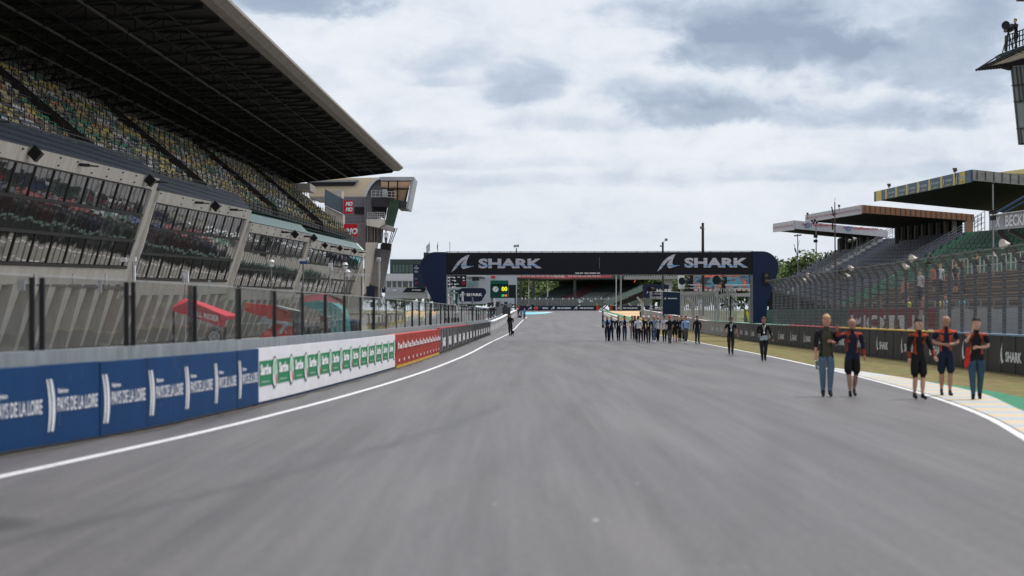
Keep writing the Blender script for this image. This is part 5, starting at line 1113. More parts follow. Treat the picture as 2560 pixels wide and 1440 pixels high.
NB, FB = Vector((34.5, 197, 12.5)), Vector((34.0, 231, 13.2))
BRN = mat('brown_cladding', (.30, .15, .085), .6, .12, 1); PNK = mat('white_fascia', (.44, .43, .45), .5, .06)
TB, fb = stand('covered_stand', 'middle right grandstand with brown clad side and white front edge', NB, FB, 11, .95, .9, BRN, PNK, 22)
mb = MB(); mb.slab([(2413, 553), (2434, 537), (2432, 598), (2413, 604)], 196.95, .4); mb.build('side_wall', BRN, TB)
NC_, FC_ = Vector((35.35, 250, 13.45)), Vector((37.3, 285, 14.6))
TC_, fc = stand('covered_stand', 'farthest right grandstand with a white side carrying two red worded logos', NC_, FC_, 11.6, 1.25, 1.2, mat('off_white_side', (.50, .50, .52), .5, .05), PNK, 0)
REDP = mat('red_print', (.45, .04, .07), .5)
for fz, a_, b_, h_, n_ in ((fb, NB, FB, .9, 11), (fc, NC_, FC_, 1.2, 7)):
    W = on_fascia(b_, a_, h_); mb = MB(); vs, fs, _ = text_shape('Total', .02)
    for k in range(n_): u0 = .02 + k / n_; mb.add([W(u0 + .62 / n_ * float(a), .38 + .25 * float(b)) for a, b in vs], fs); mb.face([W(u0 - .012, .3), W(u0 - .004, .5), W(u0 - .008, .7), W(u0 - .018, .6)])
    mb.build('lettering', mat('faded_red_print', (.42, .14, .2), .5) if fz is fb else bpy.data.materials['faded_red_print'], fz)
for x0, x1, y0, xe0, xe1 in ((2026, 2090, 566.5, 2004, 2024), (2126, 2196, 574.5, 2106, 2126)):
    mb = MB(); a = px(x0, y0, 249.8); put_text(mb, 'TotalEnergies', a, px(x1, y0 + 2.2, 249.8) - a, (0, 0, .42), 0, .02); mb.build('lettering', REDP, TC_)
    mb = MB(); ring(mb, px(xe1 - 5, y0 - 3.5, 249.7), .2, .3, 249.7, 249.8, 14, 1); mb.slab([(xe0, y0 - 9), (xe0 + 14, y0 - 5), (xe0 + 14, y0 - 3.4), (xe0 + 4, y0 - 5)], 249.75, .04, 0); mb.build('emblem', [REDP, mat('blue_print', (.05, .16, .45), .5) if x0 == 2026 else bpy.data.materials['blue_print']], TC_)
# back walls with columns
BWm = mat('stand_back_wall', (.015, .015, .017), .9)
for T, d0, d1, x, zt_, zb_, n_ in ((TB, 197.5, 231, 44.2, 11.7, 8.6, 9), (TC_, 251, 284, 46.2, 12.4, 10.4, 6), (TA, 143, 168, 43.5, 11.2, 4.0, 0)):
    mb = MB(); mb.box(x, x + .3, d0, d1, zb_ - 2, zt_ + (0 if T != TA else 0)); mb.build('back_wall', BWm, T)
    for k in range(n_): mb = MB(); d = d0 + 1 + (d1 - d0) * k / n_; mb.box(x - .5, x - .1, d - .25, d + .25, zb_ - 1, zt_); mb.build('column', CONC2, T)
mb = MB(); a = px(2470, 525, 179); mb.box(a.x - .35, a.x + .35, 178.6, 179.3, 6, a.z + .2); mb.build('column', DARK, TA)
# seats
TP = [(130, 38.5, 7.5), (168, 41, 8.5), (290, 48.9, 11.9)]
TPd = [a[0] for a in TP]
def tp(d): return np.interp(d, TPd, [a[1] for a in TP]), np.interp(d, TPd, [a[2] for a in TP])
T = thing('seat_terrace', 'stepped terrace of blue-grey and green seats below the right stand roofs', 'seating', (36, 200, 0)); NRW = 17
BS = mat('blue_grey_seat', (.040, .046, .070), .6, .15, 3); GS = mat('green_seat', (.006, .115, .05), .6, .2, 3); STEPM = mat('terrace_dark', (.035, .036, .04), .9)
def seat_row_pt(d, r_): X_, Z_ = tp(d); return X_ - r_ * .72, Z_ - r_ * .40
for lab, d0, d1, m in (('blue_grey', 186, 289, BS), ('green', 130, 185.5, GS)):
    mb = MB(); st = MB()
    for r_ in range(NRW):
        d = d0
        while d < d1 - .1:
            L_ = min(2.6, d1 - d)
            if any(abs(d - q) < 1.4 for q in (250, 286)): d += L_; continue
            (x0, z0), (x1, z1) = seat_row_pt(d, r_), seat_row_pt(d + L_ - .25, r_)
            mb.hexa([(x0 - .22, d, z0), (x0 + .05, d, z0), (x1 + .05, d + L_ - .25, z1), (x1 - .22, d + L_ - .25, z1), (x0 - .1, d, z0 + .34), (x0 + .05, d, z0 + .36), (x1 + .05, d + L_ - .25, z1 + .36), (x1 - .1, d + L_ - .25, z1 + .34)])
            d += L_
        pts = [q for q in frange(d0, d1, 12)]
        for a, b in zip(pts[:-1], pts[1:]):
            (x0, z0), (x1, z1) = seat_row_pt(a, r_), seat_row_pt(b, r_); st.face([(x0 - .25, a, z0 - .02), (x1 - .25, b, z1 - .02), (x1 + .5, b, z1 - .02), (x0 + .5, a, z0 - .02)]); st.face([(x0 - .25, a, z0 - .42), (x1 - .25, b, z1 - .42), (x1 - .25, b, z1 - .02), (x0 - .25, a, z0 - .02)])
    (x0, z0), (x1, z1) = seat_row_pt(d0, 0), seat_row_pt(d0, NRW - 1); st.face([(x1 - .25, d0, z1 - .4), (x0 + .5, d0, z0 - .4), (x0 + .5, d0, 0), (x1 - .25, d0, 0)])
    (x0, z0), (x1, z1) = seat_row_pt(d1, 0), seat_row_pt(d1, NRW - 1); st.face([(x1 - .25, d1, z1 - .4), (x0 + .5, d1, z0 - .4), (x0 + .5, d1, 0), (x1 - .25, d1, 0)])
    o = mb.build(lab + '_seats', m, T); o['kind'] = 'stuff'; st.build('steps', STEPM, T)
mb = MB()
for k in range(17): (x0, z0) = seat_row_pt(249.2, k); mb.box(x0 - .5, x0 + .3, 248.4, 250.6, z0 - .15, z0 + .28)
mb.build('stairs', mat('pale_steps', (.45, .45, .44), .8), T)
def rail(name, T, pts, h, nn=8, m=GREY, bars=4):
    mb = MB(); 
    for a, b in zip(pts[:-1], pts[1:]):
        a, b = Vector(a), Vector(b)
        for k in range(bars): z = Vector((0, 0, h * (k + 1) / bars)); mb.beam(a + z, b + z, .05)
        for k in range(nn + 1): q = a.lerp(b, k / nn); mb.beam(q, q + Vector((0, 0, h)), .06)
    return mb.build(name, m, T)
for d in (186, 246, 252): (x0, z0), (x1, z1) = seat_row_pt(d, 0), seat_row_pt(d, 15); rail('handrail', T, [(x1, d, z1 + .1), (x0 + 1.5, d, z0 + 1.0)], 1.0, 8, GREY if d != 246 else GALV)
a, b = px(2436, 597, 186), px(2462, 582, 186); rail('handrail', T, [a, b], 2.0, 3); a, b = px(2213, 620, 249), px(2232, 612, 249); rail('handrail', T, [a, b], 1.1, 2)

# lower concrete terraces with spectators' promenade
T = thing('concrete_terrace', 'low concrete spectator steps with a promenade behind the right catch fence', 'terrace', (24, 100, 0))
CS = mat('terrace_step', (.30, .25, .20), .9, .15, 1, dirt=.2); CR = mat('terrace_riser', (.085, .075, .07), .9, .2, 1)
def TX(d): return 20.5 + (d - 80) * .02
mb = MB()
for k in range(8):
    z = 1.75 + k * .34; x = 20.2 + k * .95
    for a, b in ((62, 96), (96, 132)):
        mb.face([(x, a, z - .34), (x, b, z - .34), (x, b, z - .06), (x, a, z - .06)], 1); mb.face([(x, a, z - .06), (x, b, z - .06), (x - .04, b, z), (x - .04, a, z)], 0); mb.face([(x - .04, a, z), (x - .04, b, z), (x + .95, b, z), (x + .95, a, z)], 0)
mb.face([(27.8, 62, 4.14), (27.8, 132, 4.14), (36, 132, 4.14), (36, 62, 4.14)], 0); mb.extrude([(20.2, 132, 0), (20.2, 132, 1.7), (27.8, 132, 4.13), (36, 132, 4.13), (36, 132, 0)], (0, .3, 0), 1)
mb.face([(19.4, 62, 1.1), (19.4, 150, 1.1), (20.2, 150, 1.42), (20.2, 62, 1.42)], 1)
mb.build('steps', [CS, CR], T)
mb = MB(); mb.hexa([(17.2, 50, 0), (20.2, 50, 0), (20.2, 150, 0), (17.2, 150, 0), (19.0, 50, 1.3), (20.2, 50, 1.5), (20.2, 150, 1.5), (19.0, 150, 1.3)]); o = mb.build('grass_bank', GRASS); struct(o)
rail('white_railing', T, [(28.2, 64, 4.14), (28.2, 128, 4.14)], 1.05, 60, GALV, 2)
rail('front_railing', T, [(20.0, 62, 1.4), (20.0, 132, 1.4)], 1.0, 30, GREY, 3)
T = thing('fabric_screen', 'pale grey fabric hung low behind the catch fence at the right edge', 'screen', (16.6, 70, 0)); mb = MB(); n = 40
for k in range(n): a = 56 + 26 * k / n; b = a + 26 / n; xa, xb = 16.5 + .12 * math.sin(k * 1.3), 16.5 + .12 * math.sin((k + 1) * 1.3); mb.face([(xa, a, .9), (xb, b, .9), (xb + .03, b, 1.95 + .04 * math.sin(k)), (xa + .03, a, 1.95 + .04 * math.sin(k - 1))])
mb.build('cloth', mat('pale_cloth', (.36, .37, .40), .8, .12, 1.2), T)
T = thing('red_banner', 'dark red banner with tall white letters behind the catch fence', 'banner', (16.5, 90, 0)); mb = MB(); mb.box(16.45, 16.5, 77, 98, .9, 2.0); mb.build('panel', mat('dark_red_banner', (.20, .02, .035), .6), T)
mb = MB(); vs, fs, _ = text_shape('MOTUL', .05); mb.add([(16.43, 97 - 19 * float(a), 1.0 + .7 * float(b)) for a, b in vs], fs); mb.m = mb.m; mb.build('lettering', LET, T)
T = thing('green_hoarding', 'low dark green hoarding behind the fence right of the gantry leg', 'hoarding', (17.5, 120, 0)); mb = MB(); mb.box(17.4, 17.5, 98.5, 150, 0, 2.05); mb.build('panel', GRN, T)
T = thing('grey_banner', 'grey banner with white letters hanging under the near right stand', 'banner', tuple(px(2520, 560, 120))); mb = MB(); mb.slab([(2474, 538), (2640, 516), (2640, 562), (2474, 576)], 120, .15); mb.build('panel', mat('mid_grey_banner', (.28, .30, .33), .6), T)
mb = MB(); a = px(2513, 568, 119.9); put_text(mb, 'BECKMANN', a, px(2610, 556, 119.9) - a, (0, 0, .72), 0, .03); put_text(mb, 'X', px(2488, 567, 119.9), (.3, 0, -.02), (0, 0, .62), 0, .05); mb.build('lettering', mat('soft_white_print', (.5, .52, .55), .5), T)
piece('top_rail', GALV, T, ([(2474, 537), (2640, 514), (2640, 517), (2474, 539.5)], 119.8, .3)); mb = MB(); mb.beam(px(2495, 574, 120.4), px(2560, 660, 120.4), .35); mb.beam(px(2522, 575, 120.4), px(2570, 600, 120.4), .25); mb.build('brace', BLACK, T)
mb = MB(); mb.beam(px(2482, 537, 121), px(2580, 480, 121), .12); mb.beam(px(2500, 537, 121), px(2590, 488, 121), .08); mb.build('stair_rail', mat('blue_rail', (.03, .06, .12), .5), T)
T = thing('yellow_roof', 'pale yellow roof edge showing above the nearest right stand', 'roof', tuple(px(2560, 430, 230))); piece('roof', mat('pale_yellow', (.72, .58, .28), .6, .05), T, ([(2494, 431), (2640, 412), (2640, 436), (2500, 433)], 230, 6)); piece('support', DARK, T, ([(2600, 436), (2610, 436), (2610, 800), (2600, 800)], 231, .5))

# observation tower at the top right edge
T = thing('observation_tower', 'glazed grey observation tower with slatted canopy and roof railing, top right', 'tower', tuple(px(2600, 785, 84)))
TD = 84
TG = mat('tower_panel', (.20, .23, .235), .4, .08, 2); 
piece('wall', TG, T, ([(2533, 165), (2700, 150), (2700, 360), (2553, 360)], TD, .5)); mb = MB()
for a, b in (((2530, 168), (2549, 360)), ((2541, 166), (2551.5, 256)), ((2551, 165), (2560, 250)), ((2562, 163), (2572, 360)), ((2533, 214), (2700, 196)), ((2537, 255), (2700, 236)), ((2543, 322), (2700, 308)), ((2548, 360), (2700, 354)), ((2551, 322), (2556, 360))): mb.beam(px(*a, TD - .03), px(*b, TD - .03), .075, .06)
for x, y in ((2530, 214), (2535, 254), (2542, 322), (2547, 359)): mb.beam(px(x - 1.5, y, TD - .1), px(x + 5, y - .5, TD - .1), .04)
mb.build('glazing_bars', DARK, T)
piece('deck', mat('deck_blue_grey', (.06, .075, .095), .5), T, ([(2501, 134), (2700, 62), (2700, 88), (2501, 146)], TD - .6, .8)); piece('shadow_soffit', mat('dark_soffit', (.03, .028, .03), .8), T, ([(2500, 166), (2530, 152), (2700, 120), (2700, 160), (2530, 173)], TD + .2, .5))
mb = MB(); tip = px(2439, 176, TD - 1.2); a, b = px(2560, 118, TD - 1.4), px(2560, 150, TD + 1.0)
e1, e2 = px(2700, 52, TD - 1.4), px(2700, 112, TD + 1)
for k in range(9):
    u = k / 8; p_ = tip.lerp(px(2497, 170, TD + 1), u); q_ = tip.lerp(e1, 1.0).lerp(e2, u); mb.beam(p_, q_, .09)
for k in range(16): u = (k + .5) / 16; mb.beam(tip.lerp(e1, u), px(2497, 170, TD + 1).lerp(e2, u), .05)
mb.build('canopy_frame', BLACK, T); mb = MB()
p0, p1 = px(2497, 170, TD + 1), e2
mb.face([tip + Vector((.02, 0, .05)), p0 + Vector((0, 0, .05)), e2 + Vector((0, 0, .05)), e1 + Vector((0, 0, .05))]); mb.build('canopy_slats', mat('pale_slat', (.50, .50, .50), .7, .1), T)
mb = MB(); mb.beam(px(2440, 175, TD - 1.2), px(2502, 135, TD - .8), .05); mb.build('stay_cable', BLACK, T)
mb = MB(); A, B = px(2515, 128, TD - .6), px(2700, 60, TD - .6); up = Vector((0, 0, .64))
for s in (.33, .66, 1): mb.beam(A + up * s, B + up * s, .045)
n = 22
for k in range(n): q = A.lerp(B, k / n); mb.beam(q, q + up, .045)
mb.beam(A + Vector((-.02, 0, 0)), A + up, .09); mb.build('roof_railing', BLACK, T); mb = MB(); q = px(2640, 785, TD); mb.box(q.x, q.x + 1.6, TD + .5, TD + 2.4, 0, 14); mb.build('shaft', CONC, T)
T = thing('roof_beam', 'thin dark beam tip at the top right corner of the picture', 'beam', tuple(px(2560, 0, 84))); mb = MB(); mb.slab([(2545, -6), (2700, -6), (2700, 1.5), (2545, 1.0)], 84, .3); mb.build('beam', BLACK, T); mb = MB(); mb.slab([(2690, -6), (2700, -6), (2700, 60), (2690, 60)], 84, .3); mb.build('post', BLACK, T)
# ================================================================ PEOPLE
SK = {k: mat('skin_' + k, c, .55, .06) for k, c in (('fair', (.50, .30, .22)), ('tan', (.36, .20, .14)), ('pink', (.52, .25, .19)))}
_cm = {}
def cl(c, rough=.85):
    if c not in _cm: _cm[c] = mat('cloth', c, rough, .14, 6)
    return _cm[c]
BLK, NVY, DGR, MGR = (.012, .012, .014), (.012, .016, .035), (.035, .036, .04), (.09, .09, .095)
JEAN, LJEAN, WHT, LBL, OLV, ORG = (.035, .06, .11), (.09, .14, .20), (.60, .60, .64), (.28, .40, .62), (.055, .055, .032), (.28, .042, .018)
HAIRC = {'dark': (.012, .010, .009), 'blond': (.38, .25, .13), 'white': (.55, .53, .5), 'brown': (.07, .04, .025), 'red': (.35, .02, .02), 'navy': (.01, .012, .025)}
def person(label, loc, H=1.78, yaw=0, shirt=BLK, sleeve=None, sleeve_len=1.0, cuff=None, trouser=BLK, shorts=False, shoe=BLK, hair='dark', bald=False, skin='fair',
           armL=None, armR=None, stride=.12, lead=1, tilt=0, panel=None, lanyard=False, fine=False, cap=False, hem=None, jacket=None, group='people walking on the track', sit=False, lean=0.0, hold=None, headyaw=0, sunglasses=False, wide=1.0, tuck=False):
    s = H / 1.78; sleeve = sleeve or shirt; wide = wide * 1.10
    V = []; Rr = []; E = []; seg = []
    def v(p, r, parent=None, m=None):
        V.append(Vector(p) * s); Rr.append(r * s); i = len(V) - 1
        if parent is not None: E.append((parent, i)); seg.append((parent, i, m))
        return i
    mats = [SK[skin], cl(shirt), cl(sleeve), cl(trouser), cl(shoe), cl(cuff or sleeve), cl(panel or shirt), cl(hem or shirt), cl(jacket or shirt)]
    z0 = -.45 if sit else 0
    ly = -lean
    pel = v((0, 0, .94), .142 * wide, None); wa = v((0, ly * .3, 1.07), .140 * wide, pel, 7 if hem else 1); ch = v((0, ly * .7, 1.27), .150 * wide, wa, 1); uc = v((0, ly, 1.41), .125 * wide, ch, 1)
    nk = v((0, ly - .01, 1.485), .066, uc, 1); n2 = v((0, ly - .015, 1.53), .060, nk, 0); h1 = v((0, ly - .03 - tilt * .3, 1.585), .086, n2, 0); h2 = v((0, ly - .02 - tilt * .6, 1.655), .102, h1, 0); h3 = v((0, ly - .005 - tilt, 1.715), .090, h2, 0); v((0, ly + .002 - tilt, 1.758), .058, h3, 0)
    arms = {1: armL or [(.235, .0, 1.16), (.235, -.06, .92)], -1: armR or [(-.235, .0, 1.16), (-.235, -.06, .92)]}
    for sd in (1, -1):
        sh = v((sd * .175 * wide, ly, 1.415), .066, uc, 8 if jacket else 2); el, wr = [Vector(q) for q in arms[sd]]; S0 = Vector((sd * .175 * wide, ly, 1.415))
        md = S0.lerp(el, .55); a1 = v(md, .064, sh, 8 if jacket else 2)
        if sleeve_len < .5: a2 = v(md + (el - S0) * .03, .044, a1, 0); e_ = v(el, .042, a2, 0); w_ = v(wr, .028, e_, 0)
        else:
            e_ = v(el, .056, a1, 8 if jacket else 2)
            if sleeve_len < .9: f1 = v(el.lerp(wr, .25), .046, e_, 2); f2 = v(el.lerp(wr, .3), .038, f1, 0); w_ = v(wr, .028, f2, 0)
            elif cuff: f1 = v(el.lerp(wr, .35), .048, e_, 2); w_ = v(wr, .036, f1, 5)
            else: w_ = v(wr, .036, e_, 2)
        dr = (wr - el).normalized(); pm = v(wr + dr * .055, .032, w_, 0)
        if fine:
            side = dr.cross(Vector((0, 1, 0.2))); side = side.normalized() if side.length > .1 else Vector((1, 0, 0)); P0 = wr + dr * .07
            for k, (o_, ln) in enumerate(((-.026, .055), (-.009, .068), (.009, .064), (.026, .05))):
                a = v(P0 + side * o_ + dr * .02, .0105, pm, 0); b = v(P0 + side * o_ + dr * ln + Vector((0, -.012, 0)), .0085, a, 0)
            a = v(wr + dr * .035 - side * .035 * sd + Vector((0, -.012, 0)), .012, w_, 0); v(wr + dr * .07 - side * .045 * sd + Vector((0, -.02, 0)), .010, a, 0)
        else: v(wr + dr * .11, .022, pm, 0); v(wr + dr * .07 + Vector((-sd * .03, -.02, 0)), .013, pm, 0)
    for sd in (1, -1):
        f = lead * sd; ky = -.10 * (stride / .12) if f > 0 else -.02; fy = -stride if f > 0 else stride * .9; fz = .0 if f > 0 else .03 * (stride / .12)
        hp = v((sd * .088 * wide, 0, .89), .112 * wide, pel, 3)
        if sit:
            kn = v((sd * .12, -.40, .88), .075, hp, 3); an = v((sd * .12, -.42, .50), .05, kn, 3); v((sd * .12, -.50, .46), .04, an, 4); continue
        if shorts:
            k0 = v((sd * .095, ky * .5, .70), .104, hp, 3); k1 = v((sd * .094, ky * .8, .555), .102, k0, 3); k2 = v((sd * .090, ky * .85, .535), .062, k1, 3); kn = v((sd * .086, ky, .48), .056, k2, 0)
            cf = v((sd * .076, (ky + fy) / 2, .33), .058, kn, 0); an0 = v((sd * .068, fy * .95, .16 + fz), .036, cf, 0); an = v((sd * .068, fy + .01, .10 + fz), .042, an0, 4)
        else:
            th = v((sd * .092, ky * .5, .70), .100, hp, 3); kn = v((sd * .084, ky, .49), .078, th, 3); cf = v((sd * .074, (ky + fy) / 2, .30), .070, kn, 3); an = v((sd * .068, fy, .11 + fz), .058, cf, 3)
        if f > 0: v((sd * .080, fy - .15, .045 + fz), .040, an, 4)
        else: v((sd * .080, fy - .13, .04), .040, an, 4)
        v((sd * .068, fy + .045, .045 + fz), .034, an, 4)
    me = bpy.data.meshes.new('person_body'); me.from_pydata([tuple(q) for q in V], E, []); ob = bpy.data.objects.new('tmp', me); col.objects.link(ob)
    sm = ob.modifiers.new('s', 'SKIN'); sm.use_smooth_shade = True; sm.branch_smoothing = .6
    for i, r_ in enumerate(Rr): me.skin_vertices[0].data[i].radius = (r_, r_)
    me.skin_vertices[0].data[0].use_root = True
    sb = ob.modifiers.new('b', 'SUBSURF'); sb.levels = 2 if fine else 1; sb.render_levels = sb.levels
    dg = bpy.context.evaluated_depsgraph_get(); dg.update(); nm = bpy.data.meshes.new_from_object(ob.evaluated_get(dg))
    bpy.data.objects.remove(ob); bpy.data.meshes.remove(me); nm.name = 'person_body'
    nm.materials.clear()
    for q in mats: nm.materials.append(q)
    co = np.empty(len(nm.vertices) * 3); nm.vertices.foreach_get('co', co); co = co.reshape(-1, 3)
    tz = (co[:, 2] > .86 * s) & (co[:, 2] < 1.46 * s) & (np.abs(co[:, 0]) < .19 * s * wide); k_ = np.where(tz, .74, 1.0)
    co[:, 1] = np.where(tz, ly * s * .5 + (co[:, 1] - ly * s * .5) * k_, co[:, 1])
    if not sit: co[:, 2] -= co[:, 2].min() * np.clip(1 - co[:, 2] / (.5 * s), 0, 1)
    nm.vertices.foreach_set('co', co.ravel())
    A = np.array([V[a] for a, b, m in seg]); B = np.array([V[b] for a, b, m in seg]); Rm = np.array([(Rr[a] + Rr[b]) / 2 for a, b, m in seg])
    cen = np.array([p.center for p in nm.polygons]); cen0 = cen.copy()
    ab = B - A; tt = np.clip(((cen[:, None, :] - A[None]) * ab[None]).sum(2) / np.maximum((ab * ab).sum(1)[None], 1e-9), 0, 1); dist = np.linalg.norm(cen[:, None, :] - (A[None] + ab[None] * tt[:, :, None]), axis=2) - Rm[None] * .9
    idx = dist.argmin(1); mi = np.array([seg[k][2] for k in idx]); zc = cen[:, 2] / s; xc = cen[:, 0] / s; yc = cen[:, 1] / s
    if panel: mi = np.where((mi == 1) & (np.abs(xc) > .085) & (zc > 1.0), 6, mi); mi = np.where(np.isin(mi, (1, 2)) & (zc > 1.40) & (np.abs(xc) > .05), 6, mi)
    if jacket: mi = np.where((mi == 1) & ((np.abs(xc) > .09) | (yc > .02)), 8, mi)
    hz = .86 if tuck is False else .98
    mi = np.where((mi == 1) & (zc < hz), 3 if not hem else 7, mi); mi = np.where((mi == 3) & (zc > hz), (7 if hem else 1), mi)
    if jacket: mi = np.where((mi == 1) & (zc < 1.0) & (np.abs(xc) > .1), 8, mi)
    nm.polygons.foreach_set('material_index', mi.astype(np.int32)); nm.polygons.foreach_set('use_smooth', [True] * len(nm.polygons)); nm.update()
    root = thing('person', label, 'person', loc, group); root.rotation_euler = (0, 0, yaw)
    b = bpy.data.objects.new('body', nm); col.objects.link(b); b.parent = root
    def child(nm_, mb, m, smooth=True):
        o = mb.build(nm_, m, None, smooth); o.parent = root; return o
    hc = Vector((0, (ly - .02 - tilt * .6) * s, 1.675 * s))
    if not bald or cap:
        mb = MB(); mb.ball(hc + Vector((0, .020, .026)) * s, .112 * s, 0, 14, (.88, 1.0, 1.0)); bmv = []
        mb2 = MB(); mb2.add([v_ for v_ in mb.v], [f for f in mb.f if not (sum(mb.v[i][2] for i in f) / len(f) < hc.z + (.035 * s if sum(mb.v[i][1] for i in f) / len(f) < hc.y + .01 * s else -.05 * s))]); child('cap' if cap else 'hair', mb2, cl(HAIRC[hair], .6))
        if cap: mb = MB(); mb.box(-.06 * s, .06 * s, hc.y - .17 * s, hc.y - .07 * s, hc.z + .035 * s, hc.z + .047 * s); child('cap_peak', mb, cl(HAIRC[hair], .6))
    if fine:
        mb = MB(); mb.ball(hc + Vector((0, -.104, -.018)) * s, .016 * s, 0, 8, (.8, 1, 1.5))
        for sd in (1, -1): mb.ball(hc + Vector((sd * .096, .01, -.01)) * s, .022 * s, 0, 8, (.4, .8, 1.3))
        child('nose_and_ears', mb, SK[skin])
        mb = MB()
        for sd in (1, -1): mb.ball(hc + Vector((sd * .036, -.088, .006)) * s, .012 * s, 0, 8)
        child('eyes', mb, BLACK); mb = MB(); mb.box(-.024 * s, .024 * s, hc.y - .102 * s, hc.y - .08 * s, hc.z - .055 * s, hc.z - .047 * s); child('mouth', mb, cl((.25, .08, .07)))
    if sunglasses: mb = MB(); mb.box(-.06 * s, .06 * s, hc.y - .113 * s, hc.y - .07 * s, hc.z - .005 * s, hc.z + .022 * s); child('sunglasses', mb, BLACK)
    if lanyard:
        mb = MB(); y_ = -.135 * s * wide + ly * s
        mb.box(-.028 * s, .028 * s, y_ - .012, y_, 1.10 * s, 1.19 * s); mb.beam((0, y_, 1.19 * s), (.05 * s, y_ + .04 * s, 1.47 * s), .012); mb.beam((0, y_, 1.19 * s), (-.05 * s, y_ + .04 * s, 1.47 * s), .012); child('lanyard', mb, LET)
    return root
def pp(x, yf, yh, label, **k):       # someone whose feet and head top are at these rows: distance from the height
    d = k.pop('d', None) or gy(yf); H = (yf - yh) * d / F; H = k.pop('H', None) or min(1.95, max(1.62, H)); p = px(x, yf, d)
    return person(label, (p.x, d, g(d)), H, **k)
UPL = [(.24, .02, 1.16), (.10, -.20, 1.10)]; UPR = [(-.24, .02, 1.16), (-.10, -.20, 1.10)]
near = 'people walking near the camera on the right'
pp(2066, 991, 788, 'fair-haired person in olive tee, open dark jacket and jeans carrying a blue bottle', shirt=OLV, jacket=(.02, .016, .02), sleeve=(.02, .016, .02), sleeve_len=.7, trouser=LJEAN, hair='blond', skin='pink', armL=[(.24, .02, 1.17), (.07, -.2, 1.2)], armR=[(-.225, .03, 1.16), (-.24, -.03, .92)], stride=.05, fine=True, group=near)
pp(2130, 991, 795, 'bald person in navy and orange zip top and black shorts raising one arm', shirt=NVY, sleeve=NVY, cuff=ORG, panel=ORG, trouser=BLK, shorts=True, bald=True, skin='tan', armR=[(-.33, -.05, 1.28), (-.36, -.16, 1.49)], armL=[(.245, .0, 1.17), (.27, -.05, .94)], stride=.15, lead=-1, fine=True, group=near)
pp(2296, 998, 797, 'dark-haired person in black and orange jacket and shorts looking away to the right', shirt=BLK, sleeve=BLK, cuff=ORG, panel=ORG, trouser=BLK, shorts=True, hair='dark', armL=[(.30, 0, 1.17), (.36, -.08, .96)], armR=[(-.24, 0, 1.16), (-.25, -.03, .92)], stride=.06, yaw=R(18), fine=True, group=near)
pp(2364, 990, 788, 'bald person in navy tee with orange shoulders looking down at joined hands', shirt=NVY, sleeve=NVY, sleeve_len=.3, panel=(.40, .07, .03), trouser=NVY, shorts=True, bald=True, skin='tan', armL=[(.27, 0, 1.18), (.06, -.24, 1.13)], armR=[(-.27, 0, 1.18), (-.06, -.24, 1.13)], stride=.12, tilt=.03, fine=True, wide=1.08, group=near)
pp(2441, 1000, 795, 'dark-haired person in black and orange shirt and jeans with a hand at the face', shirt=BLK, sleeve=BLK, sleeve_len=.3, panel=ORG, trouser=(.035, .07, .11), hair='dark', armL=[(.25, 0, 1.16), (.02, -.2, 1.14)], armR=[(-.22, -.14, 1.26), (-.08, -.16, 1.53)], stride=.16, lead=-1, yaw=R(-12), fine=True, group=near)
mb = MB(); d = gy(991); a = px(2041, 923, d); mb.tube([a, a + Vector((0, 0, .17)), a + Vector((0, 0, .19)), a + Vector((0, 0, .215))], [.033, .033, .016, .015], 10); o = mb.build('water_bottle', glass('bottle_blue', (.35, .6, .75), .5)); tag(o, 'small blue water bottle held by the fair-haired person in jeans', 'bottle')
mb = MB(); d = gy(1000); mb.extrude([px(2417, 868, d - .2), px(2426, 868, d - .2), px(2424, 908, d - .2), px(2414, 923, d - .2), px(2411, 912, d - .2)], (0, .03, 0)); o = mb.build('folded_cap', cl((.50, .03, .02))); tag(o, 'red folded garment held by the person with a hand at the face', 'garment')
mid = 'people walking on the track beyond the near five'
pp(1827, 886, 797, 'person in black tee and dark trousers with white pass, walking alone', shirt=BLK, sleeve_len=.3, trouser=(.03, .028, .025), hair='dark', skin='tan', lanyard=True, armL=[(.26, .02, 1.16), (.32, -.02, .93)], armR=[(-.27, .02, 1.16), (-.35, -.02, .93)], stride=.06, sunglasses=True, fine=True, group=mid)
pp(1909, 902, 806, 'person in black long sleeves with pale hem holding a phone in front', shirt=BLK, hem=(.3, .38, .42), trouser=(.02, .022, .03), hair='brown', skin='tan', lanyard=True, armR=[(-.25, 0, 1.17), (-.10, -.22, 1.15)], armL=[(.27, .02, 1.16), (.36, .03, .92)], stride=.10, lead=-1, fine=True, group=mid)
crowd = 'people of the group under the gantry'
rcr = random.Random(17)
def C_(x, yf, yh, lab, **k):
    k.setdefault('yaw', R(rcr.uniform(-22, 22))); k.setdefault('lead', rcr.choice((1, -1))); k['stride'] = max(.02, k.get('stride', .11) * rcr.uniform(.7, 1.7)); k.setdefault('headyaw', 0)
    if 'armL' not in k: k['armL'] = [(.245, rcr.uniform(-.04, .1), 1.16), (.24, rcr.uniform(-.2, .1), .93)]
    if 'armR' not in k: k['armR'] = [(-.245, rcr.uniform(-.04, .1), 1.16), (-.24, rcr.uniform(-.2, .1), .93)]
    return pp(x, yf, yh, lab, group=crowd, **k)
C_(1507, 824.5, 783, 'person in black suit and cap seen from the side looking at a phone', d=212, yaw=R(90), shirt=BLK, cap=True, hair='dark', armL=[(.2, -.05, 1.17), (.1, -.3, 1.2)], armR=[(-.2, -.05, 1.17), (-.1, -.3, 1.2)], stride=.04)
C_(1518, 852.5, 793, 'bald person in dark vest and pale blue sleeves at the left of the group', shirt=NVY, sleeve=LBL, sleeve_len=.8, bald=True, skin='pink', trouser=NVY, armR=[(-.25, -.03, 1.18), (-.12, -.25, 1.10)], armL=UPL, lead=-1)
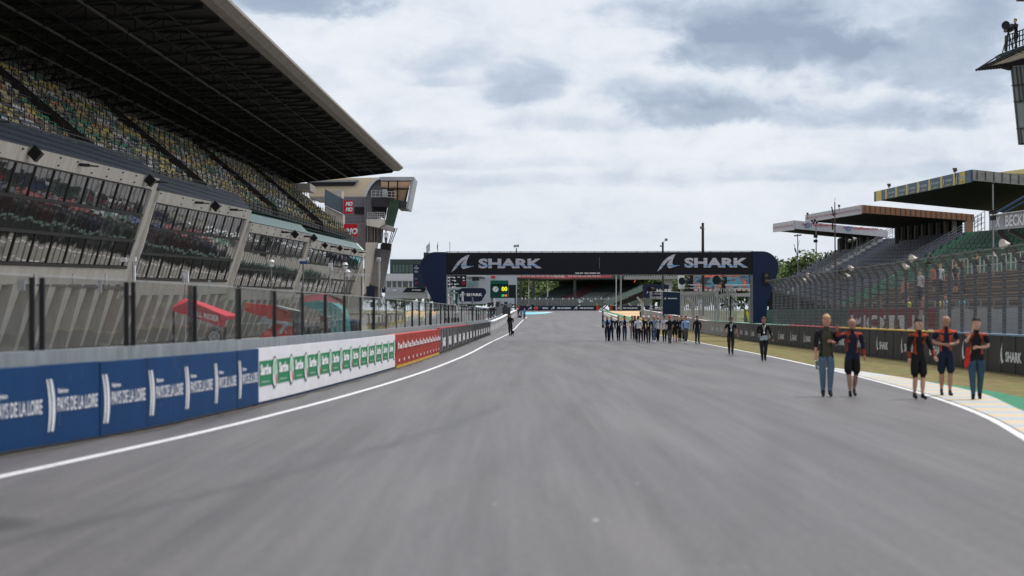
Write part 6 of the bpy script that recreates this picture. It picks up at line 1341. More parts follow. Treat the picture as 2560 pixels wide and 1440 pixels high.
C_(1528.5, 852.5, 793, 'bald person in dark navy sweater turning towards the neighbour with pale sleeves', shirt=(.012, .02, .03), bald=True, skin='pink', trouser=NVY, yaw=R(-25))
C_(1546, 852, 794, 'person in black jacket with white prints, second from the lone pale-sleeved man', shirt=BLK, hair='brown', lanyard=True, armL=UPL, trouser=BLK, stride=.06)
C_(1561.5, 852, 791.5, 'person in dark vest with blue sleeves and blue jeans, hands joined', shirt=NVY, sleeve=LBL, sleeve_len=.3, hair='dark', skin='tan', armL=UPL, armR=UPR, trouser=(.06, .07, .12), shoe=MGR, stride=.05)
C_(1580.5, 851, 793.5, 'person in beige trousers half hidden behind the dark navy tee', shirt=(.2, .18, .2), sleeve_len=.3, hair='brown', trouser=(.35, .27, .22), d=138)
C_(1587, 851, 791, 'tall dark-haired person in dark navy tee behind the white shirt', shirt=(.02, .015, .03), sleeve_len=.3, hair='dark', skin='tan', trouser=BLK, d=134)
C_(1595.5, 857, 792, 'person in white shirt with rolled sleeves, dark cap and black trousers', tuck=True, shirt=WHT, sleeve_len=.75, cap=True, hair='dark', sunglasses=True, skin='tan', trouser=BLK, stride=.1)
C_(1608.5, 854.5, 793.5, 'person in maroon-black clothes with a bottle, between white shirt and white hair', shirt=(.025, .012, .015), trouser=(.03, .012, .018), hair='white', skin='pink', sleeve_len=.3, stride=.1, lead=-1)
C_(1621, 858, 792, 'white-haired person in black sweater and dark grey trousers with pass', shirt=BLK, hair='white', skin='fair', lanyard=True, trouser=DGR, stride=.12, wide=1.08, armL=[(.27, 0, 1.16), (.33, -.12, .95)], armR=[(-.27, 0, 1.16), (-.32, -.12, .95)])
C_(1635, 856.5, 788, 'tall bald person in grey-blue shirt and jeans raising an arm', tuck=True, shirt=(.22, .27, .36), sleeve_len=.8, bald=True, skin='pink', trouser=(.04, .065, .12), shoe=WHT, armL=[(.30, -.05, 1.30), (.18, -.15, 1.48)], stride=.1)
C_(1645, 853, 793, 'person in white shirt and dark open vest behind the raised arm', shirt=WHT, jacket=(.03, .04, .07), sleeve=WHT, bald=True, skin='pink', trouser=BLK)
C_(1661.5, 854.5, 796, 'person in white long-sleeved shirt and dark cap left of the red cap', shirt=(.55, .52, .58), cap=True, hair='navy', trouser=BLK)
C_(1674, 859, 792, 'person in black tee, red cap and grey trousers', shirt=BLK, sleeve_len=.3, cap=True, hair='red', skin='pink', trouser=MGR, shoe=(.02, .025, .06), stride=.11, wide=1.08, armL=[(.27, .05, 1.16), (.17, .12, .98)], armR=[(-.27, .05, 1.16), (-.17, .12, .98)])
C_(1687, 855.5, 795, 'person in black top and shorts with dark red shoes', shirt=BLK, trouser=BLK, shorts=True, hair='dark', shoe=(.2, .02, .03), d=123, stride=.04)
C_(1694.5, 854.5, 796, 'person in black tracksuit with a pale chest print', shirt=BLK, hair='brown', lanyard=True, trouser=BLK, stride=.06)
C_(1705, 856, 792, 'person in dark jacket mostly behind the light blue shirt', shirt=DGR, jacket=BLK, hair='brown', shoe=MGR, d=127)
C_(1714, 859, 790, 'person in light blue shirt and grey trousers with white shoes', tuck=True, shirt=LBL, hair='brown', skin='pink', trouser=MGR, shoe=WHT, stride=.08, wide=1.05)
C_(1743, 859.5, 793, 'person in black sweater with two pale badges at the right end of the group', shirt=BLK, hair='dark', skin='tan', trouser=(.02, .028, .045), stride=.06)
left = 'people beside the left track edge'
pp(1276, 839.5, 796.5, 'person in black standing on the left white line with a small trolley', shirt=BLK, hair='dark', armL=UPL, armR=UPR, trouser=BLK, stride=.03, d=160, H=1.75, group=left)
mb = MB(); p = px(1280, 838, 158); mb.tube([(p.x - .1, 158, .12), (p.x - .05, 158, .12)], .12, 10); mb.tube([(p.x + .08, 158, .12), (p.x + .13, 158, .12)], .12, 10); mb.box(p.x - .12, p.x + .15, 157.9, 158.1, .15, .45); mb.beam((p.x - .1, 158, .4), (p.x - .14, 158.4, .95), .03); o = mb.build('trolley', BLACK); tag(o, 'small black wheeled trolley in front of the person in black', 'trolley')
pp(1311, 811, 781.5, 'person in light blue shirt running along the left edge beyond the trolley', shirt=(.10, .25, .42), trouser=(.03, .05, .1), hair='dark', armL=UPL, armR=UPR, stride=.24, d=268, H=1.62, group=left)
pp(1331.5, 779, 762, 'distant person in dark clothes riding at the far left corner', shirt=BLK, trouser=DGR, hair='dark', d=385, H=1.6, group=left)
for i, (x, c, lab) in enumerate(((1340, RED, 'red'), (1348, NAVY, 'navy'), (1353, BLACK, 'black'))):
    mb = MB(); p = px(x, 778, 388); mb.ball((p.x, 388, g(388) + .42), .34, 0, 10, (1, .7, 1.1)); mb.ball((p.x + .05, 388, g(388) + .85), .15, 0, 8); o = mb.build('crouching_marshal', c); tag(o, 'tiny crouching figure in %s beside the far corner rider' % lab, 'person', left)
# spectators behind the right fence
SP = [(2262, 'pink', (.45, .2, .18), 'person in salmon tee and dark shorts'), (2300, 'fair', (.42, .42, .44), 'person in pale grey top'), (2338, 'tan', (.45, .16, .12), 'person in coral top'), (2350, 'fair', (.5, .5, .52), 'person in white tee and dark trousers'), (2388, 'fair', DGR, 'person in dark grey top'), (2408, 'tan', (.03, .1, .07), 'person in green top'), (2440, 'fair', BLK, 'person in black top')]
for i, (x, sk, c, lab) in enumerate(SP):
    d = 112 - i * 1.2; z = 4.14; X_ = (x - CX) * d / F
    if X_ < 20.4: continue
    zz = z if X_ > 27.0 else 1.75 + .34 * max(0, min(7, int((X_ - 20.2) / .95)))
    k = max(0, min(7, int((X_ - 20.2) / .95))); person('%s standing on the concrete terrace behind the fence' % lab, (X_, d, zz), 1.74, yaw=R(-60 + i * 25), shirt=c, sleeve_len=.3, trouser=(.05, .05, .07) if i % 2 else MGR, shorts=i % 2 == 0, skin=sk, hair='brown', group='spectators on the right terrace', stride=.05)
for i, (x, y, d, c, lab) in enumerate(((2253, 745, 100, (.5, .16, .18), 'pink'), (2187, 735, 112, (.10, .10, .08), 'khaki'), (2405, 730, 92, (.12, .40, .48), 'turquoise'), (2365, 735, 95, (.35, .4, .45), 'pale grey'), (2235, 742, 104, (.45, .45, .12), 'yellow'), (2345, 722, 98, (.55, .45, .08), 'mustard'))):
    X_ = max(20.6, (x - CX) * d / F); zz = 1.75 + .34 * max(0, min(7, int((X_ - 20.2) / .95))); person('spectator in %s top sitting on the concrete steps behind the fence' % lab, (X_, d, zz - .78), 1.7, yaw=R(-70), shirt=c, sleeve_len=.3, trouser=JEAN, sit=True, hair='brown', group='spectators on the right terrace')
p = px(2325, 640, 165); person('spectator in black with white headwear sitting on the green seats', (p.x, 165, p.z - 1.45), 1.75, yaw=R(-60), shirt=BLK, sit=True, cap=True, hair='white', group='spectators on the right terrace')
# camera operators
def camop(label, x, y, d, h, yaw=0):
    p = px(x, y, d); person(label, (p.x, d, p.z), h, yaw=yaw, shirt=BLK, trouser=BLK, hair='dark', armL=[(.2, -.2, 1.25), (.1, -.42, 1.4)], armR=[(-.2, -.2, 1.25), (-.1, -.42, 1.4)], lean=.08, group='camera operators')
def tv_camera(label, x, y, d, sc=1.0, face=-1, mcover=None):
    p = px(x, y, d); t = thing('television_camera', label, 'camera', tuple(p)); mb = MB(); mb.box(p.x - .14 * sc, p.x + .14 * sc, d - .35 * sc, d + .25 * sc, p.z - .12 * sc, p.z + .16 * sc); mb.build('body', BLACK, t)
    mb = MB(); a = Vector((p.x, d - .3 * sc, p.z + .02)); mb.tube([a, a + Vector((face * .25 * sc, -.45 * sc, 0)), a + Vector((face * .32 * sc, -.55 * sc, 0))], [.10 * sc, .15 * sc, .19 * sc], 10); mb.build('lens', mcover or BLACK, t)
    mb = MB()
    for q in ((-.25, 0), (.25, .1), (0, .3)): mb.beam((p.x, d, p.z - .1), (p.x + q[0], d + q[1], p.z - 1.0), .04)
    mb.build('tripod', DARK, t)
camop('camera operator in black leaning over the tower railing, top right', 2541, 122, 83.6, 1.25, R(-60)); tv_camera('large black camera on the roof of the observation tower', 2521, 72, 83.2, 1.0)
p = px(965, 612, 229); person('person in white shirt on the upper terrace of the grey tower', (p.x, 229, p.z), 1.7, shirt=WHT, trouser=DGR, hair='dark', cap=True)

# ================================================================ SCAFFOLDS, MASTS, FLAGS, FENCE DETAILS
def scaffold(label, x0, x1, yd, yr, d, depth_=2.0, extra=()):      # deck row, rail row
    t = thing('camera_scaffold', label, 'scaffold', (px((x0+x1)/2, 785, d).x, d, g(d))); a, b = px(x0, yd, d), px(x1, yd, d)
    mb = MB(); mb.box(a.x, b.x, d, d + depth_, a.z - .10, a.z + .16); mb.build('deck', mat('scaffold_plank', (.45, .44, .46), .7, .1) if 'scaffold_plank' not in bpy.data.materials else bpy.data.materials['scaffold_plank'], t)
    mb = MB()
    for x in (a.x, b.x):
        for y in (d, d + depth_): mb.tube([(x, y, g(d)), (x, y, px(0, yr, d).z)], .035, 6)
    for z in (px(0, yr, d).z, (px(0, yr, d).z + a.z) / 2 + .1, a.z * .5 + .5):
        mb.tube([(a.x, d - .04, z), (b.x, d - .04, z)], .03, 6); mb.tube([(a.x, d + depth_, z), (b.x, d + depth_, z)], .03, 6)
    mb.tube([(a.x, d - .03, g(d) + .3), (b.x, d - .03, a.z - .2)], .025, 6)
    mb.build('frame', GALV, t); return t
scaffold('scaffold platform behind the portrait banner, left of the others', 1629, 1656, 745, 729, 205, 2); scaffold('white railed scaffold platform right of the portrait banner', 1707, 1754, 733, 712, 190, 2.2)
scaffold('wide railed scaffold platform beside the right gantry leg', 1795, 1881, 738, 712, 158, 2.2)
tv_camera('covered black camera on the middle scaffold platform', 1717, 704, 189, 1.9, -1, mat('rain_cover', (.02, .03, .035), .3)); camop('camera operator in black on the middle scaffold platform', 1722, 733, 190.5, 1.6, R(20))
tv_camera('largest black camera with hood on the wide scaffold', 1806, 702, 157.5, 2.0, -1, bpy.data.materials['rain_cover']); camop('camera operator crouching behind the hooded camera on the wide scaffold', 1809, 736, 159, 1.5, R(20))
tv_camera('small black camera on the leftmost scaffold', 1634, 724, 204, 1.6)
T = thing('portrait_banner', 'tall navy portrait banner with small white word on the right wall', 'banner', tuple(px(1678, 790, 196))); piece('panel', mat('portrait_navy', (.012, .028, .060), .45, .1), T, ([(1657, 729), (1700, 731), (1700, 788), (1657, 785)], 196, .12)); mb = MB(); a = px(1659, 749.5, 195.95); put_shark(mb, a, px(1694, 749.5, 195.95) - a, (0, 0, .26)); mb.build('lettering', LET, T)
mb = MB()
for x in (1656, 1701): p = px(x, 726, 196.2); mb.tube([(p.x, 196.2, g(196)), p], .04, 6)
p = px(1656, 729, 196.2); q = px(1701, 731, 196.2); mb.tube([p, q], .04, 6); mb.build('frame', GALV, T)
# big screen
T = thing('big_screen', 'large screen showing coloured motorcycle racing behind the scaffolds', 'screen', tuple(px(1800, 785, 262))); 
def screen_mat():
    m = bpy.data.materials.new('screen_picture'); m.use_nodes = True; nt = m.node_tree; N = nt.nodes; L = nt.links; b = N['Principled BSDF']; tc = N.new('ShaderNodeTexCoord'); mp = N.new('ShaderNodeMapping'); mp.inputs['Scale'].default_value = (1, 1, 2.6); mp.inputs['Rotation'].default_value = (0, R(18), 0); L.new(tc.outputs['Object'], mp.inputs[0])
    n = N.new('ShaderNodeTexNoise'); n.inputs['Scale'].default_value = .42; n.inputs['Detail'].default_value = 3; n.inputs['Distortion'].default_value = .5; L.new(mp.outputs[0], n.inputs[0]); r = N.new('ShaderNodeValToRGB'); r.color_ramp.interpolation = 'CONSTANT'; L.new(n.outputs[0], r.inputs[0]); e = r.color_ramp.elements
    e[0].position = 0; e[0].color = (.03, .05, .07, 1); e[1].position = .40; e[1].color = (.10, .12, .14, 1)
    for p_, c_ in ((.44, (.04, .25, .33)), (.48, (.30, .10, .09)), (.52, (.07, .08, .10)), (.55, (.45, .12, .06)), (.60, (.05, .35, .42)), (.64, (.30, .34, .36)), (.68, (.02, .10, .12))): k = e.new(p_); k.color = (*c_, 1)
    L.new(r.outputs[0], b.inputs['Base Color']); L.new(r.outputs[0], b.inputs['Emission Color']); b.inputs['Emission Strength'].default_value = .35; return m
piece('panel', screen_mat(), T, ([(1733, 684), (1873, 684), (1873, 722), (1733, 722)], 262, .5)); piece('housing', BLACK, T, ([(1722, 684), (1733, 684), (1733, 760), (1722, 760)], 262, 1)); piece('side_tower', WHITE, T, ([(1695, 684), (1711, 684), (1711, 722), (1697, 722)], 262, .8))
piece('blue_edge', mat('screen_blue', (.12, .28, .5), .5), T, ([(1868, 684), (1873, 684), (1873, 722), (1868, 722)], 261.8, .1)); mb = MB(); a = px(1752, 694, 261.8); put_text(mb, 'RACING', a, px(1800, 691, 261.8) - a, (0, 0, .33), 0, .05, .1); mb.build('lettering', emit('lit_red', (.7, .1, .06), .5), T)
piece('red_barrier', REDB, T, ([(1733, 722), (1876, 722), (1876, 728), (1733, 728)], 261.5, .4)); mb = MB()
for k in range(12): mb.slab([(1736 + k * 12, 723), (1744 + k * 12, 723), (1744 + k * 12, 727), (1736 + k * 12, 727)], 261.4, .05)
mb.build('barrier_print', LET, T)
T = thing('concrete_post', 'pale concrete block post just left of the right gantry leg', 'post', tuple(px(1877, 808, 133))); piece('post', CONC, T, ([(1874, 753), (1884, 753), (1884, 830), (1874, 830)], 133, .5))
for x, y, d, lab in ((1733, 745, 186, 'pale end post of the right fence with a curved top'), (1606, 743, 292, 'pale far end post of the right fence beside the fin marker')):
    T = thing('fence_end_post', lab, 'post', tuple(px(x, 800, d))); sc = d / 186; a = px(x, 806 if d < 200 else 790, d); mb = MB(); top_ = px(x, y + 14, d); mb.box(a.x - .12 * sc, a.x + .14 * sc, d, d + .3, a.z - .8, top_.z); mb.build('post', CONC, T)
    mb = MB(); mb.beam(top_ + Vector((.02, .15, -.05)), px(x - 13, y, d) + Vector((0, .15, 0)), .26 * sc, .28); mb.build('curved_head', CONC, T)
T = thing('marshal_flag', 'yellow marshal flag hanging from a black pole beside the gantry leg', 'flag', tuple(px(1865, 775, 140))); mb = MB(); a, b = px(1828, 742, 141), px(1866, 778, 139.9); mb.tube([a, b], .05, 6); mb.build('pole', BLACK, T); mb = MB(); mb.slab([(1862, 770), (1868, 776), (1874, 788), (1880, 799), (1879, 807), (1875, 802), (1872, 808), (1868, 795), (1865, 782)], 139.9, .03); mb.build('cloth', mat('flag_yellow', (.80, .60, .01), .7), T)
T = thing('mast', 'black pole behind the fence holding the marshal flag arm', 'pole', tuple(px(1825, 800, 142))); mb = MB(); mb.tube([px(1826, 800, 142), px(1827, 738, 142)], .05, 6); mb.beam(px(1797, 742, 142), px(1824, 770, 142), .04); mb.build('pole', BLACK, T); mb = MB(); mb.slab([(1800, 762), (1808, 759), (1812, 763), (1802, 766)], 142, .2); mb.slab([(1797, 728), (1802, 728), (1802, 736), (1797, 736)], 142, .2); mb.build('lamp_head', BLACK, T)
T = thing('pole_lamp', 'dark wooden pole with two floodlights above the gantry', 'pole', tuple(px(1757, 780, 260))); mb = MB(); mb.tube([px(1757.5, 790, 260), px(1757, 557, 260)], [.22, .16], 8); mb.build('pole', mat('dark_wood', (.045, .035, .03), .9), T); mb = MB(); c = px(1753, 569, 259.8); mb.ball(c, .2, 0, 8); mb.beam(c, px(1762, 573, 259.8), .06); mb.build('lamp', GREY, T)
T = thing('pole_lamp', 'short pole with a round dish above the gantry, left of the wooden pole', 'pole', tuple(px(1658, 780, 240))); mb = MB(); mb.tube([px(1657.5, 790, 240), px(1657, 605, 240)], .12, 8); mb.build('pole', DARK, T); mb = MB(); c = px(1665.5, 599, 239.8); mb.ball(c, .19, 0, 10, (1, .35, 1)); mb.beam(c, px(1658, 606, 239.8), .05); mb.ball(px(1652, 615, 239.8), .12, 0, 8); mb.build('dish', GREY, T)
T = thing('floodlight_mast', 'mast topped by a bank of square floodlights above the gantry beam', 'floodlight', tuple(px(1291, 780, 380))); mb = MB(); mb.tube([px(1291, 790, 380), px(1291, 620, 380)], .12, 6); mb.build('pole', GREY, T); mb = MB()
for k in range(4): mb.slab([(1284 + k * 3.4, 613 - k * .4), (1286.6 + k * 3.4, 612 - k * .4), (1287.4 + k * 3.4, 618 - k * .3), (1284.8 + k * 3.4, 619 - k * .3)], 379.8, .3)
mb.build('lamp_bank', DARK, T)
for i, (x, yb, yt, lab, c) in enumerate(((1074, 650, 604, 'flagpole with a pale grey furled flag behind the left gantry leg', (.42, .45, .5)), (1094.5, 650, 604, 'flagpole with a dark green and white flag, middle of three', (.02, .10, .09)), (1124.5, 640, 604, 'bare white flagpole, rightmost of three above the gantry', None))):
    T = thing('flagpole', lab, 'flagpole', tuple(px(x, 780, 300)), 'flagpoles behind the left gantry leg'); mb = MB(); mb.tube([px(x, 785, 300), px(x, yt, 300)], .045, 6); mb.build('pole', GALV, T)
    if c:
        mb = MB(); w = 9 if i == 0 else 2.6; mb.slab([(x - .8, yt + 4), (x - .5 * w, yt + 7), (x - w, yt + 12), (x - w + 1, yt + 27 if i == 0 else yt + 18), (x - .6 * w, yt + 30 if i == 0 else yt + 22), (x - .8, yt + 22)], 300, .06); mb.build('flag', cl(c), T)
T = thing('equipment_box', 'dark box standing behind the left gantry shoulder', 'box', tuple(px(1062, 640, 290))); piece('box', DARK, T, ([(1059, 631), (1072, 631), (1072, 660), (1059, 660)], 290, .8)); piece('support', GREY, T, ([(1064, 660), (1067, 660), (1067, 785), (1064, 785)], 290.2, .2))
# masts among the right stands
for x, yt, d, lab, kind in ((1994, 585, 175, 'thin mast with crossed aerials left of the right stands', 0), (2040, 553, 165, 'mast with camera cluster and two black speaker boxes', 1), (2087, 505, 160, 'tallest thin reddish mast in front of the right stands', 2), (2482, 460, 110, 'grey mast with black boxes before the grey banner', 3), (2142, 594, 170, 'short pole with round dish and pale horn speaker', 4)):
    T = thing('equipment_mast', lab, 'mast', tuple(px(x, 800, d)), 'masts in front of the right stands'); a = px(x, yt, d); b = px(x + 2 if kind != 3 else x + 3, 800, d); mb = MB(); mb.tube([(b.x, d, g(d)), a], [.06 if kind != 2 else .08, .04], 6); mb.build('pole', GREY if kind != 2 else mat('reddish_steel', (.13, .06, .055), .6), T); mb = MB()
    if kind == 0: mb.beam(px(1985, 610, d), px(1994, 645, d), .04); mb.beam(px(1998, 600, d), px(1992, 640, d), .03); mb.slab([(1985, 588), (2004, 586), (2004, 589), (1985, 591)], d, .1); mb.slab([(1988, 618), (1992, 630), (1990, 632), (1986, 622)], d, .2)
    if kind == 1:
        for y in (587, 599): mb.slab([(2035, y), (2044, y), (2044, y + 7), (2035, y + 7)], d - .1, .3)
        for q in ((2030, 552), (2037, 550), (2042, 556), (2034, 557)): mb.ball(px(*q, d), .11, 0, 8)
    if kind == 2: mb.beam(px(2079, 517, d), px(2084, 540, d), .09); mb.beam(px(2076, 536, d), px(2096, 534, d), .04); mb.beam(px(2081, 545, d), px(2082, 575, d), .1); mb.tube([px(2087, 505, d), px(2088, 494, d)], .015, 5)
    if kind == 3: mb.slab([(2475, 526), (2492, 524), (2490, 534), (2475, 536)], d - .1, .3); mb.slab([(2477, 540), (2491, 538), (2491, 550), (2478, 551)], d - .1, .35); mb.ball(a + Vector((0, 0, .05)), .07, 0, 8)
    if kind == 4: mb.ball(px(2124, 602, d), .17, 0, 10)
    mb.build('equipment', BLACK if kind != 4 else GREY, T)
    if kind == 4: mb = MB(); mb.tube([px(2134, 598, d), px(2141, 596, d)], [.2, .06], 10); mb.build('horn', CONC, T)
    if kind == 3: mb = MB(); c = px(2488, 634, d); mb.tube([c + Vector((0, 0, .12)), c - Vector((0, 0, .15))], [.14, .1], 10); mb.build('lamp', WHITE, T)
for i, (x, y, d) in enumerate(((2388, 427, 145), (2223, 465, 174), (2098, 516, 205), (2019, 535, 229))):
    p = px(x, y, d); sc = 1.0 if i < 2 else .8; T = thing('roof_floodlight', 'small floodlight on the front edge of the %s' % ('nearest right roof, at its near end', 'nearest right roof, at its far end', 'middle right roof, at its centre', 'middle right roof, at its far end')[i], 'floodlight', tuple(p), 'floodlights on the right stand roofs'); mb = MB(); mb.tube([p + Vector((0, 0, .1)), p - Vector((0, 0, .45))], .03, 6); mb.build('bracket', DARK, T); mb = MB(); mb.extrude([p + Vector(q) * sc for q in ((-.16, 0, .2), (.12, 0, .22), (.16, 0, -.02), (-.05, 0, -.12))], (0, .25, 0)); mb.build('head', mat('lamp_brown', (.10, .08, .075), .5), T)
SPK = [(2010, 700, 128, 0), (2022, 688, 118, 1), (2118, 690, 106, 2), (2128, 671, 98, 3), (2264, 668, 82, 4), (2283, 646, 80, 5), (2512, 610, 64, 6), (2488, 634, 66, 7)]
hw = ('just right of the gantry', 'second from the gantry', 'near the dark covered camera', 'above the fence bend by the blue seats', 'below the first green seats', 'at the lower end of the green seats', 'largest, at the right edge of the picture')
for x, y, d, i in SPK[:7]:
    c = px(x, y, d); T = thing('horn_speaker', 'cream horn loudspeaker on the catch fence, %s' % hw[i], 'loudspeaker', tuple(c), 'horn loudspeakers on the catch fence'); mb = MB(); s_ = .17; mb.tube([c + Vector((.16, .1, 0)), c + Vector((.02, 0, 0)), c + Vector((-.10, -.06, 0))], [.05, .10, s_], 12); mb.build('horn', mat('cream_plastic', (.62, .56, .50), .5) if 'cream_plastic' not in bpy.data.materials else bpy.data.materials['cream_plastic'], T); mb = MB(); mb.beam(c + Vector((.05, .05, 0)), c + Vector((.12, .1, -.5)), .04); mb.build('bracket', DARK, T)
tv_camera('dark covered camera standing above the right catch fence', 2110, 680, 108, 1.0)
# camera / lamp poles behind the glass screen on the left
LP = [(333, 648, 96, 'white arm camera pole nearest the camera, before the first pier', 0), (463, 690, 100, 'pale wind-blown box lamp on a hidden pole before the second bay', 4), (678, 655, 128, 'brown-capped lamp pole before the third bay', 1), (758, 655, 120, 'pole with blue and white boat-shaped camera housing', 2), (825, 665, 132, 'translucent box lamp pole between the third and fourth bays', 4), (868, 680, 140, 'dark pole with white stacked lamps', 1), (862, 662, 150, 'pole with a flat white beacon before the last bay', 1), (904, 688, 145, 'pole with a wide cluster of white cameras', 3), (947, 645, 150, 'tall white post in front of the grey tower', 5)]
for x, y, d, lab, k in LP:
    a = px(x, y, d); T = thing('camera_pole', lab, 'pole', (a.x, d, 0), 'camera and lamp poles along the pit lane'); mb = MB(); mb.tube([(a.x, d, 0), (a.x, d, a.z - .1)], .05 if k != 5 else .08, 6); mb.build('pole', GALV if k in (0, 5, 4) else GREY, T); mb = MB(); s_ = d / 120
    if k == 0: mb.box(a.x - .65, a.x - .35, d, d + .2, a.z - .12, a.z + .08); mb.beam((a.x - .35, d + .1, a.z), (a.x + .05, d + .1, a.z - .02), .08); mb.box(a.x - .02, a.x + .12, d, d + .2, a.z - .1, a.z + .12); mb.box(a.x - .1, a.x + .08, d + .01, d + .2, a.z - 1.5, a.z - .3)
    if k == 1:
        mb.tube([a, a + Vector((0, 0, .14 * s_))], [.2 * s_, .12 * s_], 10); mb.tube([a - Vector((0, 0, .30 * s_)), a - Vector((0, 0, .1 * s_))], [.13 * s_, .18 * s_], 10)
    if k == 2: mb.extrude([a + Vector(q) for q in ((-.35, 0, .05), (.30, 0, .12), (.33, 0, .3), (.22, 0, .3), (.18, 0, .14), (-.2, 0, .22), (-.32, 0, .12))], (0, .3, 0)); mb.box(a.x - .22, a.x + .25, d, d + .28, a.z - .12, a.z + .04, 1)
    if k == 3:
        for q in (-.5, -.25, 0, .25, .45): mb.box(a.x + q - .09, a.x + q + .09, d, d + .2, a.z - .05 + abs(q) * .1, a.z + .12)
        mb.beam((a.x - .55, d + .1, a.z - .08), (a.x + .5, d + .1, a.z - .08), .05)
    if k == 4: mb.box(a.x - .12, a.x + .16, d, d + .2, a.z - .3, a.z + .2)
    if k == 5: mb.box(a.x - .16, a.x + .14, d, d + .2, a.z - .25, a.z + .05); mb.box(a.x - .09, a.x + .09, d, d + .15, a.z - 1.6, a.z - .3)
    mb.build('head', [WHITE, mat('housing_blue', (.03, .07, .2), .4) if 'housing_blue' not in bpy.data.materials else bpy.data.materials['housing_blue']], T)
for i, (x, y, d) in enumerate(((1089, 722, 140), (1098, 742, 146), (1107, 712, 150), (1120, 745, 155), (1127, 733, 158), (1135, 735, 160), (1156, 738, 165), (1181, 742, 170), (1070, 730, 150), (1236, 755, 210), (1250, 758, 220))):
    a = px(x, y, d); T = thing('timing_antenna', 'small %s aerial above the glass, number %d counted from the left leg' % (('white', 'grey', 'white capped')[i % 3], i + 1), 'aerial', (a.x, d, 0), 'aerials above the far glass screen'); mb = MB(); mb.tube([(a.x, d, g(d)), a], .035, 5); mb.build('pole', GREY, T); mb = MB(); mb.tube([a - Vector((0, 0, .5)), a], [.09, .08], 8); mb.beam(a + Vector((-.25, 0, .05)), a + Vector((.25, 0, .1)), .06); mb.ball(a + Vector((0, 0, .2)), .08, 0, 8); mb.build('head', WHITE if i % 3 != 1 else GREY, T)
T = thing('marshal_post', 'cluster of dark seats and white boxes above the far end of the glass', 'stand', (px(1245, 762, 235).x, 235, .5)); mb = MB(); rq = random.Random(9)
for k in range(16): x, y = rq.uniform(1222, 1275), rq.uniform(755, 767); a = px(x, y, 235 + rq.uniform(0, 3)); mb.box(a.x - .2, a.x + .2, a.y, a.y + .3, a.z - .15, a.z + .15, rq.choice((0, 0, 1)))
a, b = px(1222, 770, 236), px(1276, 768, 236); mb.box(a.x, b.x, 235.5, 238, g(236), a.z + .1, 0); mb.build('boxes', [DARK, GREY], T)

# ================================================================ TREES
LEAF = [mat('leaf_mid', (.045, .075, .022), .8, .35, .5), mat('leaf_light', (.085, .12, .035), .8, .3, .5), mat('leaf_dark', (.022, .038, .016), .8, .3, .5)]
BARK = mat('bark', (.07, .055, .04), .9)
def tree(label, x, d, h, w, seed, z0=None, kind=0, n=2600, leaf=.40):
    rt = random.Random(seed); zb = g(d) if z0 is None else z0; t = thing('tree', label, 'tree', (x, d, zb), 'trees behind the circuit'); mb = MB()
    mb.tube([(x, d, zb), (x + .1 * w, d, zb + h * .35), (x, d, zb + h * .7)], [h * .03, h * .022, h * .01], 6); 
    cl_ = []
    for k in range(9): a = rt.uniform(0, 6.28); rr = w * rt.uniform(.1, .38); zz = zb + h * rt.uniform(.35, .88); c = Vector((x + rr * math.cos(a), d + rr * math.sin(a), zz)); cl_.append((c, w * rt.uniform(.16, .3) * (1.15 - (zz - zb) / h * .35))); mb.tube([(x, d, zb + h * .3), c], [h * .012, h * .004], 4)
    mb.build('trunk', BARK, t); mb = MB()
    for k in range(n):
        c, r_ = rt.choice(cl_); v_ = Vector((rt.gauss(0, 1), rt.gauss(0, 1), rt.gauss(0, .85))); v_ = v_.normalized() * r_ * rt.uniform(.45, 1.12); p = c + v_; a = Vector((rt.uniform(-1, 1), rt.uniform(-1, 1), rt.uniform(-1, 1))).normalized(); b = a.orthogonal().normalized(); s_ = leaf * rt.uniform(.6, 1.5); a *= s_; b *= s_ * .7
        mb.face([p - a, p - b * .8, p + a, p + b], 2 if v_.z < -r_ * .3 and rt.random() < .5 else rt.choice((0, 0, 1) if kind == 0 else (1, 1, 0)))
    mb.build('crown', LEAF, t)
k = 0
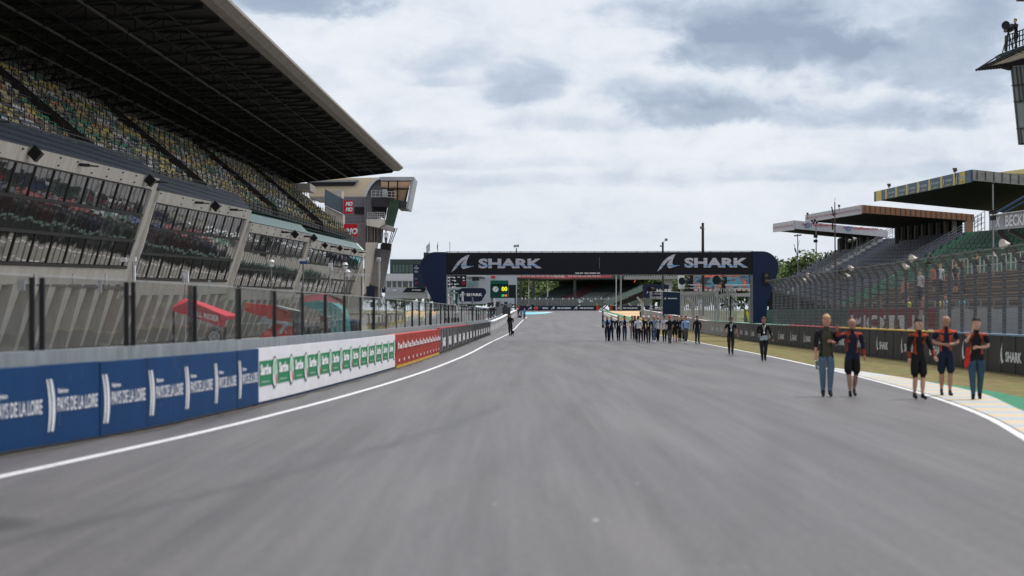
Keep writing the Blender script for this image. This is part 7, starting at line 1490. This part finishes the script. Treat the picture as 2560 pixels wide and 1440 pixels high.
for x, d, h, w, kd in ((1952, 420, 8.6, 13, 0), (1975, 400, 8.2, 12, 0), (2000, 430, 9.2, 13, 0), (2022, 395, 9, 11, 0), (2050, 380, 10.2, 13, 0), (2078, 372, 10.3, 13, 0), (2105, 390, 10.5, 12, 0),
                   (1338, 520, 9.5, 14, 1), (1358, 500, 9, 13, 1), (1380, 530, 9.5, 14, 1), (1402, 515, 9.5, 13, 1), (1318, 540, 9.5, 13, 1),
                   (1655, 430, 10, 12, 1), (1680, 440, 10.5, 12, 0), (1705, 450, 11, 12, 1), (1628, 470, 10, 12, 1), (1890, 450, 10, 13, 0), (1925, 440, 10.5, 13, 0)):
    k += 1; where = 'right of the gantry below the far stand' if x > 1880 else 'seen under the far grandstand roof' if x < 1500 else 'behind the footbridge'
    tree('%s tree %s, number %d of its clump' % ('fresh' if kd else 'dark', where, {**{a: i + 1 for i, a in enumerate(sorted([1338, 1358, 1380, 1402, 1318]))}, **{a: i + 1 for i, a in enumerate(sorted([1655, 1680, 1705, 1628]))}, **{a: i + 1 for i, a in enumerate(sorted([1952, 1975, 2000, 2022, 2050, 2078, 2105, 1890, 1925]))}}[x]), px(x, 785, d).x, d, h, w, 100 + k, kind=kd)
# distant wooded skyline: one far-off mass
mb = MB(); rw = random.Random(21)
for k in range(5200):
    u = rw.random(); x = -260 + 620 * u; y = rw.uniform(840, 900); base = 3; hh = (27 if x < -20 else 14) * (.72 + .28 * math.sin(x * .045) * math.sin(x * .021 + 2)) ; z = base + hh * rw.random() ** .5
    p = Vector((x, y, z)); s_ = rw.uniform(.8, 2.0); a = Vector((rw.uniform(-1, 1), rw.uniform(-.4, .4), rw.uniform(-1, 1))).normalized() * s_; b = Vector((-a.z, .3, a.x)).normalized() * s_ * .8; mb.face([p - a, p - b, p + a, p + b], rw.choice((0, 0, 1, 2)))
o = mb.build('distant_wood', LEAF); o['kind'] = 'stuff'; o['label'] = 'distant wooded skyline beyond the circuit buildings'; o['category'] = 'woodland'
